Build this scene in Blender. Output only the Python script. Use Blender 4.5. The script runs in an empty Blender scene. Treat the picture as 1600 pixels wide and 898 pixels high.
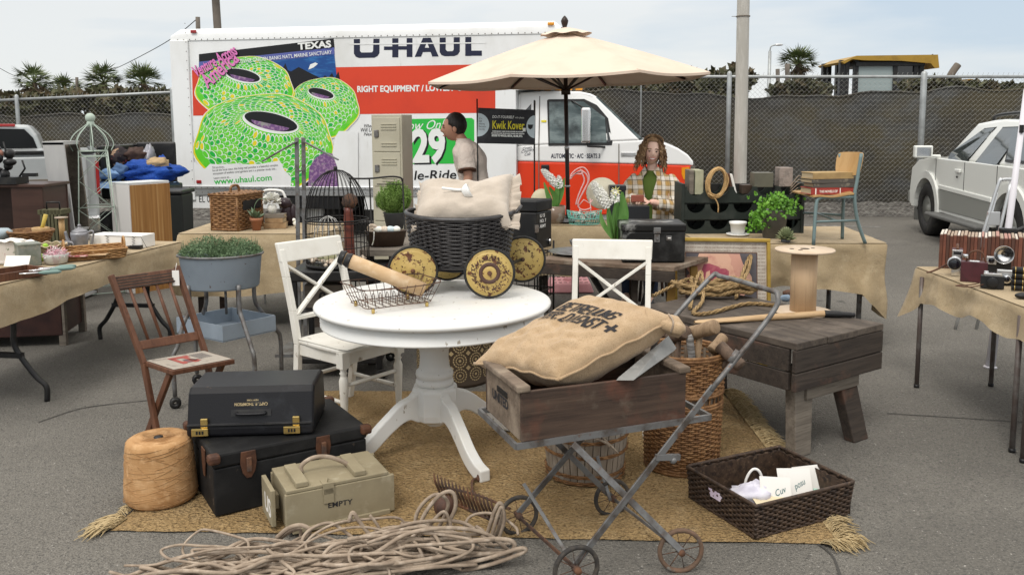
import bpy, bmesh, math, random
from mathutils import Vector as V, Matrix, noise
PI=math.pi
S=bpy.context.scene; COL=S.collection
# ---------------- camera, world, sun, exposure ----------------
F=1350.;CX=800.;CY=356.;TH=math.atan(161/1350);H=1.6;ROLL=0.005
cam=bpy.data.cameras.new('camera'); co=bpy.data.objects.new('camera',cam); COL.objects.link(co)
cam.sensor_width=36; cam.lens=F/1600*36; cam.shift_y=-(449-CY)/1600.; cam.clip_end=2000; cam.clip_start=.05
_c,_s=math.cos(ROLL),math.sin(ROLL); _t,_u=math.cos(TH),math.sin(TH)
co.matrix_world=Matrix(((_c,_s,0,0),(-_s*_u,_c*_u,-_t,0),(-_s*_t,_c*_t,_u,H),(0,0,0,1)))
S.camera=co
SUN_EL,SUN_AZ=math.radians(52),math.radians(205)     # compass bearing of the sun, behind the camera and to its left
w=bpy.data.worlds.new("World"); S.world=w; w.use_nodes=True
nt=w.node_tree; nt.nodes.clear()
def wn(t,**k):
    n=nt.nodes.new(t)
    for a,b in k.items(): setattr(n,a,b)
    return n
out=wn('ShaderNodeOutputWorld'); bg=wn('ShaderNodeBackground'); bg.inputs[1].default_value=.1
sky=wn('ShaderNodeTexSky',sky_type='NISHITA',sun_disc=False,sun_elevation=SUN_EL,sun_rotation=SUN_AZ)
tc=wn('ShaderNodeTexCoord'); mp=wn('ShaderNodeMapping'); mp.inputs['Scale'].default_value=(1.1,1.1,5.5); mp.inputs['Location'].default_value=(.3,.2,.1)
nz=wn('ShaderNodeTexNoise'); nz.inputs['Scale'].default_value=1.7; nz.inputs['Detail'].default_value=5; nz.inputs['Roughness'].default_value=.5
cr=wn('ShaderNodeValToRGB'); e=cr.color_ramp.elements
e[0].position=.38;e[0].color=(6.4,7.5,8.6,1);e[1].position=.54;e[1].color=(9.2,9.4,9.4,1)
sx=wn('ShaderNodeSeparateXYZ')
ov=wn('ShaderNodeMapRange'); ov.inputs[1].default_value=.12; ov.inputs[2].default_value=.8; ov.inputs[3].default_value=1.; ov.inputs[4].default_value=2.05
sc_=wn('ShaderNodeVectorMath',operation='SCALE'); mx=wn('ShaderNodeMix',data_type='RGBA'); mx.inputs[0].default_value=.88
L=nt.links.new
L(tc.outputs['Generated'],mp.inputs[0]);L(mp.outputs[0],nz.inputs[0]);L(nz.outputs[0],cr.inputs[0])
L(tc.outputs['Generated'],sx.inputs[0]);L(sx.outputs[2],ov.inputs[0]);
mz=wn('ShaderNodeMapRange'); mz.inputs[1].default_value=.25; mz.inputs[2].default_value=.6; mn=wn('ShaderNodeMix',data_type='RGBA'); mn.inputs[7].default_value=(9.1,8.75,8.2,1)
L(sx.outputs[2],mz.inputs[0]);L(mz.outputs[0],mn.inputs[0]);L(cr.outputs[0],mn.inputs[6]);L(mn.outputs[2],sc_.inputs[0]);L(ov.outputs[0],sc_.inputs['Scale'])
L(sky.outputs[0],mx.inputs[6]);L(sc_.outputs[0],mx.inputs[7]);L(mx.outputs[2],bg.inputs[0]);L(bg.outputs[0],out.inputs[0])
sl=bpy.data.lights.new('sun','SUN'); so=bpy.data.objects.new('sun',sl); COL.objects.link(so)
sl.energy=1.6; sl.angle=math.radians(18); sl.color=(1,.965,.91)
_d=V((math.sin(SUN_AZ)*math.cos(SUN_EL),math.cos(SUN_AZ)*math.cos(SUN_EL),math.sin(SUN_EL)))
so.rotation_euler=_d.to_track_quat('Z','Y').to_euler(); so.location=(0,-5,30)
S.view_settings.view_transform='Standard'; S.view_settings.look='None'; S.view_settings.exposure=-.05; S.view_settings.gamma=1; S.view_settings.use_curve_mapping=False
S.cycles.max_bounces=6; S.cycles.diffuse_bounces=3; S.cycles.transparent_max_bounces=16
# ---------------- pixel helpers (photograph pixels to points on the ground or at a depth) ----------------
def ray(px,py):
    u=(px-CX)/F;v=(py-CY)/F
    u,v=u*_c-v*_s,u*_s+v*_c
    return V((u,_t-v*_u,-_u-v*_t))
def gp(px,py,z=0.):
    d=ray(px,py); return V((0,0,H))+d*((z-H)/d.z)
def at(px,py,Y):
    d=ray(px,py); return V((0,0,H))+d*(Y/d.y)
def onplane(px,py,o,n):
    d=ray(px,py); c=V((0,0,H)); return c+d*((o-c).dot(n)/d.dot(n))
# ---------------- object helpers ----------------
def tag(o,label=None,cat=None,group=None,kind=None):
    if label:o['label']=label
    if cat:o['category']=cat
    if group:o['group']=group
    if kind:o['kind']=kind
    return o
def thing(name,label,cat,loc=(0,0,0),rz=0.,group=None):
    o=bpy.data.objects.new(name,None); COL.objects.link(o); o.location=loc; o.rotation_euler=(0,0,rz); o.empty_display_size=.1
    return tag(o,label,cat,group)
def rootmat(o): return Matrix.Translation(o.location)@o.rotation_euler.to_matrix().to_4x4()
def copytree(o,parent=None):
    c=o.copy(); COL.objects.link(c)
    if parent:c.parent=parent
    for ch in list(o.children): copytree(ch,c)
    return c
def rz3(a): return Matrix.Rotation(a,3,'Z')
class MB:
    """collects shapes and links them as one mesh; MB(root) or MB(point) take world coordinates"""
    def __init__(s,root=None):
        s.v=[];s.f=[];s.mi=[];s.sm=[];s.k=0;s.org=None;s.M=None;s.X=None
        if root is None: pass
        elif hasattr(root,'location'):
            m=rootmat(root); p=root.parent
            while p: m=rootmat(p)@m; p=p.parent
            s.M=m.inverted()
        else: s.org=V(root); s.M=Matrix.Translation(-s.org)
    def add(s,vs,fs,sm=False):
        o=len(s.v)
        if s.X is not None: vs=[s.X@V(p) for p in vs]
        s.v+=[(s.M@V(p)) if s.M is not None else V(p) for p in vs]
        for f in fs: s.f.append(tuple(i+o for i in f)); s.mi.append(s.k); s.sm.append(sm)
        return s
    def mat(s,k): s.k=k; return s
    def box(s,c,d,R=None,tx=1.,ty=1.):
        c=V(c);x,y,z=d[0]/2,d[1]/2,d[2]/2
        if R is not None and not isinstance(R,Matrix): R=rz3(R)
        P=[]
        for k,(a,b) in ((-1,(1,1)),(1,(tx,ty))):
            for i,j in ((-1,-1),(1,-1),(1,1),(-1,1)):
                p=V((i*x*a,j*y*b,k*z)); P.append(c+(R@p if R is not None else p))
        return s.add(P,[(3,2,1,0),(4,5,6,7),(0,1,5,4),(1,2,6,5),(2,3,7,6),(3,0,4,7)])
    def hexa(s,b,t):
        n=len(b)
        return s.add(list(b)+list(t),[tuple(range(n))[::-1],tuple(range(n,2*n))]+[(i,(i+1)%n,n+(i+1)%n,n+i) for i in range(n)])
    def beam(s,a,b,w,h,up=(0,0,1)):
        a=V(a);b=V(b);t=(b-a).normalized();up=V(up)
        if abs(t.dot(up))>.98: up=V((0,1,0))
        x=t.cross(up).normalized()*w/2;y=x.cross(t).normalized()*h/2
        return s.hexa([a-x-y,a+x-y,a+x+y,a-x+y],[b-x-y,b+x-y,b+x+y,b-x+y])
    def tube(s,pts,r,n=6,closed=False,caps=True,sm=True):
        P=[V(p) for p in pts];N=len(P);up=None;vs=[];fs=[]
        for i,p in enumerate(P):
            a=P[i-1] if (i or closed) else p; b=P[(i+1)%N] if (i<N-1 or closed) else p
            t=(b-a); t=t.normalized() if t.length>1e-9 else V((0,0,1))
            if up is None: up=V((0,0,1)) if abs(t.z)<.9 else V((1,0,0))
            x=t.cross(up); x=x.normalized() if x.length>1e-6 else V((1,0,0)); y=x.cross(t).normalized(); up=y
            rr=r[i] if isinstance(r,(list,tuple)) else r
            for k in range(n):
                q=2*PI*k/n+PI/n; vs.append(p+x*(rr*math.cos(q))+y*(rr*math.sin(q)))
        for i in range(N if closed else N-1):
            j=(i+1)%N
            for k in range(n): l=(k+1)%n; fs.append((i*n+k,i*n+l,j*n+l,j*n+k))
        if caps and not closed: fs+= [tuple(range(n))[::-1],tuple((N-1)*n+k for k in range(n))]
        return s.add(vs,fs,sm)
    def lathe(s,prof,n=24,c=(0,0,0),R=None,sm=True,sx=1.,sy=1.):
        c=V(c);vs=[];fs=[];m=len(prof)
        for r,z in prof:
            for k in range(n):
                p=V((r*math.cos(2*PI*k/n)*sx,r*math.sin(2*PI*k/n)*sy,z)); vs.append(c+(R@p if R is not None else p))
        for i in range(m-1):
            for k in range(n):
                l=(k+1)%n; fs.append((i*n+k,i*n+l,(i+1)*n+l,(i+1)*n+k))
        if prof[0][0]>1e-5 and abs(prof[0][0]-prof[-1][0])<1e-6 and m>2:
            if abs(prof[0][1]-prof[-1][1])>1e-6: fs+=[((m-1)*n+k,(m-1)*n+(k+1)%n,(k+1)%n,k) for k in range(n)]
            return s.add(vs,fs,sm)
        if prof[0][0]>1e-5: fs.append(tuple(range(n))[::-1])
        if prof[-1][0]>1e-5: fs.append(tuple((m-1)*n+k for k in range(n)))
        return s.add(vs,fs,sm)
    def surf(s,fn,nu,nv,cu=False,cv=False,sm=True):
        vs=[];fs=[]
        for i in range(nu+(0 if cu else 1)):
            for j in range(nv+(0 if cv else 1)): vs.append(fn(i/nu,j/nv))
        a=nu if cu else nu+1;b=nv if cv else nv+1
        for i in range(nu):
            for j in range(nv):
                i2=(i+1)%a;j2=(j+1)%b; fs.append((i*b+j,i2*b+j,i2*b+j2,i*b+j2))
        return s.add(vs,fs,sm)
    def prism(s,pts,o,ax,ay,d):
        """outline pts (2d) on plane o+ax*x+ay*y, pushed along vector d"""
        o=V(o);ax=V(ax);ay=V(ay);d=V(d)
        b=[o+ax*p[0]+ay*p[1] for p in pts]
        return s.hexa(b,[p+d for p in b])
    def ball(s,c,r,n=14,m=9,fn=None,R=None):
        c=V(c); r=(r,r,r) if not isinstance(r,(tuple,list)) else r
        def g(u,v):
            a=2*PI*u;b=PI*(v-.5); p=V((math.cos(a)*math.cos(b),math.sin(a)*math.cos(b),math.sin(b)))
            k=fn(p) if fn else 1.
            q=V((p.x*r[0]*k,p.y*r[1]*k,p.z*r[2]*k)); return c+(R@q if R is not None else q)
        return s.surf(g,n,m,cu=True)
    def leaf(s,p,d,nrm,l,w):
        p=V(p);d=V(d).normalized();x=d.cross(V(nrm)); x=(x.normalized() if x.length>1e-6 else V((1,0,0)))*w/2
        return s.add([p,p+d*l*.45+x,p+d*l,p+d*l*.45-x],[(0,1,2,3)])
    def obj(s,name,mats,parent=None,bev=0.,seg=2,label=None):
        me=bpy.data.meshes.new(name); me.from_pydata([tuple(p) for p in s.v],[],s.f)
        if not isinstance(mats,(list,tuple)): mats=[mats]
        for m in mats: me.materials.append(m)
        me.polygons.foreach_set('material_index',s.mi); me.polygons.foreach_set('use_smooth',s.sm); me.update()
        o=bpy.data.objects.new(name,me); COL.objects.link(o)
        if parent: o.parent=parent
        elif s.org is not None: o.location=s.org
        if bev:
            b=o.modifiers.new('bevel','BEVEL'); b.width=bev; b.segments=seg; b.limit_method='ANGLE'; b.angle_limit=math.radians(50)
        if label: o['label']=label
        return o
    def solo(s,name,mats,label,cat,group=None,kind=None,bev=0.,seg=2):
        return tag(s.obj(name,mats,None,bev,seg),label,cat,group,kind)
def struct(mb,name,m): return tag(mb.obj(name,m),kind='structure')
_tx={}
def text2d(body,size,bold=0.,shear=0.,align='LEFT',space=1.,fine=0.):
    """letter outlines as flat triangles: list of 2d points and faces"""
    key=(body,size,bold,shear,align,space,fine)
    if key in _tx: return _tx[key]
    cu=bpy.data.curves.new('t','FONT'); cu.body=body; cu.size=size; cu.offset=bold; cu.shear=shear; cu.align_x=align; cu.space_character=space; cu.resolution_u=3
    ob=bpy.data.objects.new('t',cu); COL.objects.link(ob); dg=bpy.context.evaluated_depsgraph_get()
    me=bpy.data.meshes.new_from_object(ob.evaluated_get(dg)); bpy.data.objects.remove(ob); bpy.data.curves.remove(cu)
    bm=bmesh.new(); bm.from_mesh(me); bmesh.ops.triangulate(bm,faces=bm.faces[:])
    if fine:
        for _ in range(6):
            e=[q for q in bm.edges if q.calc_length()>fine]
            if not e: break
            bmesh.ops.subdivide_edges(bm,edges=e,cuts=1); bmesh.ops.triangulate(bm,faces=bm.faces[:])
    bm.verts.index_update(); r=([(q.co.x,q.co.y) for q in bm.verts],[tuple(q.index for q in f.verts) for f in bm.faces]); bm.free(); bpy.data.meshes.remove(me)
    _tx[key]=r; return r
def put_text(mb,body,size,o,ax,ay,bold=0.,shear=0.,align='LEFT',space=1.,fitw=None):
    p,f=text2d(body,size,bold,shear,align,space); o=V(o);ax=V(ax);ay=V(ay);k=1.
    if fitw and p: k=fitw/(max(q[0] for q in p)-min(q[0] for q in p))
    return mb.add([o+ax*(q[0]*k)+ay*q[1] for q in p],f)
def rnd(a,b): return random.uniform(a,b)
def nz3(p,s=1.): return noise.noise(V(p)*s)
def spline(P,n=8,closed=False):
    P=[V(p) for p in P];N=len(P);R=[]
    for i in range(N if closed else N-1):
        a=P[i-1] if (i or closed) else P[0]*2-P[1]; b=P[i]; c=P[(i+1)%N]; d=P[(i+2)%N] if (i+2<N or closed) else c*2-b
        for k in range(n):
            t=k/n; R.append(.5*((2*b)+(c-a)*t+(2*a-5*b+4*c-d)*t*t+(3*b-a-3*c+d)*t**3))
    if not closed:R.append(P[-1])
    return R
def weave(mb,P,n,rows,amp,ratio=.58,closed=True,sec=5,stake=.0,thick=None):
    """basketwork: P(t,h) gives point; rows of strands pass in and out of n stakes"""
    dz=1./rows
    for k in range(rows):
        h=(k+.5)*dz; vs=[];fs=[];m=2*n if closed else 2*n+1
        for i in range(m):
            t=i/(2*n); p=P(t,h); q=P(t+.25/n,h)-P(t-.25/n,h); q=q.normalized() if q.length>1e-9 else V((1,0,0)); u=(P(t,min(1,h+.05))-P(t,max(0,h-.05)))
            hl=u.length/(min(1,h+.05)-max(0,h-.05))*dz*ratio; u=u.normalized(); nn=q.cross(u)
            a=amp*math.cos(PI*i)*0 if i%2 else amp*(1 if (i//2+k)%2 else -1)
            p=p+nn*a; tk=thick or amp*.9
            for j in range(sec):
                g=2*PI*j/sec; vs.append(p+nn*(tk*math.cos(g))+u*(hl*math.sin(g)))
        for i in range(m if closed else m-1):
            b=(i+1)%m
            for j in range(sec): l=(j+1)%sec; fs.append((i*sec+j,b*sec+j,b*sec+l,i*sec+l))
        mb.add(vs,fs,True)
    if stake:
        for i in range(n if closed else n+1):
            mb.tube([P(i/n,h/6) for h in range(7)],stake,4)
# ---------------- materials ----------------
def mat(name,col,rough=.6,metal=0.,layers=(),bump=(),spec=.4,trans=0.,alpha=None,ior=1.45,emit=None,sheen=0.,coat=0.,co='Object',rl=None):
    """layers: (colour, scale or xyz scale, lo, hi[, noise detail]); bump: (kind, scale, distance)"""
    m=bpy.data.materials.new(name); m.use_nodes=True; t=m.node_tree; b=t.nodes['Principled BSDF']; N=t.nodes.new; Lk=t.links.new
    b.inputs['Roughness'].default_value=rough; b.inputs['Metallic'].default_value=metal; b.inputs['Specular IOR Level'].default_value=spec; b.inputs['IOR'].default_value=ior
    if trans:b.inputs['Transmission Weight'].default_value=trans
    if coat:b.inputs['Coat Weight'].default_value=coat; b.inputs['Coat Roughness'].default_value=.08
    if sheen:b.inputs['Sheen Weight'].default_value=sheen
    if alpha is not None:b.inputs['Alpha'].default_value=alpha
    col=(*col[:3],1); b.inputs['Base Color'].default_value=col
    tcn=N('ShaderNodeTexCoord')
    def vec(sc,k=0):
        mpn=N('ShaderNodeMapping'); mpn.inputs['Scale'].default_value=(sc,sc,sc) if not isinstance(sc,(tuple,list)) else sc
        mpn.inputs['Location'].default_value=(k*3.7,k*1.3,k*5.1); Lk(tcn.outputs[co],mpn.inputs[0]); return mpn.outputs[0]
    def tex(kind,sc,det=4,k=0):
        if kind=='voronoi': n=N('ShaderNodeTexVoronoi'); n.inputs['Scale'].default_value=1; Lk(vec(sc,k),n.inputs[0]); return n.outputs['Distance']
        if kind=='cell': n=N('ShaderNodeTexVoronoi'); n.inputs['Scale'].default_value=1; Lk(vec(sc,k),n.inputs[0]); return n.outputs['Color']
        if kind in('wavex','wavey','wavez'): n=N('ShaderNodeTexWave'); n.bands_direction=kind[-1].upper(); n.inputs['Scale'].default_value=1; n.inputs['Distortion'].default_value=.6; Lk(vec(sc,k),n.inputs[0]); return n.outputs['Fac']
        n=N('ShaderNodeTexNoise'); n.inputs['Scale'].default_value=1; n.inputs['Detail'].default_value=det; n.inputs['Roughness'].default_value=.6; Lk(vec(sc,k),n.inputs[0]); return n.outputs['Fac']
    prev=None
    for k,l in enumerate(layers):
        kind=l[5] if len(l)>5 else 'noise'
        f=tex(kind,l[1],l[4] if len(l)>4 else 5,k+1); mr=N('ShaderNodeMapRange'); mr.inputs[1].default_value=l[2]; mr.inputs[2].default_value=l[3]; Lk(f,mr.inputs[0])
        x=N('ShaderNodeMix'); x.data_type='RGBA'; Lk(mr.outputs[0],x.inputs[0]); x.inputs[7].default_value=(*l[0][:3],1)
        if prev: Lk(prev,x.inputs[6])
        else: x.inputs[6].default_value=col
        prev=x.outputs[2]
    if prev: Lk(prev,b.inputs['Base Color'])
    if rl:
        f=tex('noise',rl[0],4,9); mr=N('ShaderNodeMapRange'); mr.inputs[1].default_value=.3; mr.inputs[2].default_value=.7; mr.inputs[3].default_value=rl[1]; mr.inputs[4].default_value=rl[2]; Lk(f,mr.inputs[0]); Lk(mr.outputs[0],b.inputs['Roughness'])
    pn=None
    for k,(kind,sc,d) in enumerate(bump):
        bn=N('ShaderNodeBump'); bn.inputs['Strength'].default_value=1; bn.inputs['Distance'].default_value=d; Lk(tex(kind,sc,4,k+20),bn.inputs['Height'])
        if pn: Lk(pn,bn.inputs['Normal'])
        pn=bn.outputs[0]
    if pn: Lk(pn,b.inputs['Normal'])
    if emit: b.inputs['Emission Color'].default_value=(*emit[:3],1); b.inputs['Emission Strength'].default_value=emit[3]
    return m
def wood(name,c,d,ax=0,rough=.65,g=1.,extra=(),bd=.001,coat=0.):
    """grain runs along axis ax"""
    s=[28*g]*3; s[ax]=2.2*g; q=[90*g]*3; q[ax]=5*g
    return mat(name,c,rough,layers=((d,tuple(s),.35,.7,6),(tuple(x*.6 for x in d),tuple(q),.52,.8,4))+tuple(extra),bump=(('noise',tuple(q),bd),),coat=coat)
m_asphalt=mat('asphalt',(.175,.163,.142),.9,layers=(((.14,.131,.115),.33,.42,.62,4),((.205,.192,.168),1.1,.5,.75,5),((.075,.072,.066),85,.5,.72,3),((.33,.31,.28),150,.62,.74,2),((.06,.058,.055),210,.55,.72,2),((.36,.34,.31),60,.68,.76,2),((.075,.072,.067),.8,.62,.8,6),((.06,.058,.054),2.1,.69,.76,4)),bump=(('voronoi',120,.006),('noise',60,.004)))
m_gravel=mat('gravel',(.11,.1,.09),.95,layers=(((.2,.19,.17),9,.45,.6),((.04,.037,.033),14,.5,.65)),bump=(('voronoi',14,.05),))
m_jute=mat('jute',(.39,.265,.125),.95,layers=(((.34,.225,.1),2.2,.4,.65),((.45,.32,.165),12,.5,.75),((.14,.083,.034),(90,120,90),.5,.68),((.46,.34,.18),(80,140,80),.6,.74)),bump=(('voronoi',(62,85,62),.016),('noise',(60,120,60),.008)))
m_fringe=mat('fringe',(.5,.39,.22),.95,layers=(((.33,.24,.12),40,.4,.7),))
m_tarp=mat('tarp',(.036,.033,.028),.8,layers=(((.066,.055,.031),(.45,.45,.8),.42,.62,5),((.075,.077,.077),(.6,.6,1.3),.5,.63,5),((.03,.03,.03),2,.5,.8)),bump=(('noise',(2,2,.6),.05),('noise',(60,60,60),.004)))
m_galv=mat('galvanised',(.42,.44,.44),.5,.55,layers=(((.3,.31,.31),6,.4,.7),))
m_wire=mat('fence_wire',(.35,.345,.325),.55,.3)
m_concrete=mat('concrete_pole',(.45,.43,.39),.85,layers=(((.36,.34,.3),(3,3,.6),.4,.7),((.55,.53,.49),(20,20,3),.5,.8)),bump=(('noise',50,.003),))
m_leafd=mat('bush_leaf',(.085,.088,.04),.7,layers=(((.05,.05,.025),1.6,.4,.62),((.13,.09,.05),2.7,.5,.7)))
m_palm=mat('palm_leaf',(.1,.135,.045),.55,layers=(((.16,.15,.07),2,.5,.7),((.05,.07,.03),3,.45,.7)))
m_palmdry=mat('palm_skirt',(.13,.095,.055),.9,layers=(((.06,.045,.03),3,.4,.7),))
m_bark=mat('bark',(.09,.07,.05),.95,layers=(((.04,.03,.025),(8,8,2),.4,.7),),bump=(('noise',(20,20,4),.03),))
m_steel_dk=mat('weathered_pole',(.17,.145,.12),.8,layers=(((.1,.085,.07),2,.4,.7),))
m_black=mat('black_paint',(.012,.012,.013),.42,layers=(((.035,.033,.03),9,.5,.75),))
m_blackwire=mat('black_wire',(.012,.011,.01),.5,.2)
m_rubber=mat('rubber',(.018,.018,.018),.75,layers=(((.05,.047,.04),20,.5,.75),))
m_chrome=mat('chrome',(.75,.75,.76),.15,1.)
m_glassd=mat('dark_glass',(.01,.012,.014),.04,spec=.7,coat=.5)
m_glass=mat('clear_glass',(.9,.95,.95),.03,trans=1.,ior=1.2)
m_white=mat('white_enamel',(.82,.82,.8),.35,layers=(((.72,.72,.69),3,.5,.75),))
m_truckw=mat('truck_white',(.8,.81,.81),.38,layers=(((.68,.68,.66),(1.5,1.5,.7),.48,.75),((.55,.54,.5),(6,6,2.),.66,.85)),coat=.1)
m_truckr=mat('truck_red',(.66,.055,.02),.4,layers=(((.56,.045,.02),1.5,.45,.75),),coat=.1)
m_cabr=mat('cab_red',(.72,.052,.016),.25,coat=.5)
m_alu=mat('aluminium',(.62,.63,.64),.32,.75,layers=(((.5,.5,.5),4,.45,.7),))
m_burlap=mat('burlap',(.42,.325,.2),.95,layers=(((.35,.265,.155),4,.4,.65),((.48,.385,.25),9,.5,.75),((.3,.225,.13),(170,170,170),.52,.68)),bump=(('noise',(260,260,260),.0025),('noise',13,.008)),sheen=.1)
# ---------------- ground ----------------
g=MB(); g.surf(lambda u,v:V(((u-.5)*600,-40+v*500,0)),2,2,sm=False); struct(g,'ground',m_asphalt)
def berm(u,v):
    x=-13+u*25;y=14.75+v*2.6; y+=.12*nz3((x,0,3),.9)
    z=.004+(.17*math.sin(PI*min(1,v*1.1))+.05*nz3((x*2.5,y*2.5,0))+.03*nz3((x*8,y*8,0)))*min(1,v*6)
    return V((x,y,max(z,-.02)))
g=MB(); g.surf(berm,260,26); struct(g,'gravel_bank',m_gravel)
m_line=mat('worn_line',(.3,.29,.27),.9,layers=(((.13,.127,.12),14,.4,.55),))
g=MB(); a=gp(1240,352);b=gp(1378,355); g.add([V((a.x,a.y-.05,.004)),V((b.x,b.y-.05,.004)),V((b.x,b.y+.05,.004)),V((a.x,a.y+.05,.004))],[(0,1,2,3)]); struct(g,'painted_line',m_line)
m_crack=mat('crack_filler',(.06,.057,.052),.9)
g=MB()
for P in (((1270,845),(1300,868),(1313,900)),((1385,646),(1480,652),(1600,660)),((60,660),(120,640),(170,632),(240,625))):
    q=spline([gp(*p) for p in P],6)
    for i in range(len(q)-1):
        a,b=q[i],q[i+1]; n=V((-(b-a).y,(b-a).x,0)).normalized()*(.004+.003*abs(nz3(a,9)))
        g.add([V((p.x,p.y,.004)) for p in (a-n,b-n,b+n,a+n)],[(0,1,2,3)])
struct(g,'pavement_crack',m_crack)
# ---------------- chain link fences ----------------
def fence(name,label,p0,p1,z0,z1,posts):
    r=thing(name,label,'fence',(p0[0],p0[1],0))
    p0=V((*p0,0));p1=V((*p1,0));L=(p1-p0).length;d=(p1-p0)/L;n=V((-d.y,d.x,0)); W=.04
    mb=MB(r); N=int(L/W); rows=int(z0/W)
    top=lambda s:z0+(z1-z0)*s/L
    for k in range(N):
        pts=[]
        for j in range(rows+1):
            f=j/rows; s=k*W+(W*1.04 if (j+k)%2 else -W*.04); off=.004*(1 if (j+k)%2 else -1)
            pts.append(p0+d*s+n*off+V((0,0,.05+(top(s)-.05)*f)))
        pts.append(pts[-1]+V((0,0,.05))+d*.02)
        mb.tube(pts,.0023,3,caps=False,sm=False)
    mb.obj('wire_mesh',m_wire,r)
    mb=MB(r); mb.tube([p0+V((0,0,z0-.02)),p1+V((0,0,z1-.02))],.026,8); mb.obj('top_rail',m_galv,r)
    for s,rad in posts:
        mb=MB(r); b=p0+d*s-n*.035; mb.lathe([(rad,0),(rad,top(s)+.03),(rad*.7,top(s)+.06),(0,top(s)+.075)],10,b); mb.obj('post',m_galv,r)
    return r
fa,fb=at(-30,200,15.9),at(420,200,15.7)
pl=[(at(30,200,15.85).x-fa.x,.035),(at(275,200,15.8).x-fa.x,.045)]
fence('chain_link_fence','lower silver chain link fence behind the parked grey pickup, left of the moving truck',(fa.x,15.9),(fb.x,15.7),2.09,2.3,pl)
fa,fb=at(860,200,14.75),at(1730,200,14.15)
pr=[(at(p,200,14.5).x-fa.x,r) for p,r in ((1003,.012),(1139,.04),(1433,.05))]
fence('chain_link_fence','tall silver chain link fence running behind the cab and the white sport utility vehicle',(fa.x,14.75),(fb.x,14.15),2.42,2.34,pr)
# dark cloth screen on the bank behind the fences
def screen(name,label,x0,x1,Y,top,seed):
    mb=MB((x0,Y,0))
    def f(u,v):
        x=x0+(x1-x0)*u; z=v*(top(x)+.05*nz3((x*1.7,seed,0))+.03*math.sin(x*4.1))
        return V((x,Y+.09*nz3((x*1.3,z*.6,seed))+.05*math.sin(x*2.2+z),z))
    mb.surf(f,160,14)
    mb.tube([f(i/60,1.) for i in range(61)],.02,5)
    mb.solo(name,m_tarp,label,'screen')
screen('windscreen','grey black cloth screen below the trees left of the moving truck',-13,-3,17.1,lambda x:1.83,1.)
screen('windscreen','long dark brown and grey cloth screen behind the tall fence, its top edge sagging',.5,11,15.7,lambda x:2.13+.07*math.sin(x*.9+.4),5.)
# ---------------- trees, palms ----------------
def crown(mb,c,R,n,l,seed,tilt=.5):
    random.seed(seed); cl=[]
    for _ in range(26):
        a=rnd(0,2*PI);q=rnd(.25,1);cl.append(V((c.x+R[0]*q*math.cos(a),c.y+R[1]*q*math.sin(a),c.z+R[2]*rnd(-.7,1)*(1-.45*q))))
    for i in range(n):
        k=random.choice(cl);s=.42
        p=k+V((random.gauss(0,s*R[0]*.34),random.gauss(0,s*R[1]*.34),random.gauss(0,s*R[2]*.5)))
        mb.leaf(p,V((rnd(-1,1),rnd(-1,1),rnd(-.4,1))),V((rnd(-1,1),rnd(-1,1),rnd(-1,1))),l*rnd(.6,1.4),l*rnd(.5,.9))
    return cl
def bush(px,yt,yb,wpx,Y,label,seed):
    a=at(px,(yt+yb)/2,Y);k=Y/1350; R=(wpx*k,wpx*k*.8,(yb-yt)/2*k*1.05)
    r=thing('tree',label,'tree',(a.x,Y,0),group='low dark trees behind the screens')
    mb=MB(r); cl=crown(mb,a,R,2300,.17,seed); mb.obj('crown',m_leafd,r)
    mb=MB(r); b=V((a.x,Y,0)); random.seed(seed+1)
    for q in cl[:9]:
        m=(b+q)/2+V((rnd(-.2,.2),0,-.2)); mb.tube(spline([b,b+V((0,0,.5)),m,q],5),[.09-.075*i/15 for i in range(16)],5)
    mb.obj('trunk',m_bark,r)
for i,t in enumerate([(22,152,190,48,19,'low dark tree at the far left, behind the pickup roof'),(95,148,186,45,19.5,'low dark tree under the two leftmost palms, with pale gaps beside it'),(168,146,184,42,19,'rounded low tree under the third palm from the left'),(232,147,182,38,19.6,'low tree under the palm nearest the moving truck'),
  (940,131,172,44,18.5,'dark tree right above the truck cab roof'),(1013,129,170,42,19,'dark spreading tree left of the thin fence wire, above the hood'),(1085,121,170,48,18.5,'largest dark tree, under the right tip of the parasol'),(1140,112,160,32,19.3,'tall narrow dark tree half hidden by the concrete pole'),
  (1252,131,158,40,19,'low tree at the foot of the single right hand palm'),(1462,130,152,50,21,'low green tree behind the exhaust pipe'),(1550,135,154,46,21,'low green hump of a tree at the right, past the yellow hook')]): bush(*t,seed=i*7+3)
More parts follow.
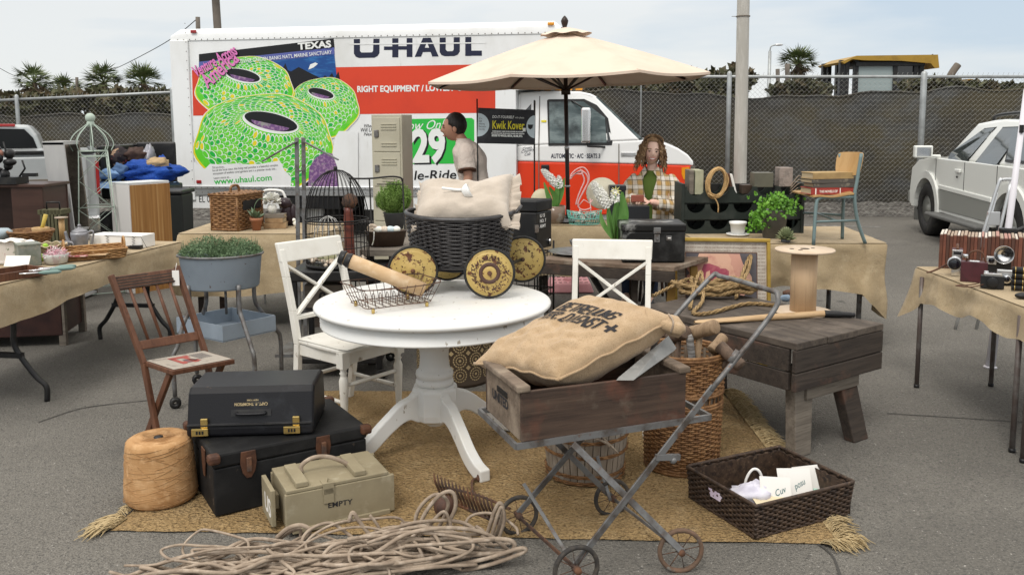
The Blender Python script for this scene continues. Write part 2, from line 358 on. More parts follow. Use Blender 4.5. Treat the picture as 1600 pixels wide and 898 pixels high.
def palm(px,yt,yb,Y,label,seed):
    a=at(px,yt,Y);k=Y/1350;hw=27*k*1.15; random.seed(seed); c=V((a.x,Y,a.z-hw*.72))
    r=thing('palm_tree',label,'palm tree',(a.x,Y,0),group='fan palms behind the lot')
    mb=MB(r);md=MB(r)
    for i in range(50):
        z=rnd(-.55,.95) ; q=rnd(0,2*PI); e=z; d=V((math.cos(q)*math.sqrt(1-e*e),math.sin(q)*math.sqrt(1-e*e),e))
        l=hw*rnd(.45,.7); b=c+d*l
        t=mb if z>-.35 else md
        t.beam(c,b,.05,.03)
        s=d.cross(V((0,0,1))).normalized(); u=s.cross(d)
        for j in range(13):
            g=(j-6)/6*1.3; dd=(d*math.cos(g)+s*math.sin(g)+u*rnd(-.15,.15)-V((0,0,.3*abs(math.sin(g))))).normalized(); t.leaf(b,dd,u,hw*rnd(.45,.68),.065*hw)
    for i in range(60):
        q=rnd(0,2*PI);z=rnd(0,1.1)*hw; p=c+V((math.cos(q)*hw*.2,math.sin(q)*hw*.2,-z)); md.leaf(p,V((math.cos(q)*.6,math.sin(q)*.6,-1)),V((math.cos(q),math.sin(q),0)),hw*.6,hw*.16)
    mb.obj('crown',m_palm,r); md.obj('dry_skirt',m_palmdry,r)
    mb=MB(r); mb.lathe([(hw*.17,0),(hw*.12,c.z*.5),(hw*.14,c.z)],8,(a.x,Y,0)); mb.obj('trunk',m_bark,r)
for i,t in enumerate([(52,107,150,60,'bushy fan palm farthest to the left behind the fence'),(100,123,150,66,'smallest fan palm, short and low beside the dark far pole'),(161,107,150,60,'fan palm with drooping side fronds, third from the left'),(223,107,150,60,'fan palm nearest the rear of the moving truck'),(1248,77,130,52,'single fan palm between the street lamp and the yellow machine')]): palm(*t,seed=i+40)
# ---------------- poles and wires ----------------
def pole(name,px0,y0,px1,y1,Y,r0,r1,label,m,cat='pole',ext=0,bands=()):
    a=at(px0,y0,Y);b=at(px1,y1,Y);d=(a-b).normalized(); bot=b-d*(b.z/d.z); top=a+d*ext
    r=thing(name,label,cat,bot); mb=MB(r)
    N=10; mb.tube([bot+(top-bot)*i/N for i in range(N+1)],[r1+(r0-r1)*i/N for i in range(N+1)],14); mb.obj('shaft',m,r)
    for t in bands:
        p=at(px0+(px1-px0)*(t-y0)/(y1-y0),t,Y); mb=MB(r); mb.tube([p-d*.008,p+d*.008],r1*1.06,14); mb.tube([p,p+V((-r1*1.7,0,0))],.005,4); mb.obj('band',m_steel_dk,r)
    return r
pole('light_pole',1161.5,0,1156,290,13.2,.085,.1,'thick pale concrete pole in front of the tall fence',m_concrete,ext=4,bands=(26,))
pole('utility_pole',337,0,341,60,20,.085,.09,'brown pole rising straight above the roof of the moving truck',m_steel_dk,ext=3)
pole('far_post',309,27,310,60,40,.1,.11,'short dark pole top peeking over the rear of the truck roof',m_steel_dk)
pole('far_post',120,121,121,160,60,.1,.12,'thin dark far pole between the second and third palms',m_steel_dk)
pole('far_post',1215,108,1216,150,24,.055,.055,'dark stub of a post just right of the street lamp',m_steel_dk)
pole('far_post',1230,100,1231,150,24,.065,.065,'taller dark post in front of the single palm',m_steel_dk)
p=at(1203,80,45); r=thing('street_lamp','slim grey street lamp with a small curved arm beyond the fence','street lamp',(p.x,45,0))
mb=MB(r); mb.tube([V((p.x,45,0)),p],[.11,.08],8); mb.obj('pole',m_galv,r)
mb=MB(r); h=at(1213,70,45); mb.tube(spline([p,at(1205,73,45),h],6),.035,6); mb.obj('arm',m_galv,r)
mb=MB(r); mb.ball(h+V((.12,0,-.01)),(.24,.12,.06)); mb.obj('lamp_head',m_alu,r)
def wire(pts,label,r=.012):
    q=spline([at(*p) for p in pts],8); mb=MB(q[0]); mb.tube(q,r,4); mb.solo('overhead_wire',m_blackwire,label,'wire')
wire([(121,126,60),(172,111,55),(235,80,47),(278,54,43),(309,29,40)],'sagging overhead wire between the far pole and the truck roof',.02)
wire([(-60,70,60),(0,107,60),(28,120,60),(75,130,60),(121,124,60)],'overhead wire dropping in from the left edge behind the palms',.022)
# ---------------- yellow machine behind the screen ----------------
m_yel=mat('machine_yellow',(.37,.22,.03),.5,layers=(((.28,.165,.025),4,.45,.7),))
c=at(1370,150,25); r=thing('wheel_loader','big yellow roofed machine with a glazed cab parked beyond the screen','machine',(c.x,25,0))
X=lambda p:at(p,120,25).x
Z=lambda y:at(1370,y,25).z
def bx(mb,x0,x1,y0,y1,Y0,Y1): mb.box(((X(x0)+X(x1))/2,(Y0+Y1)/2,(Z(y0)+Z(y1))/2),(abs(X(x1)-X(x0)),Y1-Y0,abs(Z(y0)-Z(y1))))
mb=MB(r); mb.prism([(X(1296),Z(100)),(X(1318),Z(91)),(X(1440),Z(90)),(X(1443),Z(110)),(X(1436),Z(110)),(X(1430),Z(103)),(X(1385),Z(99)),(X(1330),Z(98)),(X(1312),Z(96)),(X(1300),Z(103))],(0,24.1,0),(1,0,0),(0,0,1),(0,1.9,0)); mb.obj('roof',m_yel,r)
mb=MB(r)
for px in (1300,1308,1322,1381,1412,1421): bx(mb,px-3,px+3,97,158,24.25,24.4); bx(mb,px-3,px+3,97,158,25.6,25.75)
bx(mb,1296,1424,150,185,24.2,25.8); bx(mb,1320,1424,100,106,24.2,25.8); mb.obj('cab_frame',m_black,r)
mb=MB(r); bx(mb,1325,1378,106,150,24.3,24.33); mb.mat(1); bx(mb,1384,1410,106,150,24.3,24.33); mb.obj('window',[mat('pale_glass',(.3,.36,.36),.1,spec=.6),m_glassd],r)
mb=MB(r); bx(mb,1424,1560,165,215,24,26); mb.obj('hood',m_yel,r)
mb=MB(r); p=lambda x,y:at(x,y,25); mb.tube(spline([p(1483,185),p(1483,140),p(1484,122),p(1489,112),p(1497,101)],5),.1,8); mb.obj('exhaust_pipe',m_steel_dk,r)
mb=MB(r); bx(mb,1507,1515,125,165,24.8,25.2); bx(mb,1510,1520,126,134,24.8,25.2); mb.obj('lift_eye',m_yel,r)
mb=MB(r); mb.tube([p(1442,93),p(1458,85)],.012,4); mb.obj('antenna',m_blackwire,r)
for px in (1330,1500):
    for dy in (23.9,26.1):
        mb=MB(r); mb.lathe([(0,-.25),(.7,-.25),(.8,-.15),(.8,.15),(.7,.25),(0,.25)],20,(X(px),dy,.8),Matrix.Rotation(PI/2,3,'X')); mb.obj('wheel',m_rubber,r)
# ---------------- moving truck ----------------
RT=V((-4.86,12.6,0)); RZ=-.142
tr=thing('moving_truck','white and red moving truck with a green coral picture on its long cargo box','truck',RT,RZ)
tn=rz3(RZ)@V((0,1,0)); tmi=rootmat(tr).inverted()
def T(px,py,off=0.):
    p=tmi@onplane(px,py,RT+tn*off,tn); return V((p.x,off,p.z))
def flat(mb,pts,off): # polygon from photograph points on the box side, off metres proud
    P=[T(x,y) for x,y in pts]; P=[V((p.x,-off,p.z)) for p in P]; mb.add(P,[tuple(range(len(P)))])
W=2.25; xe=T(806,200).x; xo=T(874,80).x; zt=T(500,37).z; zb=T(400,291).z; zs=T(320,325).z; zmid=T(806,141).z
mb=MB(); mb.prism([(.02,zb),(xe,zb),(xe,zmid),(xo,zmid+.05),(xo,zt-.16),(.02,zt-.16)],(0,0,0),(1,0,0),(0,0,1),(0,W,0)); box=mb.obj('cargo_box',m_truckw,tr)
mb=MB(); # rounded roof cap
def cap(u,v):
    a=v*PI; y=W/2-(W/2+.012)*(math.copysign(abs(math.cos(a))**.35,math.cos(a))); z=zt-.2+.2*(math.sin(a)**.4 if a>0 and a<PI else 0)
    x=-.01+(xo+.03)*u; 
    if u in(0,1): z=zt-.2+(z-zt+.2)*.55; x+=.0
    elif u==.02 or u==.98:pass
    return V((x,y,z))
mb.surf(lambda u,v:cap([0,.02,.98,1][int(round(u*3))],v),3,24); mb.obj('roof',m_truckw,tr)
mb=MB(); mb.box((.12,-.012,(zb+zt-.2)/2-.1),(.28,.04,zt-.2-zb+.22)); mb.obj('corner_post',m_truckw,tr,bev=.015)
mb=MB(); mb.box((xe/2,-.015,zb-.02),(xe,.05,.05)); mb.box((xe/2,-.01,zb-.09),(xe,.03,.085)); mb.obj('side_rail',m_alu,tr,bev=.008)
xa=T(447,320).x
mb=MB(); mb.box((.15+xa/2-.15,.01,(zb-.12+zs)/2),(xa-.2,.03,zb-.12-zs)); mb.obj('side_skirt',m_truckw,tr); mb=MB(); mb.box((3.6,.01,(zb-.12+zs)/2),(1.6,.03,zb-.12-zs)); mb.obj('side_skirt',m_truckw,tr)
mb=MB(); 
for i in range(60):
    x=.1+i*(xo-.2)/59; 
    for z in (zt-.185,): mb.ball((x,-.013,z),.008,6,4)
    if x<xe: mb.ball((x,-.042,zb-.02),.008,6,4); mb.ball((x,-.026,zb-.09),.007,6,4)
for i in range(18): mb.ball((.235,-.033,zb+.1+i*.13),.007,6,4)
mb.obj('rivets',m_steel_dk,tr)
# livery
m_green=mat('decal_green',(.11,.6,.03),.4,layers=(((.2,.66,.04),6,.5,.6),));m_green2=mat('decal_dark_green',(.012,.42,.05),.4);m_yell=mat('decal_yellow',(.75,.62,.02),.4);m_dwhite=mat('decal_white',(.8,.82,.8),.4)
m_navy=mat('decal_navy',(.015,.018,.045),.4);m_dblack=mat('decal_black',(.01,.01,.012),.4);m_dblue=mat('decal_blue',(.012,.07,.26),.4,layers=(((.03,.16,.42),(2,2,9),.5,.6),));m_band=mat('decal_band',(.1,.12,.36),.4);m_pink=mat('decal_pink',(.72,.2,.5),.4);m_purp=mat('decal_purple',(.17,.08,.22),.4,layers=(((.36,.22,.36),22,.48,.6),((.3,.3,.28),9,.55,.65)));m_pgreen=mat('price_green',(.03,.47,.06),.4)
mb=MB(); flat(mb,[(300,110),(774,100.5),(774,176.5),(302,181)],.002); mb.obj('red_stripe',m_truckr,tr)
mb=MB(); flat(mb,[(311,85),(521.5,60.5),(523,76),(311,100)],.0032); mb.mat(1); flat(mb,[(311,97),(522.5,74.5),(523,86),(311,112)],.0040); mb.mat(2); flat(mb,[(405,98),(522.5,85),(527,125),(531,135),(455,140)],.0046)
mb.mat(0); flat(mb,[(418,96),(436,101),(442,108),(446,99),(450,110),(455,112),(467,105),(480,112),(494,119),(503,123),(508,118),(513,122),(519,114),(523,123),(529,112),(531,122),(530,138),(455,140)],.0056)
mb.mat(3); flat(mb,[(482,109),(485,101),(493,98),(497,100),(490,106)],.0058); mb.obj('ocean_picture',[m_dblack,m_band,m_dblue,m_dwhite],tr)
random.seed(5)
def coral(c,outer,hole,htilt,off,na,nr):
    """outer: list of radius functions; cells drawn as bubbles on a pale ground"""
    cx,cy=c
    def pt(a,r):
        ho=V((hole[0]*math.cos(a),hole[1]*math.sin(a))); ct,st=math.cos(htilt),math.sin(htilt)
        h=V((hole[2]+ho.x*ct-ho.y*st,hole[3]+ho.x*st+ho.y*ct)); o=V((outer[0]+outer[2]*math.cos(a)*(1+.03*math.sin(7*a)),outer[1]+outer[3]*math.sin(a)*(1+.03*math.sin(5*a+1))))
        return h+(o-h)*r
    mb=MB()
    flat(mb,[tuple(pt(2*PI*i/60,1.02)) for i in range(60)],off); mb.mat(1); flat(mb,[tuple(pt(2*PI*i/60,.97)) for i in range(60)],off+.0006); mb.mat(3)
    flat(mb,[tuple(pt(2*PI*i/60,1.)) for i in range(60)] ,off+.0003)
    mb.mat(1); flat(mb,[tuple(pt(2*PI*i/60,.93)) for i in range(60)],off+.0012); mb.mat(0); flat(mb,[tuple(pt(2*PI*i/60,.045)) for i in range(60)],off+.0015)
    for j in range(nr):
        r0=.06+.9*(j/nr)**.85; r1=.06+.9*((j+1)/nr)**.85; n=int(na*(.75 if j>nr*.6 else 1.))
        for i in range(n):
            a0=2*PI*(i+.12+.5*(j%2))/n; a1=2*PI*(i+.9+.5*(j%2))/n; up=math.sin((a0+a1)/2)<-.1
            if up and j<nr*.45: rr0,rr1=r0,r1+.01   # long ribs on the far rim
            else: rr0,rr1=r0+.012,r1-.012
            q=random.random(); mb.mat(1 if q<.62 else 2 if q<.9 else 3); 
            if not up and j>=nr-1 and random.random()<.6: continue
            am=(a0+a1)/2;P=[]
            for t in range(8):
                g=2*PI*t/8+.39; P.append((am+(a1-a0)*.66*math.cos(g),(rr0+rr1)/2+(rr1-rr0)*.62*math.sin(g)))
            k_=mb.k; mb.mat(0); flat(mb,[tuple(pt(*q)) for q in P],off+.0018+.00002*j); mb.mat(k_); ca,cr_=am,(rr0+rr1)/2; flat(mb,[tuple(pt(ca+(q[0]-ca)*.8+(a1-a0)*.05,cr_+(q[1]-cr_)*.82+(rr1-rr0)*.06)) for q in P],off+.0026+.00002*j)
    mb.mat(4); flat(mb,[tuple(pt(2*PI*i/40,.0)) for i in range(40)],off+.0030)
    mb.mat(5); flat(mb,[tuple(pt(PI*i/20,.0)*.72+pt(PI*.5,.0)*.28) for i in range(21)],off+.0033)
    mb.obj('coral_picture',[m_dwhite,m_green,m_green2,m_yell,m_dblack,m_purp],tr)
coral((380,130),(382,138,76,50),(27,9,380,118),.22,.0064,38,7)
coral((505,160),(507,168,54,47),(20,7,502,146),.25,.0098,32,7)
coral((410,215),(412,224,108,78),(42,13,424,190),.22,.0132,46,9)
mb=MB(); flat(mb,[(302,292),(303,252),(312,258),(321,264),(329,256),(345,257),(368,255.5),(390,257),(409,256),(438,251),(445,266),(456,277),(455,292)],.0172)
flat(mb,[(498,292),(520,240),(524,215),(530,205),(560,205),(560,292)],.0172); mb.mat(1); flat(mb,[(482,292),(484,262),(494,246),(508,238),(520,240),(528,262),(530,292)],.0178); mb.obj('white_margin',[m_truckw,m_purp],tr)
def ttext(mb,body,x0,y0,x1,y1,h,off=.02,bold=0.,shear=0.,dx=0,dy=0):
    a=T(x0+dx,y0+dy);b=T(x1+dx,y1+dy);ax=(b-a);wd=ax.length;ax.normalize(); ay=V((-ax.z,0,ax.x)); ph=T(x0,y0-h).z-T(x0,y0).z
    put_text(mb,body,ph/.69,V((a.x,-off,a.z)),ax,ay,bold,shear,fitw=wd)
mb=MB(); ttext(mb,"TEXAS",467,78,519,74,10,bold=.005); ttext(mb,"FLOWER GARDEN BANKS NAT'L MARINE SANCTUARY",371,99.5,519,84.5,5.5,bold=.0005); mb.obj('lettering',m_dwhite,tr)
mb=MB(); ttext(mb,"RIGHT EQUIPMENT / LOWEST COST",558,144,743,141.5,9,.005,bold=.004); mb.obj('lettering',m_dwhite,tr)
for k,(m,o,dx) in enumerate(((m_dblack,.0205,1.),(m_pink,.0215,0))):
    mb=MB(); ttext(mb,"Venture Across",308,121,373,84,17,o,bold=.006,dx=dx,dy=dx); ttext(mb,"America",326,138,376,94,22,o,bold=.007,dx=dx,dy=dx); mb.obj('lettering',m,tr)
mb=MB(); ttext(mb,"www.uhaul.com",336,288,426,281.5,9,.019,bold=.002); mb.obj('lettering',m_pgreen,tr)
mb=MB()
for t,(x0,y0,x1,y1) in (("Did you know...",(333,263.5,352,262)),("but all the local coast, this living reef paradise is a beautiful complex",(333,268,435,259.5)),("ecosystem of endless coral gardens and is a premier study site...",(334,273,433,265)),("Learn more at...",(335,280,361,278)),("EL 0792",(311,316,343,315.5))): ttext(mb,t,x0,y0,x1,y1,3.4 if t[0]!='E' else 10,.019 if t[0]!='E' else .008)
ttext(mb,"Where",568,199,584,199,5,.005,shear=.3);ttext(mb,"Will U Go",563,206,590,206,6,.005,shear=.2);ttext(mb,"Next?",568,212,586,212,5,.005,shear=.3); ttext(mb,"le-Ride",646,281,712,279.5,14,.005,bold=.002,shear=.15); mb.obj('lettering',m_dblack,tr)
mb=MB(); flat(mb,[(590,187),(737,184.5),(741,187.5),(741,252),(738,255.5),(590,257)],.0025); mb.obj('price_panel',m_pgreen,tr)
mb=MB(); ttext(mb,"Now Only",622,204,702,201,14,.0045,shear=.45); mb.obj('lettering',m_dwhite,tr)
mb=MB(); ttext(mb,"29",648,254,700,253,48,.0035,bold=.03); mb.obj('lettering',m_dblack,tr)
mb=MB(); ttext(mb,"29",645,252,697,251,48,.0045,bold=.025); mb.obj('lettering',m_dwhite,tr)
mb=MB(); R_=lambda *p:flat(mb,p,.003)
def sq(x0,y0,x1,y1): R_((x0,y0),(x1,y0),(x1,y1),(x0,y1))
flat(mb,[(553,61.5),(562.5,61.3),(562.5,80),(565,82.5),(581,82.2),(583,80),(583.5,61),(593,60.8),(593,83),(590,88),(585,90.5),(561,91),(556,89),(553,84)],.003)
sq(600,73,613,78.5);sq(613,60.3,622.5,90);sq(622.5,72.5,635.5,78);sq(635.5,60,644.5,89.5)
flat(mb,[(648,89.2),(661,59.6),(673,59.4),(685.5,88.6),(675.5,88.8),(672.8,81.5),(661,81.8),(658,89)],.003)
flat(mb,[(687,59.2),(696.5,59),(696.5,78),(699,80.5),(707,80.3),(709,78),(709,58.7),(718.5,58.5),(718.5,81),(715,86),(710,88),(695,88.3),(690,86.5),(687,82)],.003)
sq(727,58.2,736.5,87.8);sq(736.5,79.5,753,87.5); mb.mat(1)
flat(mb,[(664,75),(670.5,75),(667.2,66)],.0038); flat(mb,[(545,68.5),(760,66.3),(760,68.2),(545,70.4)],.0042); mb.obj('lettering',[m_navy,m_truckw],tr)
m_redl=mat('red_lens',(.3,.01,.012),.25,coat=.5);m_amb=mat('amber_lens',(.75,.3,.01),.25,coat=.5)
def lamp(px,py,w_,h_,m,off=.02):
    p=T(px,py);mb=MB();mb.box((p.x,-off,p.z),(w_,.03,h_));mb.obj('marker_light',m,tr,bev=.01)
lamp(303.5,50,.085,.045,m_redl,.022);lamp(312,284,.075,.05,m_redl,.02);lamp(861,37.5,.09,.045,m_amb,.022)
# cab
oc=.13; C=lambda px,py:T(px,py,oc)
m_cabw=mat('cab_white',(.82,.82,.81),.22,coat=.5)
def slab(mb,pts,inset=None,Wc=1.98,y0=oc):
    P=[C(*p) for p in pts]; n=len(P); i=inset or [0]*n
    mb.hexa([V((p.x,y0+i[k],p.z)) for k,p in enumerate(P)],[V((p.x,y0+Wc-i[k],p.z)) for k,p in enumerate(P)])
mb=MB(); slab(mb,[(808,228),(1000,219),(1018,219),(1040,223.5),(1060,232),(1075,242),(1083,252),(1084,258.5),(808,252)]); slab(mb,[(808,228),(808,147),(812,144),(850,142),(905,142.5),(922,146),(930,150),(1000,219)],[0,.1,.13,.14,.14,.14,.13,0]); cab=mb.obj('cab',m_cabw,tr,bev=.025,seg=3)
mb=MB(); slab(mb,[(808,252.3),(1084,258.8),(1086,275),(1085,296),(1050,298),(1043,312),(1040,334),(808,338)]); mb.obj('cab_lower_body',m_cabr,tr,bev=.02,seg=3)
mb=MB(); slab(mb,[(1045,299),(1090,296),(1092,318),(1047,325)],y0=oc-.02,Wc=2.02); mb.obj('bumper',m_cabw,tr,bev=.02)
def cabflat(pts,name,m,off=.004,dz=.003,tilt=True,par=None):
    P=[C(*p) for p in pts]; zb_=C(900,226).z; zt_=C(900,143).z; mb=MB()
    Q=[V((p.x,oc-off+(.135*max(0,(p.z-zb_)/(zt_-zb_)) if tilt else 0),p.z)) for p in P]
    mb.hexa(Q,[q+V((0,.02,0)) for q in Q]); return mb.obj(name,m,par or tr)
m_cglass=mat('cab_glass',(.05,.075,.078),.06,layers=(((.16,.2,.2),(1.5,1.5,5),.45,.6),((.02,.03,.03),4,.5,.7)),spec=.6)
win=cabflat([(853.5,157),(856,155),(912,154.5),(932,164),(950,185),(957,222),(956,227),(857,228)],'door_window_frame',m_black,.006)
cabflat([(857,159),(911,158.5),(945,184),(948,223),(859,224)],'pane',m_cglass,.012,par=win)
cabflat([(946.5,188),(954.5,221),(949.5,223)],'pane',m_glassd,.011,par=win)
win=cabflat([(811.5,160),(815,155),(827,154.5),(831,159),(831,183),(811.5,183)],'quarter_window',m_black,.006); cabflat([(813.5,161),(829,160.5),(829,174),(813.5,174)],'pane',m_glassd,.011,par=win)
mb=MB(); a=C(929,149.5);b=C(1001,218)
mb.hexa([V((a.x+.02,oc+.16,a.z)),V((b.x+.03,oc+.06,b.z)),V((b.x+.03,oc+1.92,b.z)),V((a.x+.02,oc+1.82,a.z))],[V((a.x-.03,oc+.16,a.z-.03)),V((b.x-.03,oc+.06,b.z-.03)),V((b.x-.03,oc+1.92,b.z-.03)),V((a.x-.03,oc+1.82,a.z-.03))]); mb.obj('windshield',m_cglass,tr)
mb=MB(); P=[C(922,150),C(932,152),C(1003,216),C(990,219)]; Q=[V((p.x,oc-.006+(.14 if i<2 else .02),p.z)) for i,p in enumerate(P)]; mb.hexa(Q,[q+V((0,.03,0)) for q in Q]); mb.obj('windshield_edge',m_cglass,tr)
for px in (835,842,967): mb=MB(); mb.beam(V((C(px,150 if px<900 else 225).x,oc-.002+(.12 if px<900 else 0),C(px,150 if px<900 else 225).z)),V((C(px,228).x,oc-.004,C(px,228).z)),.012,.008,(0,1,0)); mb.beam(V((C(px,228).x,oc-.004,C(px,228).z)),V((C(px,330).x,oc-.004,C(px,330).z)),.012,.008,(0,1,0)); mb.obj('door_seam',m_steel_dk,tr)
mb=MB(); p=C(852,262); mb.box((p.x,oc-.015,p.z),(.11,.03,.08)); mb.obj('door_handle',m_black,tr,bev=.01)
mb=MB(); p=C(917,196); mb.box((p.x,oc-.25,p.z),(.13,.1,.47)); mr_=mb.obj('mirror',m_chrome,tr,bev=.03,seg=3)
mb=MB(); q=C(918,172); e1=V((q.x,oc-.25,q.z)); mb.tube([e1,V((C(893,158).x,oc+.1,C(893,158).z))],.014,6); q=C(920,228); e2=V((q.x,oc-.25,q.z)); mb.tube([V((p.x,oc-.25,p.z-.2)),e2,V((C(945,230).x,oc,C(945,230).z))],.014,6); mb.obj('mirror_arm',m_black,tr)
mb=MB(); P=[C(1065,262),C(1077,261),C(1078,283),C(1068,280),C(1065,272)]; Q=[V((p_.x,oc-.012,p_.z)) for p_ in P]; mb.hexa(Q,[q+V((0,.03,0)) for q in Q]); mb.obj('turn_signal',m_amb,tr)
mb=MB(); P=[C(1078.5,259),C(1086,259),C(1087,282),C(1079,284)]; Q=[V((p_.x,oc-.012,p_.z)) for p_ in P]; mb.hexa(Q,[q+V((.02,.4,0)) for q in Q]); mb.obj('headlight',m_chrome,tr)
mb=MB(); a=C(861,247);b=C(938,248)
put_text(mb,"AUTOMATIC · A/C · SEATS 3",.085,V((a.x,oc-.004,a.z)),(1,0,0),(0,0,1),.002,fitw=b.x-a.x); 
for t,x,y in (("Cross",816,235),("Country",814,239.5),("Cab",819,244)): a=C(x,y); put_text(mb,t,.055,V((a.x,oc-.004,a.z)),V((.97,0,.2)),(0,0,1),0,.3)
mb.obj('lettering',m_navy,tr)
mb=MB(); slab(mb,[(972,219),(980,209),(986,207),(1003,219.5),(1000,221)],y0=oc+.03,Wc=1.9); mb.obj('cowl',m_black,tr); mb=MB(); a=C(976,212); mb.tube([V((a.x,oc+.1,a.z)),V((a.x-.16,oc+.5,a.z+.12))],.012,5); mb.obj('wiper',m_black,tr)
mb=MB(); p=C(982,241); mb.box((p.x,oc-.006,p.z),(.2,.02,.05)); mb.obj('badge',m_alu,tr,bev=.004)
for px,py in ((852,189),): cabflat([(845,188),(853,188),(853,191),(845,191)],'sticker',m_yell,.006)
mb=MB()
for i in range(5): mb.box((C(833+i*17,142).x,oc+.5+.0*i,C(850,141).z+.03),(.1,.06,.04))
mb.obj('roof_lights',m_amb,tr,bev=.01)
# chassis and wheels
mb=MB(); mb.box((3.6,W/2,.5),(7.2,.9,.22)); mb.box((.6,W/2,.52),(1.1,2.,.1)); mb.box((3.2,.4,.42),(.9,.5,.35)); mb.obj('chassis',m_black,tr)
for x,yy in ((1.95,.28),(1.95,W-.28),(6.15,.3),(6.15,2.)):
    mb=MB(); Rx=Matrix.Rotation(PI/2,3,'X'); mb.lathe([(.2,-.13),(.34,-.13),(.385,-.09),(.385,.09),(.34,.13),(.2,.13)],28,(x,yy,.385),Rx); wl=mb.obj('wheel',m_rubber,tr)
    mb=MB(); mb.lathe([(0,-.06),(.08,-.08),(.1,-.04),(.2,-.11),(.21,.11),(0,.1)],24,(x,yy,.385),Rx); mb.obj('rim',m_truckw,wl)
mb=MB()
for i in range(13):
    a=PI*i/12
    if i<12:
        b=PI*(i+1)/12; mb.hexa([V((1.95+.5*math.cos(a),-.004,.42+.5*math.sin(a))),V((1.95+.5*math.cos(b),-.004,.42+.5*math.sin(b))),V((1.95,-.004,.42))],[V((1.95+.5*math.cos(a),.4,.42+.5*math.sin(a))),V((1.95+.5*math.cos(b),.4,.42+.5*math.sin(b))),V((1.95,.4,.42))])
mb.obj('wheel_arch',m_black,tr)
mb=MB(); mb.box((-.15,W/2,.5),(.25,2.1,.06)); mb.beam((-.25,.1,.5),(-.25,.1,.32),.06,.06); mb.obj('rear_step',m_black,tr)
# ---------------- white sport utility vehicle, right ----------------
m_suvw=mat('pearl_white',(.75,.76,.72),.22,coat=.6); m_suvg=mat('cladding_grey',(.24,.245,.225),.4,coat=.2); m_suvglass=mat('tinted_glass',(.03,.04,.04),.03,spec=.8,coat=.8)
RS=V((5.92,12.3,0)); RZs=1.444
su=thing('parked_car','white sport utility vehicle with grey lower cladding parked by the tall fence','car',RS,RZs)
sn=rz3(RZs)@V((0,1,0)); smi=rootmat(su).inverted()
def U(px,py,off=0.):
    p=smi@onplane(px,py,RS+sn*off,sn); return V((p.x,off,p.z))
def uslab(mb,P,y0,y1,i0=None):
    n=len(P); i0=i0 or [0]*n
    mb.hexa([V((p[0],y0-i0[k],p[1])) for k,p in enumerate(P)],[V((p[0],y1+i0[k],p[1])) for k,p in enumerate(P)])
belt=1.12; Wd=-1.78
# front axle at x=0, rear axle at -2.7
def arch(xc,r,n=8,z0=.38): return [(xc+r*math.cos(PI-PI*i/n),z0+r*math.sin(PI-PI*i/n)) for i in range(n+1)]
mb=MB()
body=[(-3.55,.42)]+[(-3.55,.5),(-3.5,1.1),(-.1,1.12),(.4,1.06),(.68,.94),(.74,.6),(.72,.4),(.45,.36)]+[(a,b) for a,b in arch(0,.45)][::-1]+[(-2.22,.36)]+[(a,b) for a,b in arch(-2.7,.45)][::-1]
uslab(mb,body,0,Wd); mb.obj('body',m_suvw,su,bev=.04,seg=3)
mb=MB(); Ap=U(1483,239,-.03);Rp=U(1529,193,-.17); zR=Rp.z; Ap.x+=.14; Rp.x+=.06
gh=[(-3.5,1.09),(-3.4,zR-.06),(-3.2,zR+.01),(-1.9,zR+.05),(Rp.x-.4,zR+.04),(Rp.x,zR),(Ap.x,1.115)]
uslab(mb,gh,-.015,Wd+.015,[0,.17,.2,.2,.2,.17,.02]); mb.obj('cabin',m_suvw,su,bev=.03,seg=3)
def uwin(P,name='window',m=m_suvglass,off=.006,par=None):
    mb=MB(); Q=[V((x,-.015-.2*max(0,(z-belt)/(1.64-belt))+off,z)) for x,z in P]; mb.hexa(Q,[q-V((0,.03,0)) for q in Q]); return mb.obj(name,m,par or su)
def upx(pts): 
    R=[]
    for x,y in pts: p=U(x,y,-.08); R.append((p.x,p.z))
    return R
w1=upx([(1487,254),(1491,238),(1526,202),(1543,200),(1516,256)]);w2=upx([(1554,200),(1586,199),(1567,258),(1530.5,257)])
def grow(P,k): 
    cx=sum(p[0] for p in P)/len(P);cz=sum(p[1] for p in P)/len(P); return [(cx+(x-cx)*k,cz+(z-cz)*k) for x,z in P]
for P in (w1,w2): f=uwin(grow(P,1.05),'window',m_black,.004); uwin(P,'pane',m_suvglass,.009,f)
f=uwin([(-2.42,1.15),(-2.2,1.54),(-3.1,1.52),(-3.3,1.15)],'window',m_black,.004); uwin([(-2.44,1.18),(-2.25,1.515),(-3.06,1.495),(-3.24,1.18)],'pane',m_suvglass,.009,f)
mb=MB(); mb.hexa([V((Rp.x-.06,-.27,zR-.03)),V((Rp.x-.06,Wd+.27,zR-.03)),V((Ap.x-.06,Wd+.1,1.13)),V((Ap.x-.06,-.1,1.13))],[V((Rp.x+.008,-.27,zR-.01)),V((Rp.x+.008,Wd+.27,zR-.01)),V((Ap.x+.008,Wd+.1,1.125)),V((Ap.x+.008,-.1,1.125))]); mb.obj('windshield',m_suvglass,su)
mb=MB(); uslab(mb,[(-.52,.42),(-2.2,.42),(-2.2,.66),(-.46,.7)],.012,-.05); mb.mat(1); uslab(mb,[(-.5,.7),(-2.2,.66),(-2.2,.72),(-.48,.76)],.02,-.05); mb.obj('side_cladding',[m_suvg,m_suvw],su,bev=.01)
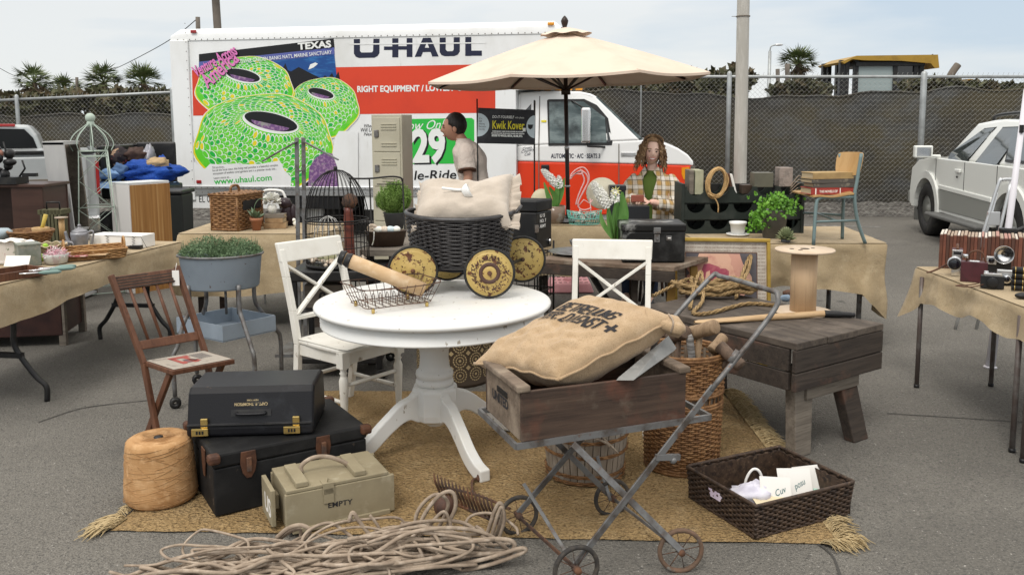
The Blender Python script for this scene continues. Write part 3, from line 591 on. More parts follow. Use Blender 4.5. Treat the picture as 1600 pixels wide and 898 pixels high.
for xc in (0,-2.7):
    mb=MB(); a0=[V((x,.03,z)) for x,z in arch(xc,.44,14)];a1=[V((x,.03,z)) for x,z in arch(xc,.54,14)]
    for i in range(14): mb.hexa([a0[i],a0[i+1],a1[i+1],a1[i]],[p-V((0,.06,0)) for p in (a0[i],a0[i+1],a1[i+1],a1[i])])
    mb.obj('fender_flare',m_suvw,su)
    for yy in (-.12,Wd+.12):
        mb=MB(); Rx=Matrix.Rotation(PI/2,3,'X')@Matrix.Identity(3)
        if xc==0: Rx=rz3(.0)@Rx
        mb.lathe([(.2,-.12),(.33,-.125),(.375,-.1),(.38,0),(.375,.1),(.33,.125),(.2,.12)],30,(xc,yy,.38),Rx); wl=mb.obj('wheel',m_rubber,su)
        mb=MB(); mb.lathe([(0,-.09),(.05,-.1),(.07,-.05),(.2,-.1),(.21,.1),(0,.1)],24,(xc,yy,.38),Rx); mb.obj('rim',m_irong if False else m_suvg,wl)
mb=MB(); mb.box((-1.35,.09,.36),(1.75,.18,.05)); mb.obj('running_board',mat('step_grey',(.12,.12,.115),.6),su,bev=.02)
mb=MB(); mb.box((-.28,.17,1.2),(.1,.24,.17)); mb.beam((-.3,.06,1.14),(-.3,-.06,1.14),.06,.04); mi_=mb.obj('mirror',m_suvw,su,bev=.035,seg=3)
mb=MB(); mb.box((-.329,.17,1.2),(.006,.19,.12)); mb.obj('mirror_glass',m_chrome,mi_)
mb=MB(); mb.box((-1.15,.015,.98),(.17,.03,.045)); mb.mat(1); mb.box((-1.12,.012,.9),(.02,.02,.03)); mb.obj('door_handle',[m_suvw,m_black],su,bev=.012)
for x in (-.32,-1.33,-2.3): mb=MB(); mb.beam((x,.002,.42),(x,.002,1.1),.007,.004,(0,1,0)); mb.obj('door_seam',m_black,su)
for yy in (-.3,Wd+.3):
    mb=MB(); mb.tube(spline([(-1.35,yy,1.62),(-1.5,yy,1.685),(-2.3,yy,1.71),(-3.1,yy,1.68),(-3.25,yy,1.61)],6),.022,6); mb.obj('roof_rail',m_black,su)
mb=MB(); mb.box((-1.35,Wd/2,.42),(4.3,1.5,.25)); mb.obj('underbody',m_black,su)
mb=MB(); mb.box((.8,Wd/2,.5),(.14,1.76,.2)); mb.obj('bumper',m_suvg,su,bev=.04)
# ---------------- grey pickup, left ----------------
m_silv=mat('silver_paint',(.52,.54,.54),.3,.35,coat=.5,layers=(((.44,.46,.46),2,.4,.7),))
tY=9.5; pq=at(156,280,tY); pz=.47; loc=pq-rz3(pz)@V((.9,0,0)); loc.z=0
pk=thing('parked_car','silver grey pickup seen from behind with a wide dark rear window','car',loc,pz); pmi=rootmat(pk).inverted(); pn_=rz3(pz)@V((0,1,0))
def PX(px,py,y): return (pmi@onplane(px,py,loc+pn_*y,pn_)).x
mb=MB(); mb.box((-.02,1.1,.88),(1.8,2.2,.9)); mb.obj('cargo_bed',m_silv,pk,bev=.03)
mb=MB(); mb.box((-.02,-.03,.99),(1.6,.06,.6)); mb.obj('tailgate',m_silv,pk,bev=.02); 
mb=MB(); mb.box((-.02,-.02,1.335),(1.78,.1,.03)); mb.box((.86,1.1,1.335),(.07,2.2,.03)); mb.obj('bed_rail',m_black,pk,bev=.008)
mb=MB(); mb.box((.88,-.035,1.05),(.035,.03,.36)); mb.obj('tail_light',m_redl,pk,bev=.01)
mb=MB(); mb.box((-.02,-.1,.56),(1.8,.2,.18)); mb.obj('bumper',m_chrome,pk,bev=.03)
mb=MB(); mb.box((.35,-.07,1.02),(.32,.02,.06)); mb.obj('tailgate_badge',m_steel_dk,pk,bev=.006)
cY=2.3; rx=PX(67,233,cY); rt=PX(44,191,cY)
mb=MB(); mb.hexa([V((-1.,cY,.5)),V((rx,cY,.5)),V((rx,cY,1.3)),V((rx-.06,cY,1.5)),V((rt,cY,1.63)),V((-.9,cY,1.65))],[V((-1.,cY+2.,.5)),V((rx,cY+2.,.5)),V((rx,cY+2.2,1.25)),V((rx-.06,cY+1.7,1.5)),V((rt,cY+1.2,1.63)),V((-.9,cY+1.2,1.65))]); mb.obj('cab',m_silv,pk,bev=.05,seg=4)
mb=MB(); mb.hexa([V((-.9,cY-.012,1.29)),V((rx-.05,cY-.012,1.29)),V((rx-.1,cY-.012,1.46)),V((rt-.05,cY-.012,1.575)),V((-.9,cY-.012,1.6))],[V((-.9,cY+.02,1.29)),V((rx-.05,cY+.02,1.29)),V((rx-.1,cY+.02,1.46)),V((rt-.05,cY+.02,1.575)),V((-.9,cY+.02,1.6))]); mb.obj('rear_window',mat('rear_glass',(.008,.009,.01),.12,spec=.25),pk)
mb=MB(); p=PX(6,191,cY); mb.box((p,cY-.015,1.625),(.25,.04,.035)); mb.obj('brake_light',m_redl,pk,bev=.01)
for x in (-.8,.76):
    for y in (.75,3.8):
        mb=MB(); mb.lathe([(.2,-.11),(.33,-.11),(.35,-.08),(.35,.08),(.33,.11),(.2,.11)],24,(x,y,.35),Matrix.Rotation(PI/2,3,'Y')); mb.obj('wheel',m_rubber,pk)
# ---------------- shared materials for the goods ----------------
m_cream=mat('white_furniture_paint',(.74,.74,.72),.42,layers=(((.72,.7,.65),4,.45,.7),((.36,.32,.26),(30,30,14),.665,.70,3)),bump=(('noise',(40,40,8),.0006),))
m_creamch=mat('ivory_chair_paint',(.76,.74,.68),.45,layers=(((.66,.63,.56),5,.45,.7),((.33,.28,.22),(32,32,14),.66,.70,3)),bump=(('noise',(40,40,8),.0006),))
m_ironr=mat('rusty_iron',(.07,.045,.035),.85,layers=(((.16,.075,.04),18,.42,.65),((.03,.025,.023),40,.55,.7)),bump=(('noise',90,.002),))
m_irong=mat('worn_grey_steel',(.2,.2,.2),.5,.5,layers=(((.1,.085,.075),14,.45,.65),((.16,.09,.06),30,.6,.72)))
m_dwood=wood('weathered_dark_wood',(.062,.048,.038),(.032,.025,.021),0,.85,1.,(((.15,.075,.05),4,.55,.75),),.002)
m_cratew=wood('old_crate_wood',(.085,.054,.038),(.034,.022,.017),0,.8,1.,(((.13,.052,.033),4,.5,.68),((.15,.12,.09),9,.58,.8)),.0015)
m_cratel=wood('worn_pale_crate_wood',(.2,.15,.11),(.12,.09,.065),0,.85,1.,(((.3,.24,.18),8,.5,.7),),.0015)
m_greyw=wood('grey_weathered_wood',(.22,.19,.155),(.13,.11,.09),0,.9,1.,(),.0015)
m_wickd=mat('dark_wicker',(.02,.018,.019),.33,layers=(((.05,.046,.046),30,.45,.7),),spec=.6)
m_wickb=mat('brown_wicker',(.23,.115,.045),.6,layers=(((.12,.055,.022),25,.42,.65),((.34,.19,.085),40,.52,.7)))
m_wickg=mat('golden_wicker',(.4,.22,.085),.6,layers=(((.24,.12,.045),30,.42,.65),((.5,.31,.14),50,.52,.7)))
m_seagr=mat('dark_seagrass',(.065,.04,.026),.6,layers=(((.025,.016,.012),35,.42,.62),((.13,.085,.055),60,.55,.7)))
m_linen=mat('linen',(.53,.46,.385),.9,layers=(((.46,.395,.325),6,.4,.7),),bump=(('noise',(300,300,300),.0008),('noise',9,.01)),sheen=.2)
m_sack=mat('jute_sack',(.47,.335,.205),.95,layers=(((.41,.285,.165),6,.4,.65),((.53,.39,.25),14,.5,.75),((.32,.215,.12),(220,220,220),.52,.68)),bump=(('noise',(330,330,330),.0016),('noise',12,.008)),sheen=.15)
m_print=mat('stencil_ink',(.03,.028,.03),.9,layers=(((.14,.1,.065),90,.68,.78),))
m_rope=mat('grey_rope',(.36,.285,.215),.9,layers=(((.23,.175,.13),14,.4,.65),((.47,.39,.31),25,.52,.72)),bump=(('noise',120,.002),))
m_sisal=mat('tan_rope',(.4,.27,.125),.9,layers=(((.27,.17,.075),30,.42,.65),((.5,.36,.19),50,.52,.7)),bump=(('wavez',(90,90,90),.003),))
m_yarn=mat('yarn',(.46,.265,.12),.95,layers=(((.38,.205,.085),9,.4,.65),((.54,.335,.17),30,.5,.7)),bump=(('noise',(20,20,260),.002),))
m_leather=mat('black_leather',(.009,.009,.011),.36,spec=.3,layers=(((.03,.032,.037),7,.55,.75),((.16,.1,.06),26,.7,.76)),bump=(('noise',160,.0006),))
m_trunk=mat('worn_black_trunk',(.012,.012,.0125),.6,spec=.2,layers=(((.026,.026,.026),6,.45,.7),((.11,.085,.065),22,.67,.74)),bump=(('noise',70,.001),))
m_brownle=mat('brown_leather',(.1,.042,.022),.6,layers=(((.05,.022,.014),18,.45,.65),))
m_brass=mat('brass',(.6,.44,.16),.3,.9)
m_ammo=mat('drab_paint_wood',(.3,.255,.165),.75,layers=(((.245,.205,.13),5,.42,.66),((.38,.335,.24),14,.56,.75),((.13,.1,.07),40,.7,.76)),bump=(('noise',(60,60,12),.001),))
m_chairw=wood('red_brown_wood',(.15,.065,.035),(.08,.033,.018),2,.5,1.)
m_scroll=mat('old_paper',(.6,.42,.25),.85,layers=(((.52,.35,.19),8,.4,.65),((.66,.5,.33),20,.5,.7)))
m_paper=mat('paper',(.82,.8,.76),.8,layers=(((.75,.72,.66),6,.5,.7),))
m_whyel=mat('wheel_yellow',(.52,.38,.13),.45,layers=(((.45,.31,.1),7,.4,.65),((.12,.045,.02),26,.57,.6),((.1,.04,.02),9,.66,.69)),bump=(('noise',60,.0006),))
m_whbrown=mat('wheel_brown',(.085,.045,.035),.6,layers=(((.5,.37,.13),40,.66,.7),))
m_mallet=wood('mallet_wood',(.33,.23,.14),(.22,.145,.085),2,.7,1.5)
m_malletd=wood('dark_mallet_wood',(.15,.1,.07),(.08,.055,.04),2,.75,1.5)
m_zinc=mat('zinc',(.3,.3,.29),.6,.4,layers=(((.2,.2,.195),6,.4,.65),((.4,.4,.39),16,.55,.72)))
# ---------------- rug ----------------
BL,BR,TRr,TLr=V((-1.6,3.28,0)),V((1.29,3.13,0)),V((1.26,5.02,0)),V((-1.55,5.1,0))
rug=thing('rug','large golden jute rug with frayed ends under the white pedestal table','rug',(0,4,0))
def rp(u,v):
    a=BL.lerp(BR,u);b=TLr.lerp(TRr,u); p=a.lerp(b,v); e=min(u,1-u,v,1-v)
    w_=.012*nz3((p.x*9,p.y*9,0)) if e<.001 else 0
    return V((p.x+w_,p.y+w_,.006+.010*min(1,e*40)+.006*nz3((p.x*3,p.y*3,2))*min(1,e*20)+.003*nz3((p.x*24,p.y*24,5))))
mb=MB(rug); mb.surf(rp,150,100); mb.obj('woven_field',m_jute,rug)
def fringe(mb,p0,p1,out,n,l,seed,curl=.3):
    random.seed(seed); out=V(out)
    for i in range(n):
        t=random.random(); p=V(p0).lerp(V(p1),t)+V((0,0,.012)); d=(out+V((rnd(-1,1)*curl,rnd(-1,1)*curl,0))).normalized(); k=l*rnd(.5,1.15)
        q=spline([p,p+d*k*.5+V((rnd(-.01,.01),rnd(-.01,.01),rnd(0,.022))),p+d*k+V((rnd(-.02,.02),rnd(-.02,.02),-.006))],3)
        mb.tube(q,[.0022]*(len(q)-1)+[.001],3,caps=False)
mb=MB(rug); fringe(mb,BR+V((-.05,.02,0)),TRr,(1,.1,0),1500,.11,3,.5); fringe(mb,BR+V((-.12,0,0)),BR+V((.0,.03,0)),(.7,-.4,0),160,.09,5,.4); mb.obj('fringe',m_fringe,rug)
mb=MB(rug); fringe(mb,BL+V((0,.0,0)),BL+V((.02,.09,0)),(-.8,-.35,0),260,.11,4,.5); fringe(mb,BL,TLr,(-1,0,0),300,.05,6); mb.obj('fringe',m_fringe,rug)
# ---------------- white pedestal table ----------------
TC=V((-.385,4.14,0))
tb=thing('pedestal_table','round white painted table on a turned pedestal with four curved feet','table',TC)
mb=MB(); Rt=.573
mb.lathe([(0,.759),(.15,.76),(.4,.7602),(Rt-.055,.7602),(Rt-.05,.7575),(Rt-.044,.7575),(Rt-.02,.757),(Rt-.004,.752),(Rt,.744),(Rt-.001,.736),(Rt-.01,.728),(Rt-.028,.724),(Rt-.06,.722)],96); mb.obj('tabletop',m_cream,tb)
mb=MB(); mb.lathe([(Rt-.06,.724),(Rt-.036,.722),(Rt-.036,.668),(Rt-.03,.664),(Rt-.03,.658),(Rt-.036,.654),(Rt-.06,.652),(Rt-.06,.724)],96); mb.box((-Rt+.03,-.02,.69),(.012,.035,.07)); mb.obj('apron',m_cream,tb)
mb=MB(); mb.lathe([(.2,.722),(.2,.69),(.105,.685),(.1,.66),(.083,.65),(.083,.6),(.09,.595),(.094,.58),(.09,.565),(.08,.56),(.088,.548),(.09,.535),(.08,.522),(.072,.51),(.07,.47),(.074,.43),(.078,.415),(.09,.405),(.093,.39),(.09,.375),(.083,.37),(.092,.36),(.094,.345),(.088,.335)],40); mb.obj('column',m_cream,tb)
mb=MB(); mb.lathe([(.09,.335),(.112,.328),(.116,.31),(.116,.2),(.11,.17),(.085,.155),(.05,.15),(0,.15)],8,R=rz3(.39),sm=False); mb.lathe([(.05,.152),(.045,.13),(0,.12)],20); mb.obj('hub',m_cream,tb,bev=.008)
for i in range(4):
    a=math.radians(-59+90*i); d=V((math.cos(a),math.sin(a),0)); s=V((-d.y,d.x,0))
    ctr=spline([(.09,.235),(.17,.225),(.26,.165),(.35,.09),(.43,.05),(.505,.036)],6); hh=[.15,.145,.13,.115,.105,.1,.095,.09,.085,.08,.078,.076,.075,.074,.073,.072,.072,.072,.072,.072,.072,.07,.07,.068,.066,.066,.066,.066,.066,.066,.066]
    mb=MB(); vs=[];fs=[];N=len(ctr)
    for k,p in enumerate(ctr):
        q=ctr[min(k+1,N-1)]-ctr[max(0,k-1)]; n=V((-q.y,q.x,0)).normalized(); h=hh[min(k,len(hh)-1)]/2; wdt=.052/2
        if k>N-4: n=V((0,1,0))
        for o,sg in ((h,-1),(h,1),(-h,1),(-h,-1)):
            u=p.x+n.x*o; z=max(.012,p.y+n.y*o); vs.append(d*u+s*wdt*sg+V((0,0,z)))
    for k in range(N-1):
        for j in range(4): l=(j+1)%4; fs.append((k*4+j,k*4+l,k*4+4+l,k*4+4+j))
    fs+=[(3,2,1,0),tuple((N-1)*4+j for j in range(4))]
    mb.add(vs,fs); mb.obj('leg',m_cream,tb,bev=.007)
# ---------------- white cross back chairs ----------------
def xchair(loc,rz,label,m):
    """faces local +x, width along y"""
    r=thing('cross_back_chair',label,'chair',loc,rz,'white cross back chairs'); w_=.2;D=.4
    bp=lambda y,z: V((-.0-.13*max(0,(z-.42)/.52)**1.2,y,z))
    mb=MB(); o=[(-.01,-w_-.005),(.2,-w_-.02),(.36,-w_-.02),(.4,-w_+.03),(.415,-.06),(.405,0),(.415,.06),(.4,w_-.03),(.36,w_+.02),(.2,w_+.02),(-.01,w_+.005)]
    mb.surf(lambda u,v:V((-.01+.415*u-.012*math.sin(u*PI)*0,(v-.5)*2*(w_+.01+.012*u)*(1-.1*max(0,(u-.85)/.15)**2),.452-.012*math.sin(PI*u)*math.cos((v-.5)*PI)**.7 if 0<u<1 else .45)),16,16)
    mb.prism([(x,y) for x,y in o],(0,0,.424),(1,0,0),(0,1,0),(0,0,.024)); mb.obj('seat',m,r,bev=.008)
    mb=MB(); mb.box((.36,0,.39),(.022,2*w_-.02,.06)); mb.box((.18,-w_+.01,.39),(.34,.022,.06)); mb.box((.18,w_-.01,.39),(.34,.022,.06)); mb.box((.01,0,.39),(.022,2*w_-.02,.06)); mb.obj('seat_frame',m,r,bev=.003)
    for s in (-1,1):
        mb=MB(); y=s*w_
        P=[V((-.06,y,0)),V((-.015,y,.22)),V((0,y,.42)),bp(y,.6),bp(y,.78),bp(y,.93)]
        for k in range(5): mb.hexa([P[k]+V((a,b,0)) for a,b in ((-.02,-.015),(.02,-.015),(.02,.015),(-.02,.015))],[P[k+1]+V((a,b,0)) for a,b in ((-.02,-.015),(.02,-.015),(.02,.015),(-.02,.015))])
        mb.obj('back_post',m,r,bev=.003)
        mb=MB(); mb.box((.365,s*(w_-.005),.39),(.05,.05,.085)); mb.lathe([(.014,0),(.016,.06),(.022,.2),(.025,.28),(.018,.3),(.015,.31),(.022,.32),(.015,.33),(.024,.35),(.024,.36)],14,(.365,s*(w_-.005),0)); mb.obj('front_leg',m,r)
        mb=MB(); mb.tube([V((-.03,y,.16)),V((.365,y*.97,.16))],.011,8); mb.obj('stretcher',m,r)
    mb=MB(); mb.tube([V((.365,-w_,.25)),V((.365,w_,.25))],.011,8); mb.obj('stretcher',m,r)
    mb=MB(); mb.tube([V((-.02,-w_,.22)),V((-.02,w_,.22))],.011,8); mb.obj('stretcher',m,r)
    mb=MB(); mb.hexa([bp(-w_-.018,.86)+V((-.014,0,0)),bp(w_+.018,.86)+V((-.014,0,0)),bp(w_+.018,.86)+V((.016,0,0)),bp(-w_-.018,.86)+V((.016,0,0))],[bp(-w_-.022,.965)+V((-.014,0,0)),bp(w_+.022,.965)+V((-.014,0,0)),bp(w_+.022,.965)+V((.016,0,0)),bp(-w_-.022,.965)+V((.016,0,0))]); mb.obj('top_rail',m,r,bev=.006)
    mb=MB(); mb.beam(bp(-w_+.01,.56),bp(w_-.01,.56),.022,.04,(1,0,0)); mb.obj('lower_rail',m,r,bev=.003)
    for s in (-1,1):
        mb=MB(); mb.beam(bp(-w_*.94,.71-s*.135)+V((.006*s,0,0)),bp(w_*.94,.71+s*.135)+V((.006*s,0,0)),.014,.034,(1,0,0)); mb.obj('cross_bar',m,r,bev=.002)
    return r
xchair((-1.045,4.76,0),math.atan2(-.24,.30),'ivory white chair left of the round table with its whole seat in view',m_creamch)
xchair((.535,4.62,0),math.radians(-99),'ivory white cross back chair behind the burlap sack, only its back in view',m_creamch)
# ---------------- wire basket with rolled charts ----------------
a=V((-.626,3.813,.762));b=V((-.399,3.959,.762)); l=(b-a); Lb=l.length+.04; ang=math.atan2(l.y,l.x)
wb=thing('wire_basket','small rusty wire basket on little feet at the front of the round table','basket',a,ang)
W_,D_,Hb=Lb,.2,.085
def rim(k,e,z): return [V((-.02-e,-e,z)),V((W_-.02+e,-e,z)),V((W_-.02+e,D_+e,z)),V((-.02-e,D_+e,z))]
mb=MB(); 
for e,z,r in ((.035,.115,.0028),(.0,.022,.0022),(.015,.06,.0016)):
    c=rim(0,e,z); mb.tube(spline([c[0],(c[0]+c[1])/2+V((0,0,-.008 if z>.1 else 0)),c[1],(c[1]+c[2])/2+V((0,0,.008 if z>.1 else 0)),c[2],(c[2]+c[3])/2,c[3],(c[0]+c[3])/2],4,True),r,5,True)
c0=rim(0,0,.022);c1=rim(0,.035,.115)
for k in range(4):
    n=9 if k%2==0 else 6
    for i in range(n):
        t=i/n; p=c0[k].lerp(c0[(k+1)%4],t);q=c1[k].lerp(c1[(k+1)%4],t); mb.tube([p,q],.0016,4)
for i in range(9):
    t=(i+.5)/9; p=c0[0].lerp(c0[1],t);q=c0[3].lerp(c0[2],t); mb.tube([p,q],.0016,4); mb.tube(spline([p+V((0,.05,0)),p+V((0,.055,.045)),p+V((0,.075,.05)),p+V((0,.08,0))],4),.0016,4)
mb.obj('wire_frame',m_ironr,wb)
for x,y in ((0,0),(W_-.04,0),(0,D_),(W_-.04,D_)):
    mb=MB(); mb.lathe([(.008,0),(.009,.014),(.004,.024)],8,(x,y,0)); mb.obj('foot',m_brass,wb)
for i,(p0,p1,lab) in enumerate((((-.757,4.0,.97),(-.415,3.995,.832),'nearer of the two rolled tan wall charts propped in the wire basket'),((-.80,4.075,.972),(-.45,4.075,.835),'rolled tan wall chart mostly hidden behind the nearer roll in the wire basket'))):
    p0=V(p0);p1=V(p1);d=(p1-p0).normalized(); r=thing('rolled_chart',lab,'rolled chart',p0,0,'charts in the wire basket')
    mb=MB(r); mb.tube([p0,p1],.034 if i==0 else .03,20); mb.tube([p1-d*.001,p1+d*.004],.02,12); mb.obj('paper_roll',m_scroll,r)
    mb=MB(r); mb.tube([p0-d*.028,p0-d*.026,p0-d*.004,p0+d*.001],[.01,.03,.037,.037],18); mb.obj('end_knob',m_black,r)
# ---------------- wicker pram ----------------
pm=thing('doll_pram','black wicker doll pram with yellow rusty disc wheels on the round table','pram',(-.2,4.38,.762))
def wheel(c,yaw,r=.126):
    R=rz3(yaw)@Matrix.Rotation(PI/2,3,'X'); g=MB(pm); g.lathe([(r-.013,-.007),(r-.010,-.010),(r-.004,-.009),(r,0),(r-.004,.009),(r-.010,.010),(r-.013,.007),(r-.014,0),(r-.013,-.007)],44,c,R); w_=g.obj('wheel',m_rubber,pm)
    g=MB(pm); g.lathe([(0,.016),(.014,.016),(.03,.014),(.034,.011),(.054,.011),(.058,.007),(.09,.010),(.1,.007),(.104,.002),(r-.013,.008),(r-.012,-.006),(.1,-.004),(0,-.008)],44,c,R); g.obj('disc',m_whyel,w_)
    g=MB(pm); random.seed(int(abs(c.x)*1000)); heavy=c.y<4.18
    if heavy: g.lathe([(.034,.0122),(.053,.0122),(.053,.0115),(.034,.0115)],36,c,R)
    for q_ in range(300 if heavy else 120):
        a=rnd(0,6.28); rr_=random.gauss(.076,.010) if heavy else (random.gauss(.056,.003) if q_<70 else rnd(.03,.1)); s_=rnd(.0012,.0042)*(1 if heavy else .8); rr_=min(rr_,.104)
        zz=.0112 if rr_<.059 else .0098 if rr_<.1 else .006
        P=[V((rr_*math.cos(a)+s_*rnd(.6,1.5)*math.cos(k_*PI/3),rr_*math.sin(a)+s_*rnd(.6,1.5)*math.sin(k_*PI/3),zz+.0012)) for k_ in range(6)]; g.add([c+R@p_ for p_ in P],[tuple(range(6))])
    g.obj('rust',m_whbrown,w_)
    g=MB(pm); g.lathe([(0,.026),(.009,.025),(.012,.016),(.0121,.01)],12,c,R); g.obj('hub',m_ironr,w_)
wheel(V((-.49,4.21,.888)),.12);wheel(V((-.11,4.135,.888)),.05);wheel(V((.055,4.56,.888)),.05);wheel(V((-.35,4.62,.888)),.1)
mb=MB(pm)
for p,q in (((-.49,4.21,.888),(-.35,4.62,.888)),((-.11,4.135,.888),(.055,4.56,.888))): mb.tube([V(p),V(q)],.009,8)
mb.tube([V((-.46,4.3,.888)),V((-.3,4.3,.868)),V((-.09,4.22,.888))],.008,6); mb.tube([V((-.38,4.52,.888)),V((-.1,4.5,.868)),V((.03,4.48,.888))],.008,6); mb.obj('axle_frame',m_black,pm)
PC=V((-.262,4.4,0))
def pram(t,h):
    a=2*PI*t; k=.84+.16*h**.8-.1*max(0,.15-h)/.15; rx=.277*k; ry=.205*k; e=2.6
    c,s=math.cos(a),math.sin(a); x=rx*math.copysign(abs(c)**(2/e),c);y=ry*math.copysign(abs(s)**(2/e),s)
    q=rz3(-.08)@V((x,y,0)); return PC+q+V((0,0,.885+.265*h+.012*math.cos(2*a)*h))
mb=MB(pm); weave(mb,pram,40,26,.0055,.5,thick=.0042); mb.tube([pram(i/80,1.) for i in range(80)],.011,8,True); mb.tube([pram(i/80,.97)*1+V((0,0,.012)) for i in range(80)],.009,8,True); mb.tube([pram(i/80,.02) for i in range(80)],.009,8,True)
for i in range(88): mb.tube([pram(i/88,h/5) for h in range(6)],.0032,4,caps=False)
for i in range(10):
    a=pram(i/20+.02,.02);b=pram(1-i/20-.02,.02); mb.tube([a,b],.006,5)
mb.obj('basket',m_wickd,pm)
mb=MB(pm); mb.add([pram(i/40,.04)*.98+PC*.02 for i in range(40)],[tuple(range(40))]); 
mb.surf(lambda u,v:(pram(u,v)-PC)*1.0*V((1,1,1)).z*1+PC-(pram(u,v)-PC-V((0,0,(pram(u,v)-PC).z)))*.03,40,4,cu=True); mb.obj('lining',m_black,pm)
mb=MB(pm); p=pram(.985,1.)
mb.tube(spline([pram(.96,.9),pram(.97,1.)+V((.03,0,.02)),pram(.03,1.)+V((.03,0,.02)),pram(.05,.9)],6),.009,6); mb.obj('handle_loop',m_wickd,pm)
def pillow(mb,c,ax,ay,az,L_,W2,T_,seed=1.,e=.5,sag=.0,wr=.02,up=0.):
    c=V(c);ax=V(ax).normalized();ay=V(ay).normalized();az=V(az).normalized()
    for sg in (1,-1):
        def f(u,v):
            x=2*u-1;y=2*v-1; h=max(0,(1-abs(x)**3.2))**e*max(0,(1-abs(y)**3.2))**e
            px=x*(1-.10*abs(y)**2*(1-abs(x))-.07*(1-y*y)*abs(x)**6); py=y*(1-.08*(1-x*x)*abs(y)**6)
            w_=wr*h*(nz3((x*2.3,y*2.3,seed))+.5*nz3((x*6,y*6,seed+3)))+wr*.7*(1-h)*math.sin(9*math.atan2(y,x)+seed)*.5
            return c+ax*(px*L_/2)+ay*(py*W2/2+up*(abs(x)**1.6-.45)*max(0,y+.3)*(1+.35*x))+az*(sg*(h*T_/2)+w_-sag*(1-x*x)*(1-y*y))
        mb.surf(f,40,28)
cu=thing('cushion','cream linen cushion with a ruffled edge filling the black pram','cushion',(-.2,4.4,1.15))
mb=MB(cu); ax=V((.985,-.05,.03)); az=V((.0,-.52,.85)); ay=az.cross(ax); cc=V((-.245,4.4,1.185)); pillow(mb,cc,ax,ay,az,.5,.36,.27,2.,.5,.02,.02,.10); mb.obj('body',m_linen,cu)
for sgn in (1,-1):
    mb=MB(cu)
    def ruf(u,v):
        y=(v-.5)*.36; o=.225+u*(.065 if sgn>0 else .03); y+=(.05*(1+.35*sgn) if v>.5 else 0)*(v-.5)*2; w_=.016*u*math.sin(v*62+math.sin(v*17)*1.5)+.01*u*math.sin(v*29); return cc+ax*(sgn*o+ .006*math.sin(v*31)*u)+ay*y*(1+.15*u)+az*w_
    mb.surf(ruf,4,90); mb.obj('ruffle',m_linen,cu)
mb=MB((-.3,4.32,1.29)); R=Matrix.Rotation(1.2,3,'Y'); p=at(728,300,4.3)
ld=thing('enamel_ladle','small white enamel scoop with a bent handle lying on the cushion','ladle',p)
mb=MB(ld); mb.lathe([(.0,-.02),(.025,-.015),(.036,.008),(.038,.022),(.035,.022),(.03,.005),(0,-.012)],18,p,Matrix.Rotation(1.1,3,'Y')); mb.obj('bowl',m_white,ld)
mb=MB(ld); mb.tube(spline([p+V((-.02,0,.01)),p+V((-.06,0,.012)),p+V((-.12,0,.02))],4),.007,6); mb.obj('handle',m_white,ld)
# ---------------- crate on a folding stroller frame ----------------
cz=.36; lx=V((math.cos(cz),math.sin(cz),0)); ly=V((-lx.y,lx.x,0)); O=V((.03,2.905,0))
st=thing('stroller_frame','folded grey metal stroller frame on four spoked wheels, carrying the wooden crate','stroller',O,cz)
CL,CD=.66,.385
wA,wB,wC,wD=V((.02,3.232,.08)),V((.215,2.81,.085)),V((.405,3.39,.08)),V((.60,2.945,.08))
def swheel(c,yaw,r,m):
    g=MB(st); R=rz3(yaw)@Matrix.Rotation(PI/2,3,'X'); 
    g.lathe([(r-.014,-.008),(r-.004,-.009),(r,-.003),(r,.003),(r-.004,.009),(r-.014,.008),(r-.016,0),(r-.014,-.008)],36,c,R); w_=g.obj('wheel',m,st)
    g=MB(st); g.lathe([(0,-.024),(.012,-.024),(.014,-.01),(.014,.01),(.012,.024),(0,.024)],12,c,R)
    for k in range(8):
        a=2*PI*k/8+.2; d=R@V((math.cos(a),math.sin(a),0)); g.tube([c+d*.01,c+d*(r-.012)],.0016,4)
    g.obj('spokes',m_ironr,w_)
m_tyre=mat('hard_rubber',(.035,.032,.03),.8,layers=(((.09,.075,.06),20,.45,.65),))
m_tyrer=mat('rusted_tyre',(.1,.07,.05),.85,layers=(((.17,.1,.065),22,.4,.65),((.2,.19,.17),30,.58,.7)))
yw=cz-.05
swheel(wA,yw+.0,.082,m_tyre);swheel(wB,yw,.086,m_tyre);swheel(wC,yw,.08,m_tyre);swheel(wD,yw-.25,.084,m_tyrer)
def bar(p,q,w_=.022,h_=.007,name='bar',m=None,up=None):
    g=MB(st); g.beam(p,q,w_,h_,up if up is not None else ly); g.obj(name,m or m_irong,st,bev=.0015); 
Pn=V((.705,2.985,.66)); Pt=V((.955,3.06,.985)); sy=ly*.385
bar(wB+V((0,0,.01))+ly*.01,Pn+(Pt-Pn)*.04,.008,.024,up=lx)
bar(wA+V((0,0,.01)),Pn+sy-V((0,0,.08))-lx*.13,.008,.024,up=lx)
bar(wD-ly*.015,V((.21,2.93,.485))+lx*.0,.008,.024,up=lx)
bar(wC,V((.08,3.23,.47)),.008,.022,up=lx)
bar(wA+V((0,0,-.005)),wB+V((0,0,.0)),.016,.006,m=m_ironr); bar(wC,wD,.014,.006)
bar(wA+V((.03,-.02,.14))-lx*.01,V((.19,2.95,.07)),.014,.005)
bar(wC+V((-.06,.02,.17)),wC+V((-.01,-.03,.0)),.014,.005)
g=MB(st); zf=.488; c4=[O-lx*.02+V((0,0,zf)),O+lx*(CL+.1)-ly*.015+V((0,0,zf+.012)),O+lx*(CL+.1)+ly*(CD+.02)+V((0,0,zf+.012)),O+ly*(CD+.02)-lx*.02+V((0,0,zf))]
for k in range(4): g.beam(c4[k],c4[(k+1)%4],.012,.022)
g.obj('carrier_frame',m_irong,st)
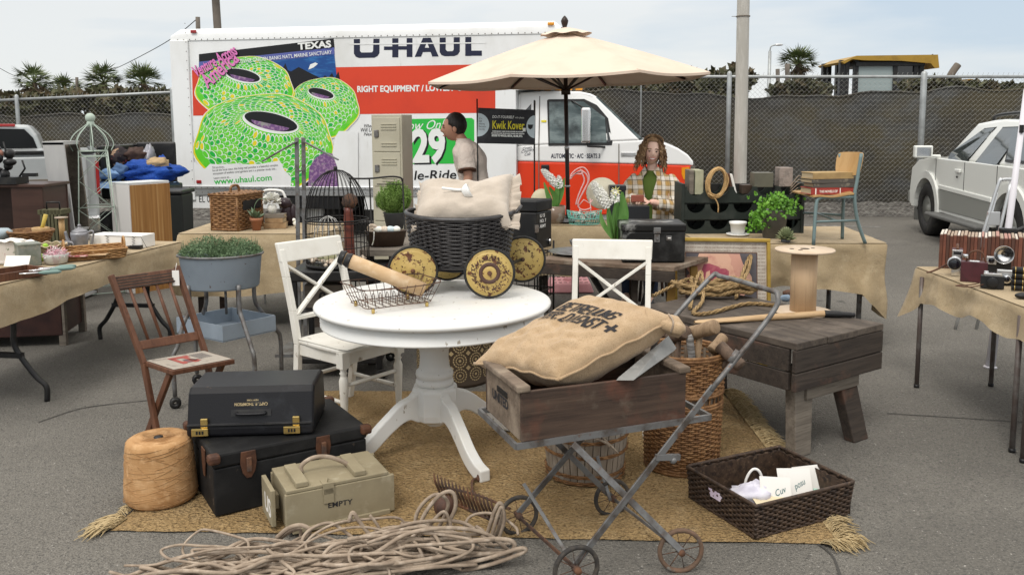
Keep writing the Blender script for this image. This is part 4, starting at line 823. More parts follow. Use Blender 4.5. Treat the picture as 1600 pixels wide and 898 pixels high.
g=MB(st); pts=spline([Pn,Pt-V((.03,.02,.07)),Pt,Pt+ly*.06+V((.0,0,.012)),Pt+sy*.9+V((0,0,.012)),Pt+sy+V((-.03,0,-.005)),Pn+sy+V((.0,.0,.09)),Pn+sy],7); g.tube(pts,.0095,8); g.obj('handle',m_irong,st)
g=MB(st); jp=Pn+(Pt-Pn)*.35; g.tube([jp-(Pt-Pn)*.06,jp+(Pt-Pn)*.06],.0125,8); g.obj('hinge',m_irong,st)
g=MB(st); jp=wB.lerp(Pn,.62); g.beam(jp-lx*.02,jp+lx*.075-V((0,0,.012)),.016,.02); g.ball(jp+lx*.05-V((0,0,.02)),.014,8,5); g.obj('latch',m_irong,st)
cr_=thing('wooden_crate','long dark weathered wooden crate riding on the stroller frame','crate',O+V((0,0,.5)),cz)
zc=0.; th=.016
g=MB(); 
g.box((CL/2,th/2,.09),(CL,th,.18))
g.obj('side_board',m_cratew,cr_,bev=.003)
g=MB(); 
g.box((CL/2,CD-th/2,.09),(CL,th,.18))
g.obj('side_board',m_cratew,cr_,bev=.003)
for x in (th/2,CL-th/2):
    g=MB(); g.box((x,CD/2,.09),(th*1.1,CD-2*th-.001,.18)); e=g.obj('end_board',m_cratel,cr_,bev=.003)
    g=MB(); g.box((x+(-.014 if x<.1 else .014)*0,CD/2,.19),(.05,CD+.012,.024)); g.obj('end_cleat',m_cratel,e,bev=.006)
    if x<.1:
        g=MB(); put_text(g,"UNITED",.05,V((-.0025,CD*.78,.075)),(0,-1,0),(0,0,1),.002,fitw=.17); g.obj('stencil',m_print,e)
        g=MB(); g.box((-.001,CD/2,.125),(.004,.11,.022)); g.obj('hand_hold',m_black,e,bev=.001)
g=MB(); g.box((CL/2,CD/2,.008),(CL-.04,CD-.04,.014)); g.obj('bottom_board',m_cratew,cr_)
# gray metal board in the crate
mp_=[at(962,594,3.03),at(1041,528,3.32),at(1054,548,3.3),at(990,594,3.02)]
g=MB(mp_[0]); d=V((.012,.02,.006)); g.hexa([p for p in mp_],[p+d for p in mp_]); g.solo('metal_plate',m_zinc,'flat grey metal plate leaning between the sack and the crate end','metal plate',bev=.002)
# ---------------- burlap sack ----------------
A=V((-.15,3.27,.685));B=V((.315,3.46,.905));C_=V((.635,3.24,.86));D=V((.165,2.985,.695))
def sack(u,v,sg=1,lift=0.):
    b=A.lerp(B,u).lerp(D.lerp(C_,u),v); n=(B-A).cross(D-A).normalized(); n=n if n.z>0 else -n
    x=2*u-1;y=2*v-1; h=max(0,1-abs(x)**3.4)**.5*max(0,1-abs(y)**3.2)**.46
    if u>.8 : b+=(C_-B)*0
    mid=A.lerp(C_,.5); b=mid+(b-mid)*(1-.05*(1-x*x)*abs(y)**5-.05*(1-y*y)*abs(x)**5)
    w_=(.016*nz3((x*2.1,y*2.1,4.))+.009*nz3((x*6.5,y*5,7.))*(.4+h))*(.3 if .1<x<.5 else 1 if x<-.2 else .3+.7*max(0,min(1,(.1-x)/.3)) if x<=.1 else .3+.7*min(1,(x-.5)/.3))+.006*math.sin(11*x+5*y)*abs(y)**4
    return b+n*(sg*h*(.08 if sg>0 else .125)+w_*h*1.3+lift)+V((0,0,.004*(1-h)*math.sin(14*math.atan2(y,x))))
sk=thing('burlap_sack','plump printed burlap sack lying across the wooden crate','sack',A)
g=MB(sk); g.surf(lambda u,v:sack(u,v,1),150,110); g.surf(lambda u,v:sack(u,v,-1),50,40)
# tied neck and ears
nk=sack(.97,.88,1)
def neck(u,v):
    a=2*PI*v; t=u; r=[.075,.058,.05,.052,.06,.058,.01][min(6,int(t*6.01))]; c=nk+V((-.06,.02,-.03))+(V((.072,-.02,-.015)))*t*2.1
    return c+V((0,math.cos(a)*r*1.0,math.sin(a)*r*.62+.008*math.sin(5*a)*t))
g.surf(neck,6,22,cv=True); g.obj('body',m_sack,sk)
g=MB(sk); q=nk+V((.035,-.01,-.045)); g.tube([q+V((.004*math.sin(3*a),math.cos(a)*.056,math.sin(a)*.036)) for a in [2*PI*i/20 for i in range(20)]],.004,5,True); g.obj('tie_string',m_rope,sk)
g=MB(sk); g.tube([sack(i/40,1.,1) +V((0,0,.002)) for i in range(36)],.006,5); g.tube([sack(0,i/20,1) for i in range(21)],.006,5); g.obj('seam',m_sack,sk)
g=MB(sk)
GL={'B':[[(0,0),(0,2),(.8,2),(.95,1.55),(.75,1.05),(0,1.05)],[(.75,1.05),(1,.5),(.85,0),(0,0)]],'E':[[(1,2),(0,2),(0,0),(1,0)],[(0,1),(.85,1)]],'T':[[(0,2),(1,2)],[(.5,2),(.5,0)]],'R':[[(0,0),(0,2),(.85,2),(1,1.5),(.85,1),(0,1)],[(.5,1),(1,0)]],'U':[[(0,2),(0,.25),(.25,0),(.75,0),(1,.25),(1,2)]],'N':[[(0,0),(0,2),(1,0),(1,2)]],'G':[[(1,1.6),(.8,2),(.2,2),(0,1.7),(0,.3),(.2,0),(.8,0),(1,.3),(1,.95),(.6,.95)]],'D':[[(0,0),(0,2),(.7,2),(1,1.6),(1,.4),(.7,0),(0,0)]],'I':[[(.5,0),(.5,2)]],'S':[[(1,1.7),(.8,2),(.2,2),(0,1.7),(0,1.3),(1,.75),(1,.3),(.8,0),(.2,0),(0,.3)]],'.':[[(.4,0),(.4,.25)]]}
def onsack(body,u0,v0,cw,ch,adv):
    """stencil strokes of even width laid on the cloth: u along the sack, v across"""
    for n_,chr_ in enumerate(body):
        for path in GL[chr_]:
            for a,b in zip(path,path[1:]):
                p=V((a[0]*cw*.42,a[1]*ch*.57/2,0));q=V((b[0]*cw*.42,b[1]*ch*.57/2,0)); d=(q-p).normalized(); s_=V((-d.y,d.x,0))*.0042; p=p-d*.003;q=q+d*.003
                for k in range(4):
                    pa,pb=p.lerp(q,k/4),p.lerp(q,(k+1)/4); g.add([sack(min(.98,u0+r.y/.57),min(.97,v0+n_*adv+r.x/.42+.12*r.y/.57),1,.0045) for r in (pa-s_,pb-s_,pb+s_,pa+s_)],[(0,1,2,3)])
onsack("BETREUUNG",.62,.17,.052,.10,.07)
onsack("TER.DIENST",.485,.12,.052,.10,.069)
for (u0,v0,du,dv) in ((.545,.82,.028,.1),(.507,.856,.105,.03)):
    n=8; g.surf(lambda a,b:sack(u0+du*a,v0+dv*b,1,.003),n,n,sm=False)
g.obj('stencil_print',m_print,sk)
# ---------------- black trunk, writing machine case, yarn, ammunition box ----------------
a=V((-1.215,3.36,.018)); tz=math.atan2(.33,.535)
tk=thing('steamer_trunk','big worn black trunk with brown leather corners under the black carrying case','trunk',a,tz)
L_,D_,Ht=.66,.47,.262
mb=MB(); mb.box((L_/2,D_/2,.1),(L_,D_,.2)); mb.obj('body',m_trunk,tk,bev=.006)
mb=MB(); mb.box((L_/2,D_/2,.232),(L_+.006,D_+.006,.06)); lid=mb.obj('lid',m_trunk,tk,bev=.01)
for x in (.14,.46):
    mb=MB(); mb.prism([(-.03,.03),(.03,.03),(.034,-.02),(.026,-.06),(.01,-.085),(-.01,-.085),(-.026,-.06),(-.034,-.02)],(x,-.004,.225),(1,0,0),(0,0,1),(0,-.006,0)); lt=mb.obj('latch_plate',m_brownle,tk,bev=.003)
    mb=MB(); mb.box((x,-.016,.2),(.02,.014,.06)); mb.obj('hasp',m_ironr,lt,bev=.003)
mb=MB(); mb.prism([(-.03,.03),(.03,.03),(.03,-.03),(.012,-.09),(-.012,-.09),(-.03,-.03)],(-.004,.14,.22),(0,1,0),(0,0,1),(-.006,0,0)); mb.obj('latch_plate',m_brownle,tk,bev=.003)
for x in (.003,L_-.003):
    for y in (0,D_): mb=MB(); mb.box((x,y,.245),(.05,.05,.04)); mb.obj('corner',m_brownle,lid,bev=.012)
b=gp(291,684,.284); cs=thing('carrying_case','glossy black leather carrying case with two brass locks on top of the trunk','case',b+V((0,0,.001)),.07)
Wc=.535; z0=0
prof=[(0,0),(.0,.048),(.012,.055),(.05,.175),(.075,.198),(.3,.2),(.335,.185),(.36,.0)]
mb=MB(); mb.prism([(p[0],p[1]) for p in prof],(0,0,0),(0,1,0),(0,0,1),(Wc,0,0)); mb.obj('shell',m_leather,cs,bev=.014,seg=3)
mb=MB(); 
for zz in (.058,): mb.box((Wc/2,-.002,.052),(Wc-.01,.01,.006))
mb.obj('lid_edge',m_black,cs,bev=.002)
for x in (.06,.445):
    mb=MB(); mb.box((x,-.006,.024),(.07,.01,.032)); lk=mb.obj('lock',m_brass,cs,bev=.002)
    mb=MB(); mb.box((x+.018,.0,.062),(.03,.012,.04)); mb.obj('catch',m_brass,lk,bev=.003)
    mb=MB(); 
    for k in range(3): mb.box((x-.012+k*.012,-.0125,.024),(.007,.003,.014))
    mb.obj('dials',m_black,lk)
n=V((0,-.953,.302)); u=V((0,.302,.953)); o=V((.27,.024,.095))
mb=MB(); mb.hexa([o+V((-.085,0,0))+u*-.014+n*.003,o+V((.085,0,0))+u*-.014+n*.003,o+V((.085,0,0))+u*.014+n*.003,o+V((-.085,0,0))+u*.014+n*.003],[o+V((-.085,0,0))+u*-.014-n*.003,o+V((.085,0,0))+u*-.014-n*.003,o+V((.085,0,0))+u*.014-n*.003,o+V((-.085,0,0))+u*.014-n*.003]); mb.obj('handle_recess',m_black,cs)
mb=MB(); mb.tube(spline([o+V((-.06,0,0))+n*.004,o+V((-.05,0,0))+n*.016-u*.006,o+V((.05,0,0))+n*.016-u*.006,o+V((.06,0,0))+n*.004],4),.007,6); mb.obj('handle',m_leather,cs)
m_gold=mat('gold_print',(.42,.33,.18),.5)
mb=MB(); put_text(mb,"CAPT. P. THOMPSON",.018,o+u*.042+V((.07,0,0))+n*.004,(-1,0,0),-u,.0004,fitw=.14); put_text(mb,"NEW YORK",.01,o+u*.056+V((.03,0,0))+n*.004,(-1,0,0),-u,.0002,fitw=.05); mb.obj('lettering',m_gold,cs)
yc=gp(231,806); yc=V((yc.x,yc.y+.145,.012))
yn=thing('yarn_cone','large cone of orange tan yarn standing at the left end of the rug','yarn',yc)
random.seed(3)
mb=MB(yn); prof=[(.02,.262),(.035,.274),(.09,.279),(.118,.274),(.131,.262),(.135,.24),(.14,.17),(.146,.09),(.149,.05),(.147,.022),(.135,.006),(.1,0)]
mb.lathe(prof,64,yc)
for k in range(95):
    a0=rnd(0,6.28);z0=rnd(.02,.26);dz=rnd(-.07,.07);sp=rnd(.5,1.6);P=[]
    for i in range(14):
        a=a0+sp*i/13;z=min(.265,max(.015,z0+dz*i/13)); r=.1495-(z-.03)*.066+(.0006) - (.012*max(0,(z-.255)/.02)) - (.008 if z<.02 else 0); P.append(yc+V((r*math.cos(a),r*math.sin(a),z)))
    mb.tube(P,.0014,3,caps=False)
for k in range(16):
    r=.03+.095*k/16; mb.tube([yc+V((r*math.cos(a),r*math.sin(a),.2775+.001*math.sin(5*a)-.02*max(0,(r-.1)/.05))) for a in [2*PI*i/30 for i in range(30)]],.0016,3,True)
mb.obj('yarn',m_yarn,yn)
mb=MB(yn); mb.tube([yc+V((0,0,.25)),yc+V((0,0,.277))],.019,16); mb.obj('core',m_black,yn)
a=V((-.885,3.205,.014)); az=math.atan2(.207,.40)
am=thing('ammunition_box','drab green wooden box stencilled EMPTY with a rope handle on its lid','box',a,az)
L_,D_=.445,.27
mb=MB(); mb.box((L_/2,.009,.085),(L_,.018,.155)); mb.obj('front_board',m_ammo,am,bev=.003)
mb=MB(); mb.box((L_/2,D_-.009,.085),(L_,.018,.155)); mb.obj('back_board',m_ammo,am,bev=.003)
for x in (.02,L_-.02): mb=MB(); mb.box((x,D_/2,.085),(.02,D_-.037,.155)); mb.obj('end_board',m_ammo,am,bev=.003)
for x in (-.003,): 
    mb=MB(); mb.box((x-.03,D_/2+.02,.09),(.018,D_-.09,.15)); mb.box((x-.01,D_/2+.02,.09),(.03,.06,.06)); mb.obj('end_cleat',m_ammo,am,bev=.003)
    mb=MB(); put_text(mb,"US",.1,V((-.0425,.19,.05)),(0,-1,0),(0,0,1),.003); mb.obj('stencil',m_paper,am)
mb=MB(); mb.box((L_/2,D_/2,.004),(L_-.06,D_-.04,.008)); mb.obj('bottom_board',m_ammo,am)
mb=MB(); mb.box((L_/2-.01,D_/2-.0,.171),(L_-.03,D_-.006,.014)); lid=mb.obj('lid',m_ammo,am,bev=.003)
for x in (.07,.305): mb=MB(); mb.box((x,D_/2-.02,.19),(.05,D_*.78,.022)); mb.obj('lid_batten',m_ammo,lid,bev=.004)
mb=MB(); mb.tube(spline([V((.1,.15,.185)),V((.105,.15,.215)),V((.15,.14,.24)),V((.21,.13,.235)),V((.27,.12,.205)),V((.29,.12,.185))],6),.009,8); mb.obj('rope_handle',m_rope,lid)
mb=MB(); mb.box((.17,-.003,.13),(.04,.006,.06)); mb.box((.17,.02,.1795),(.045,.05,.004)); mb.box((.17,-.004,.157),(.045,.004,.04)); mb.tube([(.17,.01,.183),(.172,.005,.2),(.178,.0,.193)],.003,5); mb.obj('latch',m_ammo,am,bev=.002)
mb=MB(); put_text(mb,"EMPTY",.03,V((.165,-.0012,.078)),(1,0,-.03),(.03,0,1),.0006,fitw=.1); mb.obj('stencil',m_print,am)
mb=MB(); mb.box((L_/2,-.004,.012),(L_*.9,.012,.02)); mb.obj('base_batten',m_ammo,am,bev=.003)
# ---------------- rope heap ----------------
random.seed(21)
rp_=V((-.7,3.0,0)); hp=MB(rp_)
def ground_y(x): return 2.97+.09*math.sin(x*2+1.)
def strand(x0,x1,yy,z0,r,step=.15,jy=.05,jz=.03):
    n=max(3,int(abs(x1-x0)/step)+1);P=[];w0=rnd(0,6.28)
    for i in range(n+1):
        t=i/n; x=x0+(x1-x0)*t; P.append(V((x+rnd(-.03,.03),ground_y(x)+yy*(.4+.6*math.sin(PI*t))+rnd(-jy,jy),max(r,.008+z0*math.sin(PI*min(1,max(0,t)))+rnd(-.01,jz)))))
    return P
def heapz(x): return .045+.075*math.exp(-((x+.33)/.22)**2)+.05*math.exp(-((x+1.05)/.2)**2)
for k in range(40):
    lf_=k%2; x0=rnd(-1.42,-1.15) if lf_ else rnd(-.85,-.6); x1=rnd(-.75,-.5) if lf_ else rnd(-.25,.03); xm=(x0+x1)/2
    hp.tube(spline(strand(x0,x1,rnd(-.12,.16),heapz(xm)*rnd(.2,1.),0.007),7),rnd(.0045,.0078),6)
for k in range(16):
    hp.tube(spline(strand(rnd(-1.25,-.8),rnd(-.5,-.1),rnd(-.12,.14),rnd(.02,.09),.007,.2,.07),7),rnd(.0045,.0075),6)
for k in range(26):
    x=rnd(-1.25,-.05); c=V((x,ground_y(x)+rnd(-.08,.12),rnd(.0,.5)*heapz(x)+.012)); a_=rnd(.09,.24);b_=rnd(.035,.09);yaw=rnd(-.5,.5);P=[];m=rnd(.8,1.7);r=rnd(.0048,.0075);tl=rnd(-.5,.9)
    for i in range(int(10*m)):
        g=rnd(0,.3)+2*PI*i/10; q=rz3(yaw)@(Matrix.Rotation(tl,3,'X')@V((a_*math.cos(g),b_*math.sin(g)+rnd(-.012,.012),0))); p=c+q+V((.006*i,0,.003*i)); P.append(V((p.x,p.y,max(r,p.z+abs(b_*math.sin(tl))*.5))))
    hp.tube(spline(P,6),r,6)
def arc(pts,Y,r): hp.tube(spline([at(x,y,Y) for x,y in pts],6),r,6)
arc([(655,850),(660,810),(685,775),(706,768),(712,790),(700,820),(692,845)],3.17,.008);arc([(648,852),(652,800),(680,772),(700,785),(690,815),(668,850)],3.2,.0075);arc([(655,840),(690,800),(702,812),(705,830)],3.15,.007)
arc([(744,852),(760,835),(772,800),(781,785),(786,800),(776,832),(764,850)],3.17,.008);arc([(745,860),(765,842),(777,806),(784,792),(788,812),(778,845)],3.14,.007)
arc([(545,815),(551,800),(560,812),(572,828),(582,838)],3.1,.008);arc([(578,804),(590,820),(596,835)],3.12,.006);arc([(432,840),(450,825),(470,820),(484,828),(474,842),(462,850)],3.08,.009);arc([(432,845),(452,831),(468,826),(470,838)],3.1,.007)
arc([(660,890),(700,855),(760,842),(800,845),(796,862),(740,866),(690,880),(640,892)],2.98,.009);arc([(700,884),(760,872),(812,856),(818,862),(770,880),(720,892)],2.96,.008)
hp.solo('rope_heap',m_rope,'tangled heap of weathered grey brown rope lying in front of the rug','rope')
# ---------------- rusty rake head, ball ----------------
a=V((-.315,3.55,.02));b=V((-.05,3.28,.02)); rk=thing('rake_head','rusty iron rake head with a long row of curved teeth lying on the rug','rake',a)
d=(b-a).normalized();s_=V((-d.y,d.x,0))
mb=MB(rk); mb.tube(spline([a,a.lerp(b,.5)+V((0,0,.0)),b],6),.009,6); mb.tube(spline([a+s_*.03+V((0,0,.03)),a.lerp(b,.45)+s_*.075+V((0,0,.03)),b+s_*.05+V((0,0,.05))],6),.006,6); mb.obj('bar',m_ironr,rk)
for i in range(16):
    p=a.lerp(b,(i+.3)/16); mb=MB(rk); mb.tube(spline([p,p+V((0,0,.035))-s_*.012,p+V((0,0,.075))-s_*.03,p+V((0,0,.11))-s_*.028-d*.012],4),[.0055]*9+[.005,.004,.003,.002],5); mb.obj('tooth',m_ironr,rk)
mb=MB(rk); k=at(749,757,3.72); k.z=max(k.z,.03); mb.tube(spline([a.lerp(b,.35)+s_*.07+V((0,0,.03)),k-V((.03,.04,.0)),k],4),.006,6); mb.ball(k+V((.01,.015,0)),(.018,.042,.026),14,9,R=rz3(-.4)); mb.obj('grip',m_ironr,rk)
c=gp(694,812); mb=MB((c.x,c.y,.05)); mb.ball((c.x,c.y+.02,.05),.044,20,14); mb.solo('iron_ball',mat('rust_brown_iron',(.1,.05,.035),.7,layers=(((.05,.03,.025),20,.45,.65),)),'round rusty iron ball half behind loops of the rope heap','ball')
# ---------------- hampers, mallets ----------------
c=V((.79,3.9,.016)); hm=thing('wicker_hamper','tall brown wicker hamper holding wooden mallets behind the crate','hamper',c)
def hp1(t,h):
    a=2*PI*t; r=.168+.018*h; return c+V((r*math.cos(a),r*math.sin(a),.01+.535*h))
mb=MB(hm)
weave(mb,lambda t,h:hp1(t,h*.56),36,29,.005,.56,thick=.0045);weave(mb,lambda t,h:hp1(t,.68+h*.3),36,15,.005,.56,thick=.0045)
for z in (.0,.57,.675,.99): mb.tube([hp1(i/60,z) for i in range(60)],.0095,6,True); mb.tube([hp1(i/60,z)+V((0,0,.012)) for i in range(60)],.008,6,True)
for i in range(36): mb.tube([hp1(i/36,h/6) for h in range(7)],.0045,5,caps=False)
mb.obj('basket',m_wickb,hm)
mb=MB(hm); mb.surf(lambda u,v:c+(hp1(u,v)-c)*V((1,1,1)).x-((hp1(u,v)-c)*V((1,1,1)).x*.035)*1.0,40,2,cu=True); mb.obj('lining',mat('hamper_lining_wood',(.12,.085,.06),.9,layers=(((.2,.16,.12),(40,40,3),.5,.6),)),hm)  # inner wall in dark brown wood with paler upright streaks
m_bind=mat('grey_binding',(.3,.29,.28),.8,layers=(((.15,.14,.13),(8,8,90),.45,.55),))
def mallet(hd,r,handle,lab,mh,hr=.015,rot=None):
    hd=[V(p) for p in hd];handle=[V(p) for p in handle]; t=thing('mallet',lab,'mallet',handle[1],0,'mallets in the wicker hamper'); d=(hd[1]-hd[0]); l=d.length; d.normalize()
    mb=MB(t); mb.tube([hd[0],hd[0]+d*.004,hd[0]+d*l*.2,hd[0]+d*l*.5,hd[0]+d*l*.8,hd[1]-d*.004,hd[1]],[r*.9,r,r*1.0,r*.93,r,r,r*.9],20); mb.obj('head',mh,t)
    mb=MB(t); mb.tube([handle[0],handle[0].lerp(handle[1],.5),handle[1]],[hr*.85,hr,hr*.8],10); mb.obj('handle',mh,t)
Yh=3.86
mallet((at(1076,522,3.85),at(1118,510,3.72)),.033,(at(1094,520,3.8),V((.82,3.9,.2))),'pale wooden mallet with the biggest head, standing upright in the tall hamper',m_mallet,.017)
mallet((at(1048,528,3.9),at(1072,518,3.78)),.031,(at(1061,524,3.84),V((.75,3.93,.2))),'brown wooden mallet in the hamper half hidden by the end of the sack',m_malletd,.014)
mallet((at(1112,548,3.93),at(1131,526,3.98)),.026,(at(1122,538,3.95),V((.86,4.0,.25))),'short round headed mallet low behind the tilted dark mallet',m_mallet,.013)
mallet((at(1124,540,3.8),at(1158,572,3.72)),.029,(at(1138,560,3.78),at(1112,592,3.85)),'dark wooden mallet tilted over the right rim of the hamper',m_malletd,.013)
r0,r1=at(1077,523,3.78),at(1083,575,3.82); gr=thing('wrapped_handle','grey cord wrapped tool handle standing between two mallets in the hamper','tool',V((.77,3.85,.25)))
mb=MB(gr); mb.tube([r0,r0.lerp(r1,.1),r1,V((.785,3.85,.25))],[.012,.017,.016,.015],12); mb.obj('grip',m_bind,gr)
c2=V((.33,3.81,.016)); h2=thing('slatted_basket','round basket of grey wooden slats bound with thin wicker under the crate','basket',c2)
def sp(t,z): 
    a=2*PI*t; r=.17+.035*(z/.29); return c2+V((r*math.cos(a),r*math.sin(a),z))
NS=34
mb=MB(h2)
for i in range(NS):
    t0,t1=(i+.06)/NS,(i+.94)/NS; q=[sp(t0,.008),sp(t1,.008),sp(t1,.285),sp(t0,.285)]; inn=lambda p:(p-c2)*.97+c2+V((0,0,(p-c2).z*.03)); mb.hexa([inn(p) for p in q],q)
mb.obj('slats',mat('grey_slat',(.3,.25,.2),.85,layers=(((.2,.16,.12),(30,30,3),.4,.65),((.38,.34,.29),9,.5,.75))),h2)
for z in (.01,.04,.13,.2,.28): 
    mb=MB(h2)
    for k in range(2): mb.tube([(sp(i/80,z+.008*k)-c2)*V((1,1,1)).x*1.0+c2+(sp(i/80,z)-c2).normalized()*(.004+.004*math.sin(i*PI/2+k*PI)) for i in range(80)],.0045,5,True)
    mb.obj('hoop',m_wickb,h2)
mb=MB(h2); mb.lathe([(.0,.27),(.19,.275),(.19,.283),(0,.28)],34,c2); mb.obj('lid',m_greyw,h2)
mb=MB(h2); p=at(930,686,3.62); mb.tube(spline([p+V((-.06,0,-.02)),p,p+V((.05,-.01,-.015)),p+V((.06,-.01,-.03))],5),.006,5); mb.tube(spline([p+V((.02,.05,.01)),p+V((.04,0,.0)),p+V((.1,-.01,-.06))],4),.005,5); mb.obj('tie',m_rope,h2)
# ---------------- dark woven tray of tags ----------------
F0=V((.93,3.16,.014)); tv=V((1.372-.93,3.37-3.16,0)); LT=tv.length; tzz=math.atan2(tv.y,tv.x); DT=.41
ty=thing('woven_tray','dark brown woven rectangular basket full of paper tags at the rug corner','basket',F0,tzz)
Ht=.135
def tp(t,h,e=0.): # rounded rectangle
    per=2*(LT+DT); s=(t%1)*per; ex=.012*h
    if s<LT: p=V((s,0,0))
    elif s<LT+DT: p=V((LT,s-LT,0))
    elif s<2*LT+DT: p=V((LT-(s-LT-DT),DT,0))
    else: p=V((0,DT-(s-2*LT-DT),0))
    p.x+= (p.x/LT-.5)*2*ex; p.y+=(p.y/DT-.5)*2*ex; p.z=.004+Ht*h; return p
mb=MB(); nst=76
weave(mb,tp,nst,13,.0045,.66,thick=.0042)
mb.tube([tp(i/76,1.) for i in range(76)],.008,6,True); mb.tube([tp(i/76,.0) for i in range(76)],.006,6,True)
for x,y in ((0,0),(LT,0),(LT,DT),(0,DT)): mb.tube([V((x,y,.003)),V((x,y,Ht))],.006,5)
mb.obj('weave',m_seagr,ty)
mb=MB(); mb.box((LT/2,DT/2,.008),(LT-.01,DT-.01,.01))
for c_,d_ in (((LT/2,.006,Ht/2),(LT-.012,.003,Ht-.01)),((LT/2,DT-.006,Ht/2),(LT-.012,.003,Ht-.01)),((.006,DT/2,Ht/2),(.003,DT-.02,Ht-.01)),((LT-.006,DT/2,Ht/2),(.003,DT-.02,Ht-.01))): mb.box(c_,d_)
mb.obj('lining',m_seagr,ty)
mb=MB(); mb.prism([(-.045,.02),(.045,.02),(.03,-.012),(-.03,-.012)],(-.014,DT*.55,.085),(0,1,0),(0,0,1),(.004,0,0)); mb.obj('hand_hold',mat('lilac_tissue',(.62,.52,.66),.8,layers=(((.75,.68,.78),20,.45,.65),)),ty)
random.seed(12)
m_lil=mat('lilac_plastic',(.6,.58,.68),.35,layers=(((.75,.74,.8),16,.45,.65),));m_pinkp=mat('pink_paper',(.65,.25,.42),.6);m_crm=mat('cream_card',(.72,.62,.42),.7);m_minty=mat('mint_paper',(.45,.68,.58),.7)
def card(px,py,Y,w_,h_,rx_,ry_,rz_,m,lab,txt=None):
    p=at(px,py,Y); R=Matrix.Rotation(rz_,3,'Z')@Matrix.Rotation(rx_,3,'X')@Matrix.Rotation(ry_,3,'Y'); t=thing('paper_tag',lab,'paper tag',p,0,'papers in the woven basket'); mb=MB(t); mb.box(p,(w_,.0015,h_),R); mb.obj('card',m,t)
    if txt:
        mb=MB(t); ax=R@V((1,0,0));ay=R@V((0,0,1)); put_text(mb,txt,.035,p-ax*w_*.02-ay*h_*.3+R@V((0,-.002,0)),(ax*.8+ay*.4).normalized(),(ay*.8-ax*.4).normalized(),0,.4,fitw=w_*.4); mb.obj('handwriting',mat('teal_ink',(.02,.12,.13),.6),t)
card(1212,764,3.40,.13,.1,-.55,.1,.1,m_paper,'nearest white tag with dark handwriting in the woven basket','Cuv')
card(1242,752,3.48,.15,.11,-.5,.08,.2,m_paper,'white tag with a scribble standing behind the nearest tag','posu')
card(1262,748,3.52,.12,.11,-.35,-.1,.0,m_paper,'rear white tag leaning against the crumpled cream paper')
card(1208,782,3.36,.16,.06,-1.2,0,.3,m_crm,'flat cream card lying in front of the white tags')
card(1285,772,3.48,.07,.05,-1.0,.3,.2,m_minty,'small mint green slip at the right of the woven basket')
card(1192,782,3.38,.08,.04,-1.1,.2,.5,m_pinkp,'pink slip lying low at the left of the cream card')
def crumple(px,py,Y,s,m,name,lab,cat,seed):
    p=at(px,py,Y); mb=MB(p); mb.ball(p,s,22,14,lambda q:1+.35*nz3((q.x*2.2,q.y*2.2,q.z*2.2+seed))+.18*nz3((q.x*6,q.y*6,q.z*6+seed))); mb.solo(name,m,lab,cat)
crumple(1176,772,3.42,(.09,.06,.05),m_lil,'plastic_bag','crumpled lilac plastic bag in the left of the woven basket','bag',2.)
crumple(1262,757,3.58,(.065,.05,.06),mat('crumpled_paper',(.55,.47,.33),.8,layers=(((.38,.45,.36),30,.5,.6),((.7,.62,.5),15,.5,.7))),'crumpled_paper','crumpled cream patterned paper at the back of the woven basket','paper',5.)
mb=MB(at(1180,760,3.5)); mb.tube(spline([at(1163,770,3.5),at(1166,748,3.5),at(1176,733,3.5),at(1187,737,3.5),at(1195,762,3.5)],6),.006,6); mb.solo('bag_handle',m_paper,'thin white curved handle sticking up above the lilac bag','handle')
# ---------------- dark workbench and what lies on it ----------------
K=V((1.316,3.91,0)); e1=V((.582,.403,0)); e1l=.70; e1=e1.normalized(); e2=V((-e1.y,e1.x,0)); L2=1.05
wbn=thing('workbench','heavy dark weathered wooden bench with splayed legs right of the hamper','bench',K,math.atan2(e1.y,e1.x))
tz_=.587
for i in range(3):
    mb=MB(); w0=e1l/3; mb.box((w0*(i+.5),L2/2,tz_-.017),(w0-.004,L2+.01*(i%2),.034)); mb.obj('top_plank',wood('bench_plank',(.095,.076,.06),(.048,.038,.032),1,.85,1.,(((.16,.13,.105),6,.5,.75),),.002) if i==0 else bpy.data.materials['bench_plank'],wbn,bev=.004)
for k,(z,h) in enumerate(((.497,.108),(.395,.088))):
    mb=MB(); mb.box((e1l/2,.012,z),(e1l,.024,h)); mb.obj('end_board',m_dwood,wbn,bev=.005)
    mb=MB(); mb.box((.012,L2/2+.02,z),(.024,L2-.045,h-.002)); mb.obj('side_board',m_dwood,wbn,bev=.005)
    mb=MB(); mb.box((e1l-.012,L2/2+.02,z),(.024,L2-.045,h-.002)); mb.obj('side_board',m_dwood,wbn,bev=.005)
mb=MB(); mb.box((e1l*.5,.05,.325),(.42,.03,.09)); mb.obj('end_stretcher',m_greyw,wbn,bev=.003)
def leg(x,y,fx,fy): 
    mb=MB(); mb.hexa([V((fx-.06,fy-.03,0)),V((fx+.06,fy-.03,0)),V((fx+.06,fy+.03,0)),V((fx-.06,fy+.03,0))],[V((x-.07,y-.03,.45)),V((x+.07,y-.03,.45)),V((x+.07,y+.03,.45)),V((x-.07,y+.03,.45))]); mb.obj('leg',m_greyw if x<.3 else m_dwood,wbn,bev=.005)
leg(.14,.085,.135,.07);leg(.46,.1,.55,.03);leg(.14,L2-.1,.1,L2-.08);leg(.5,L2-.1,.56,L2-.08)
random.seed(8)
def bp_(x,y,z=0): return K+e1*x+e2*y+V((0,0,tz_+.002+z))
cr0=gp(1120,462,tz_); rc=MB(cr0)
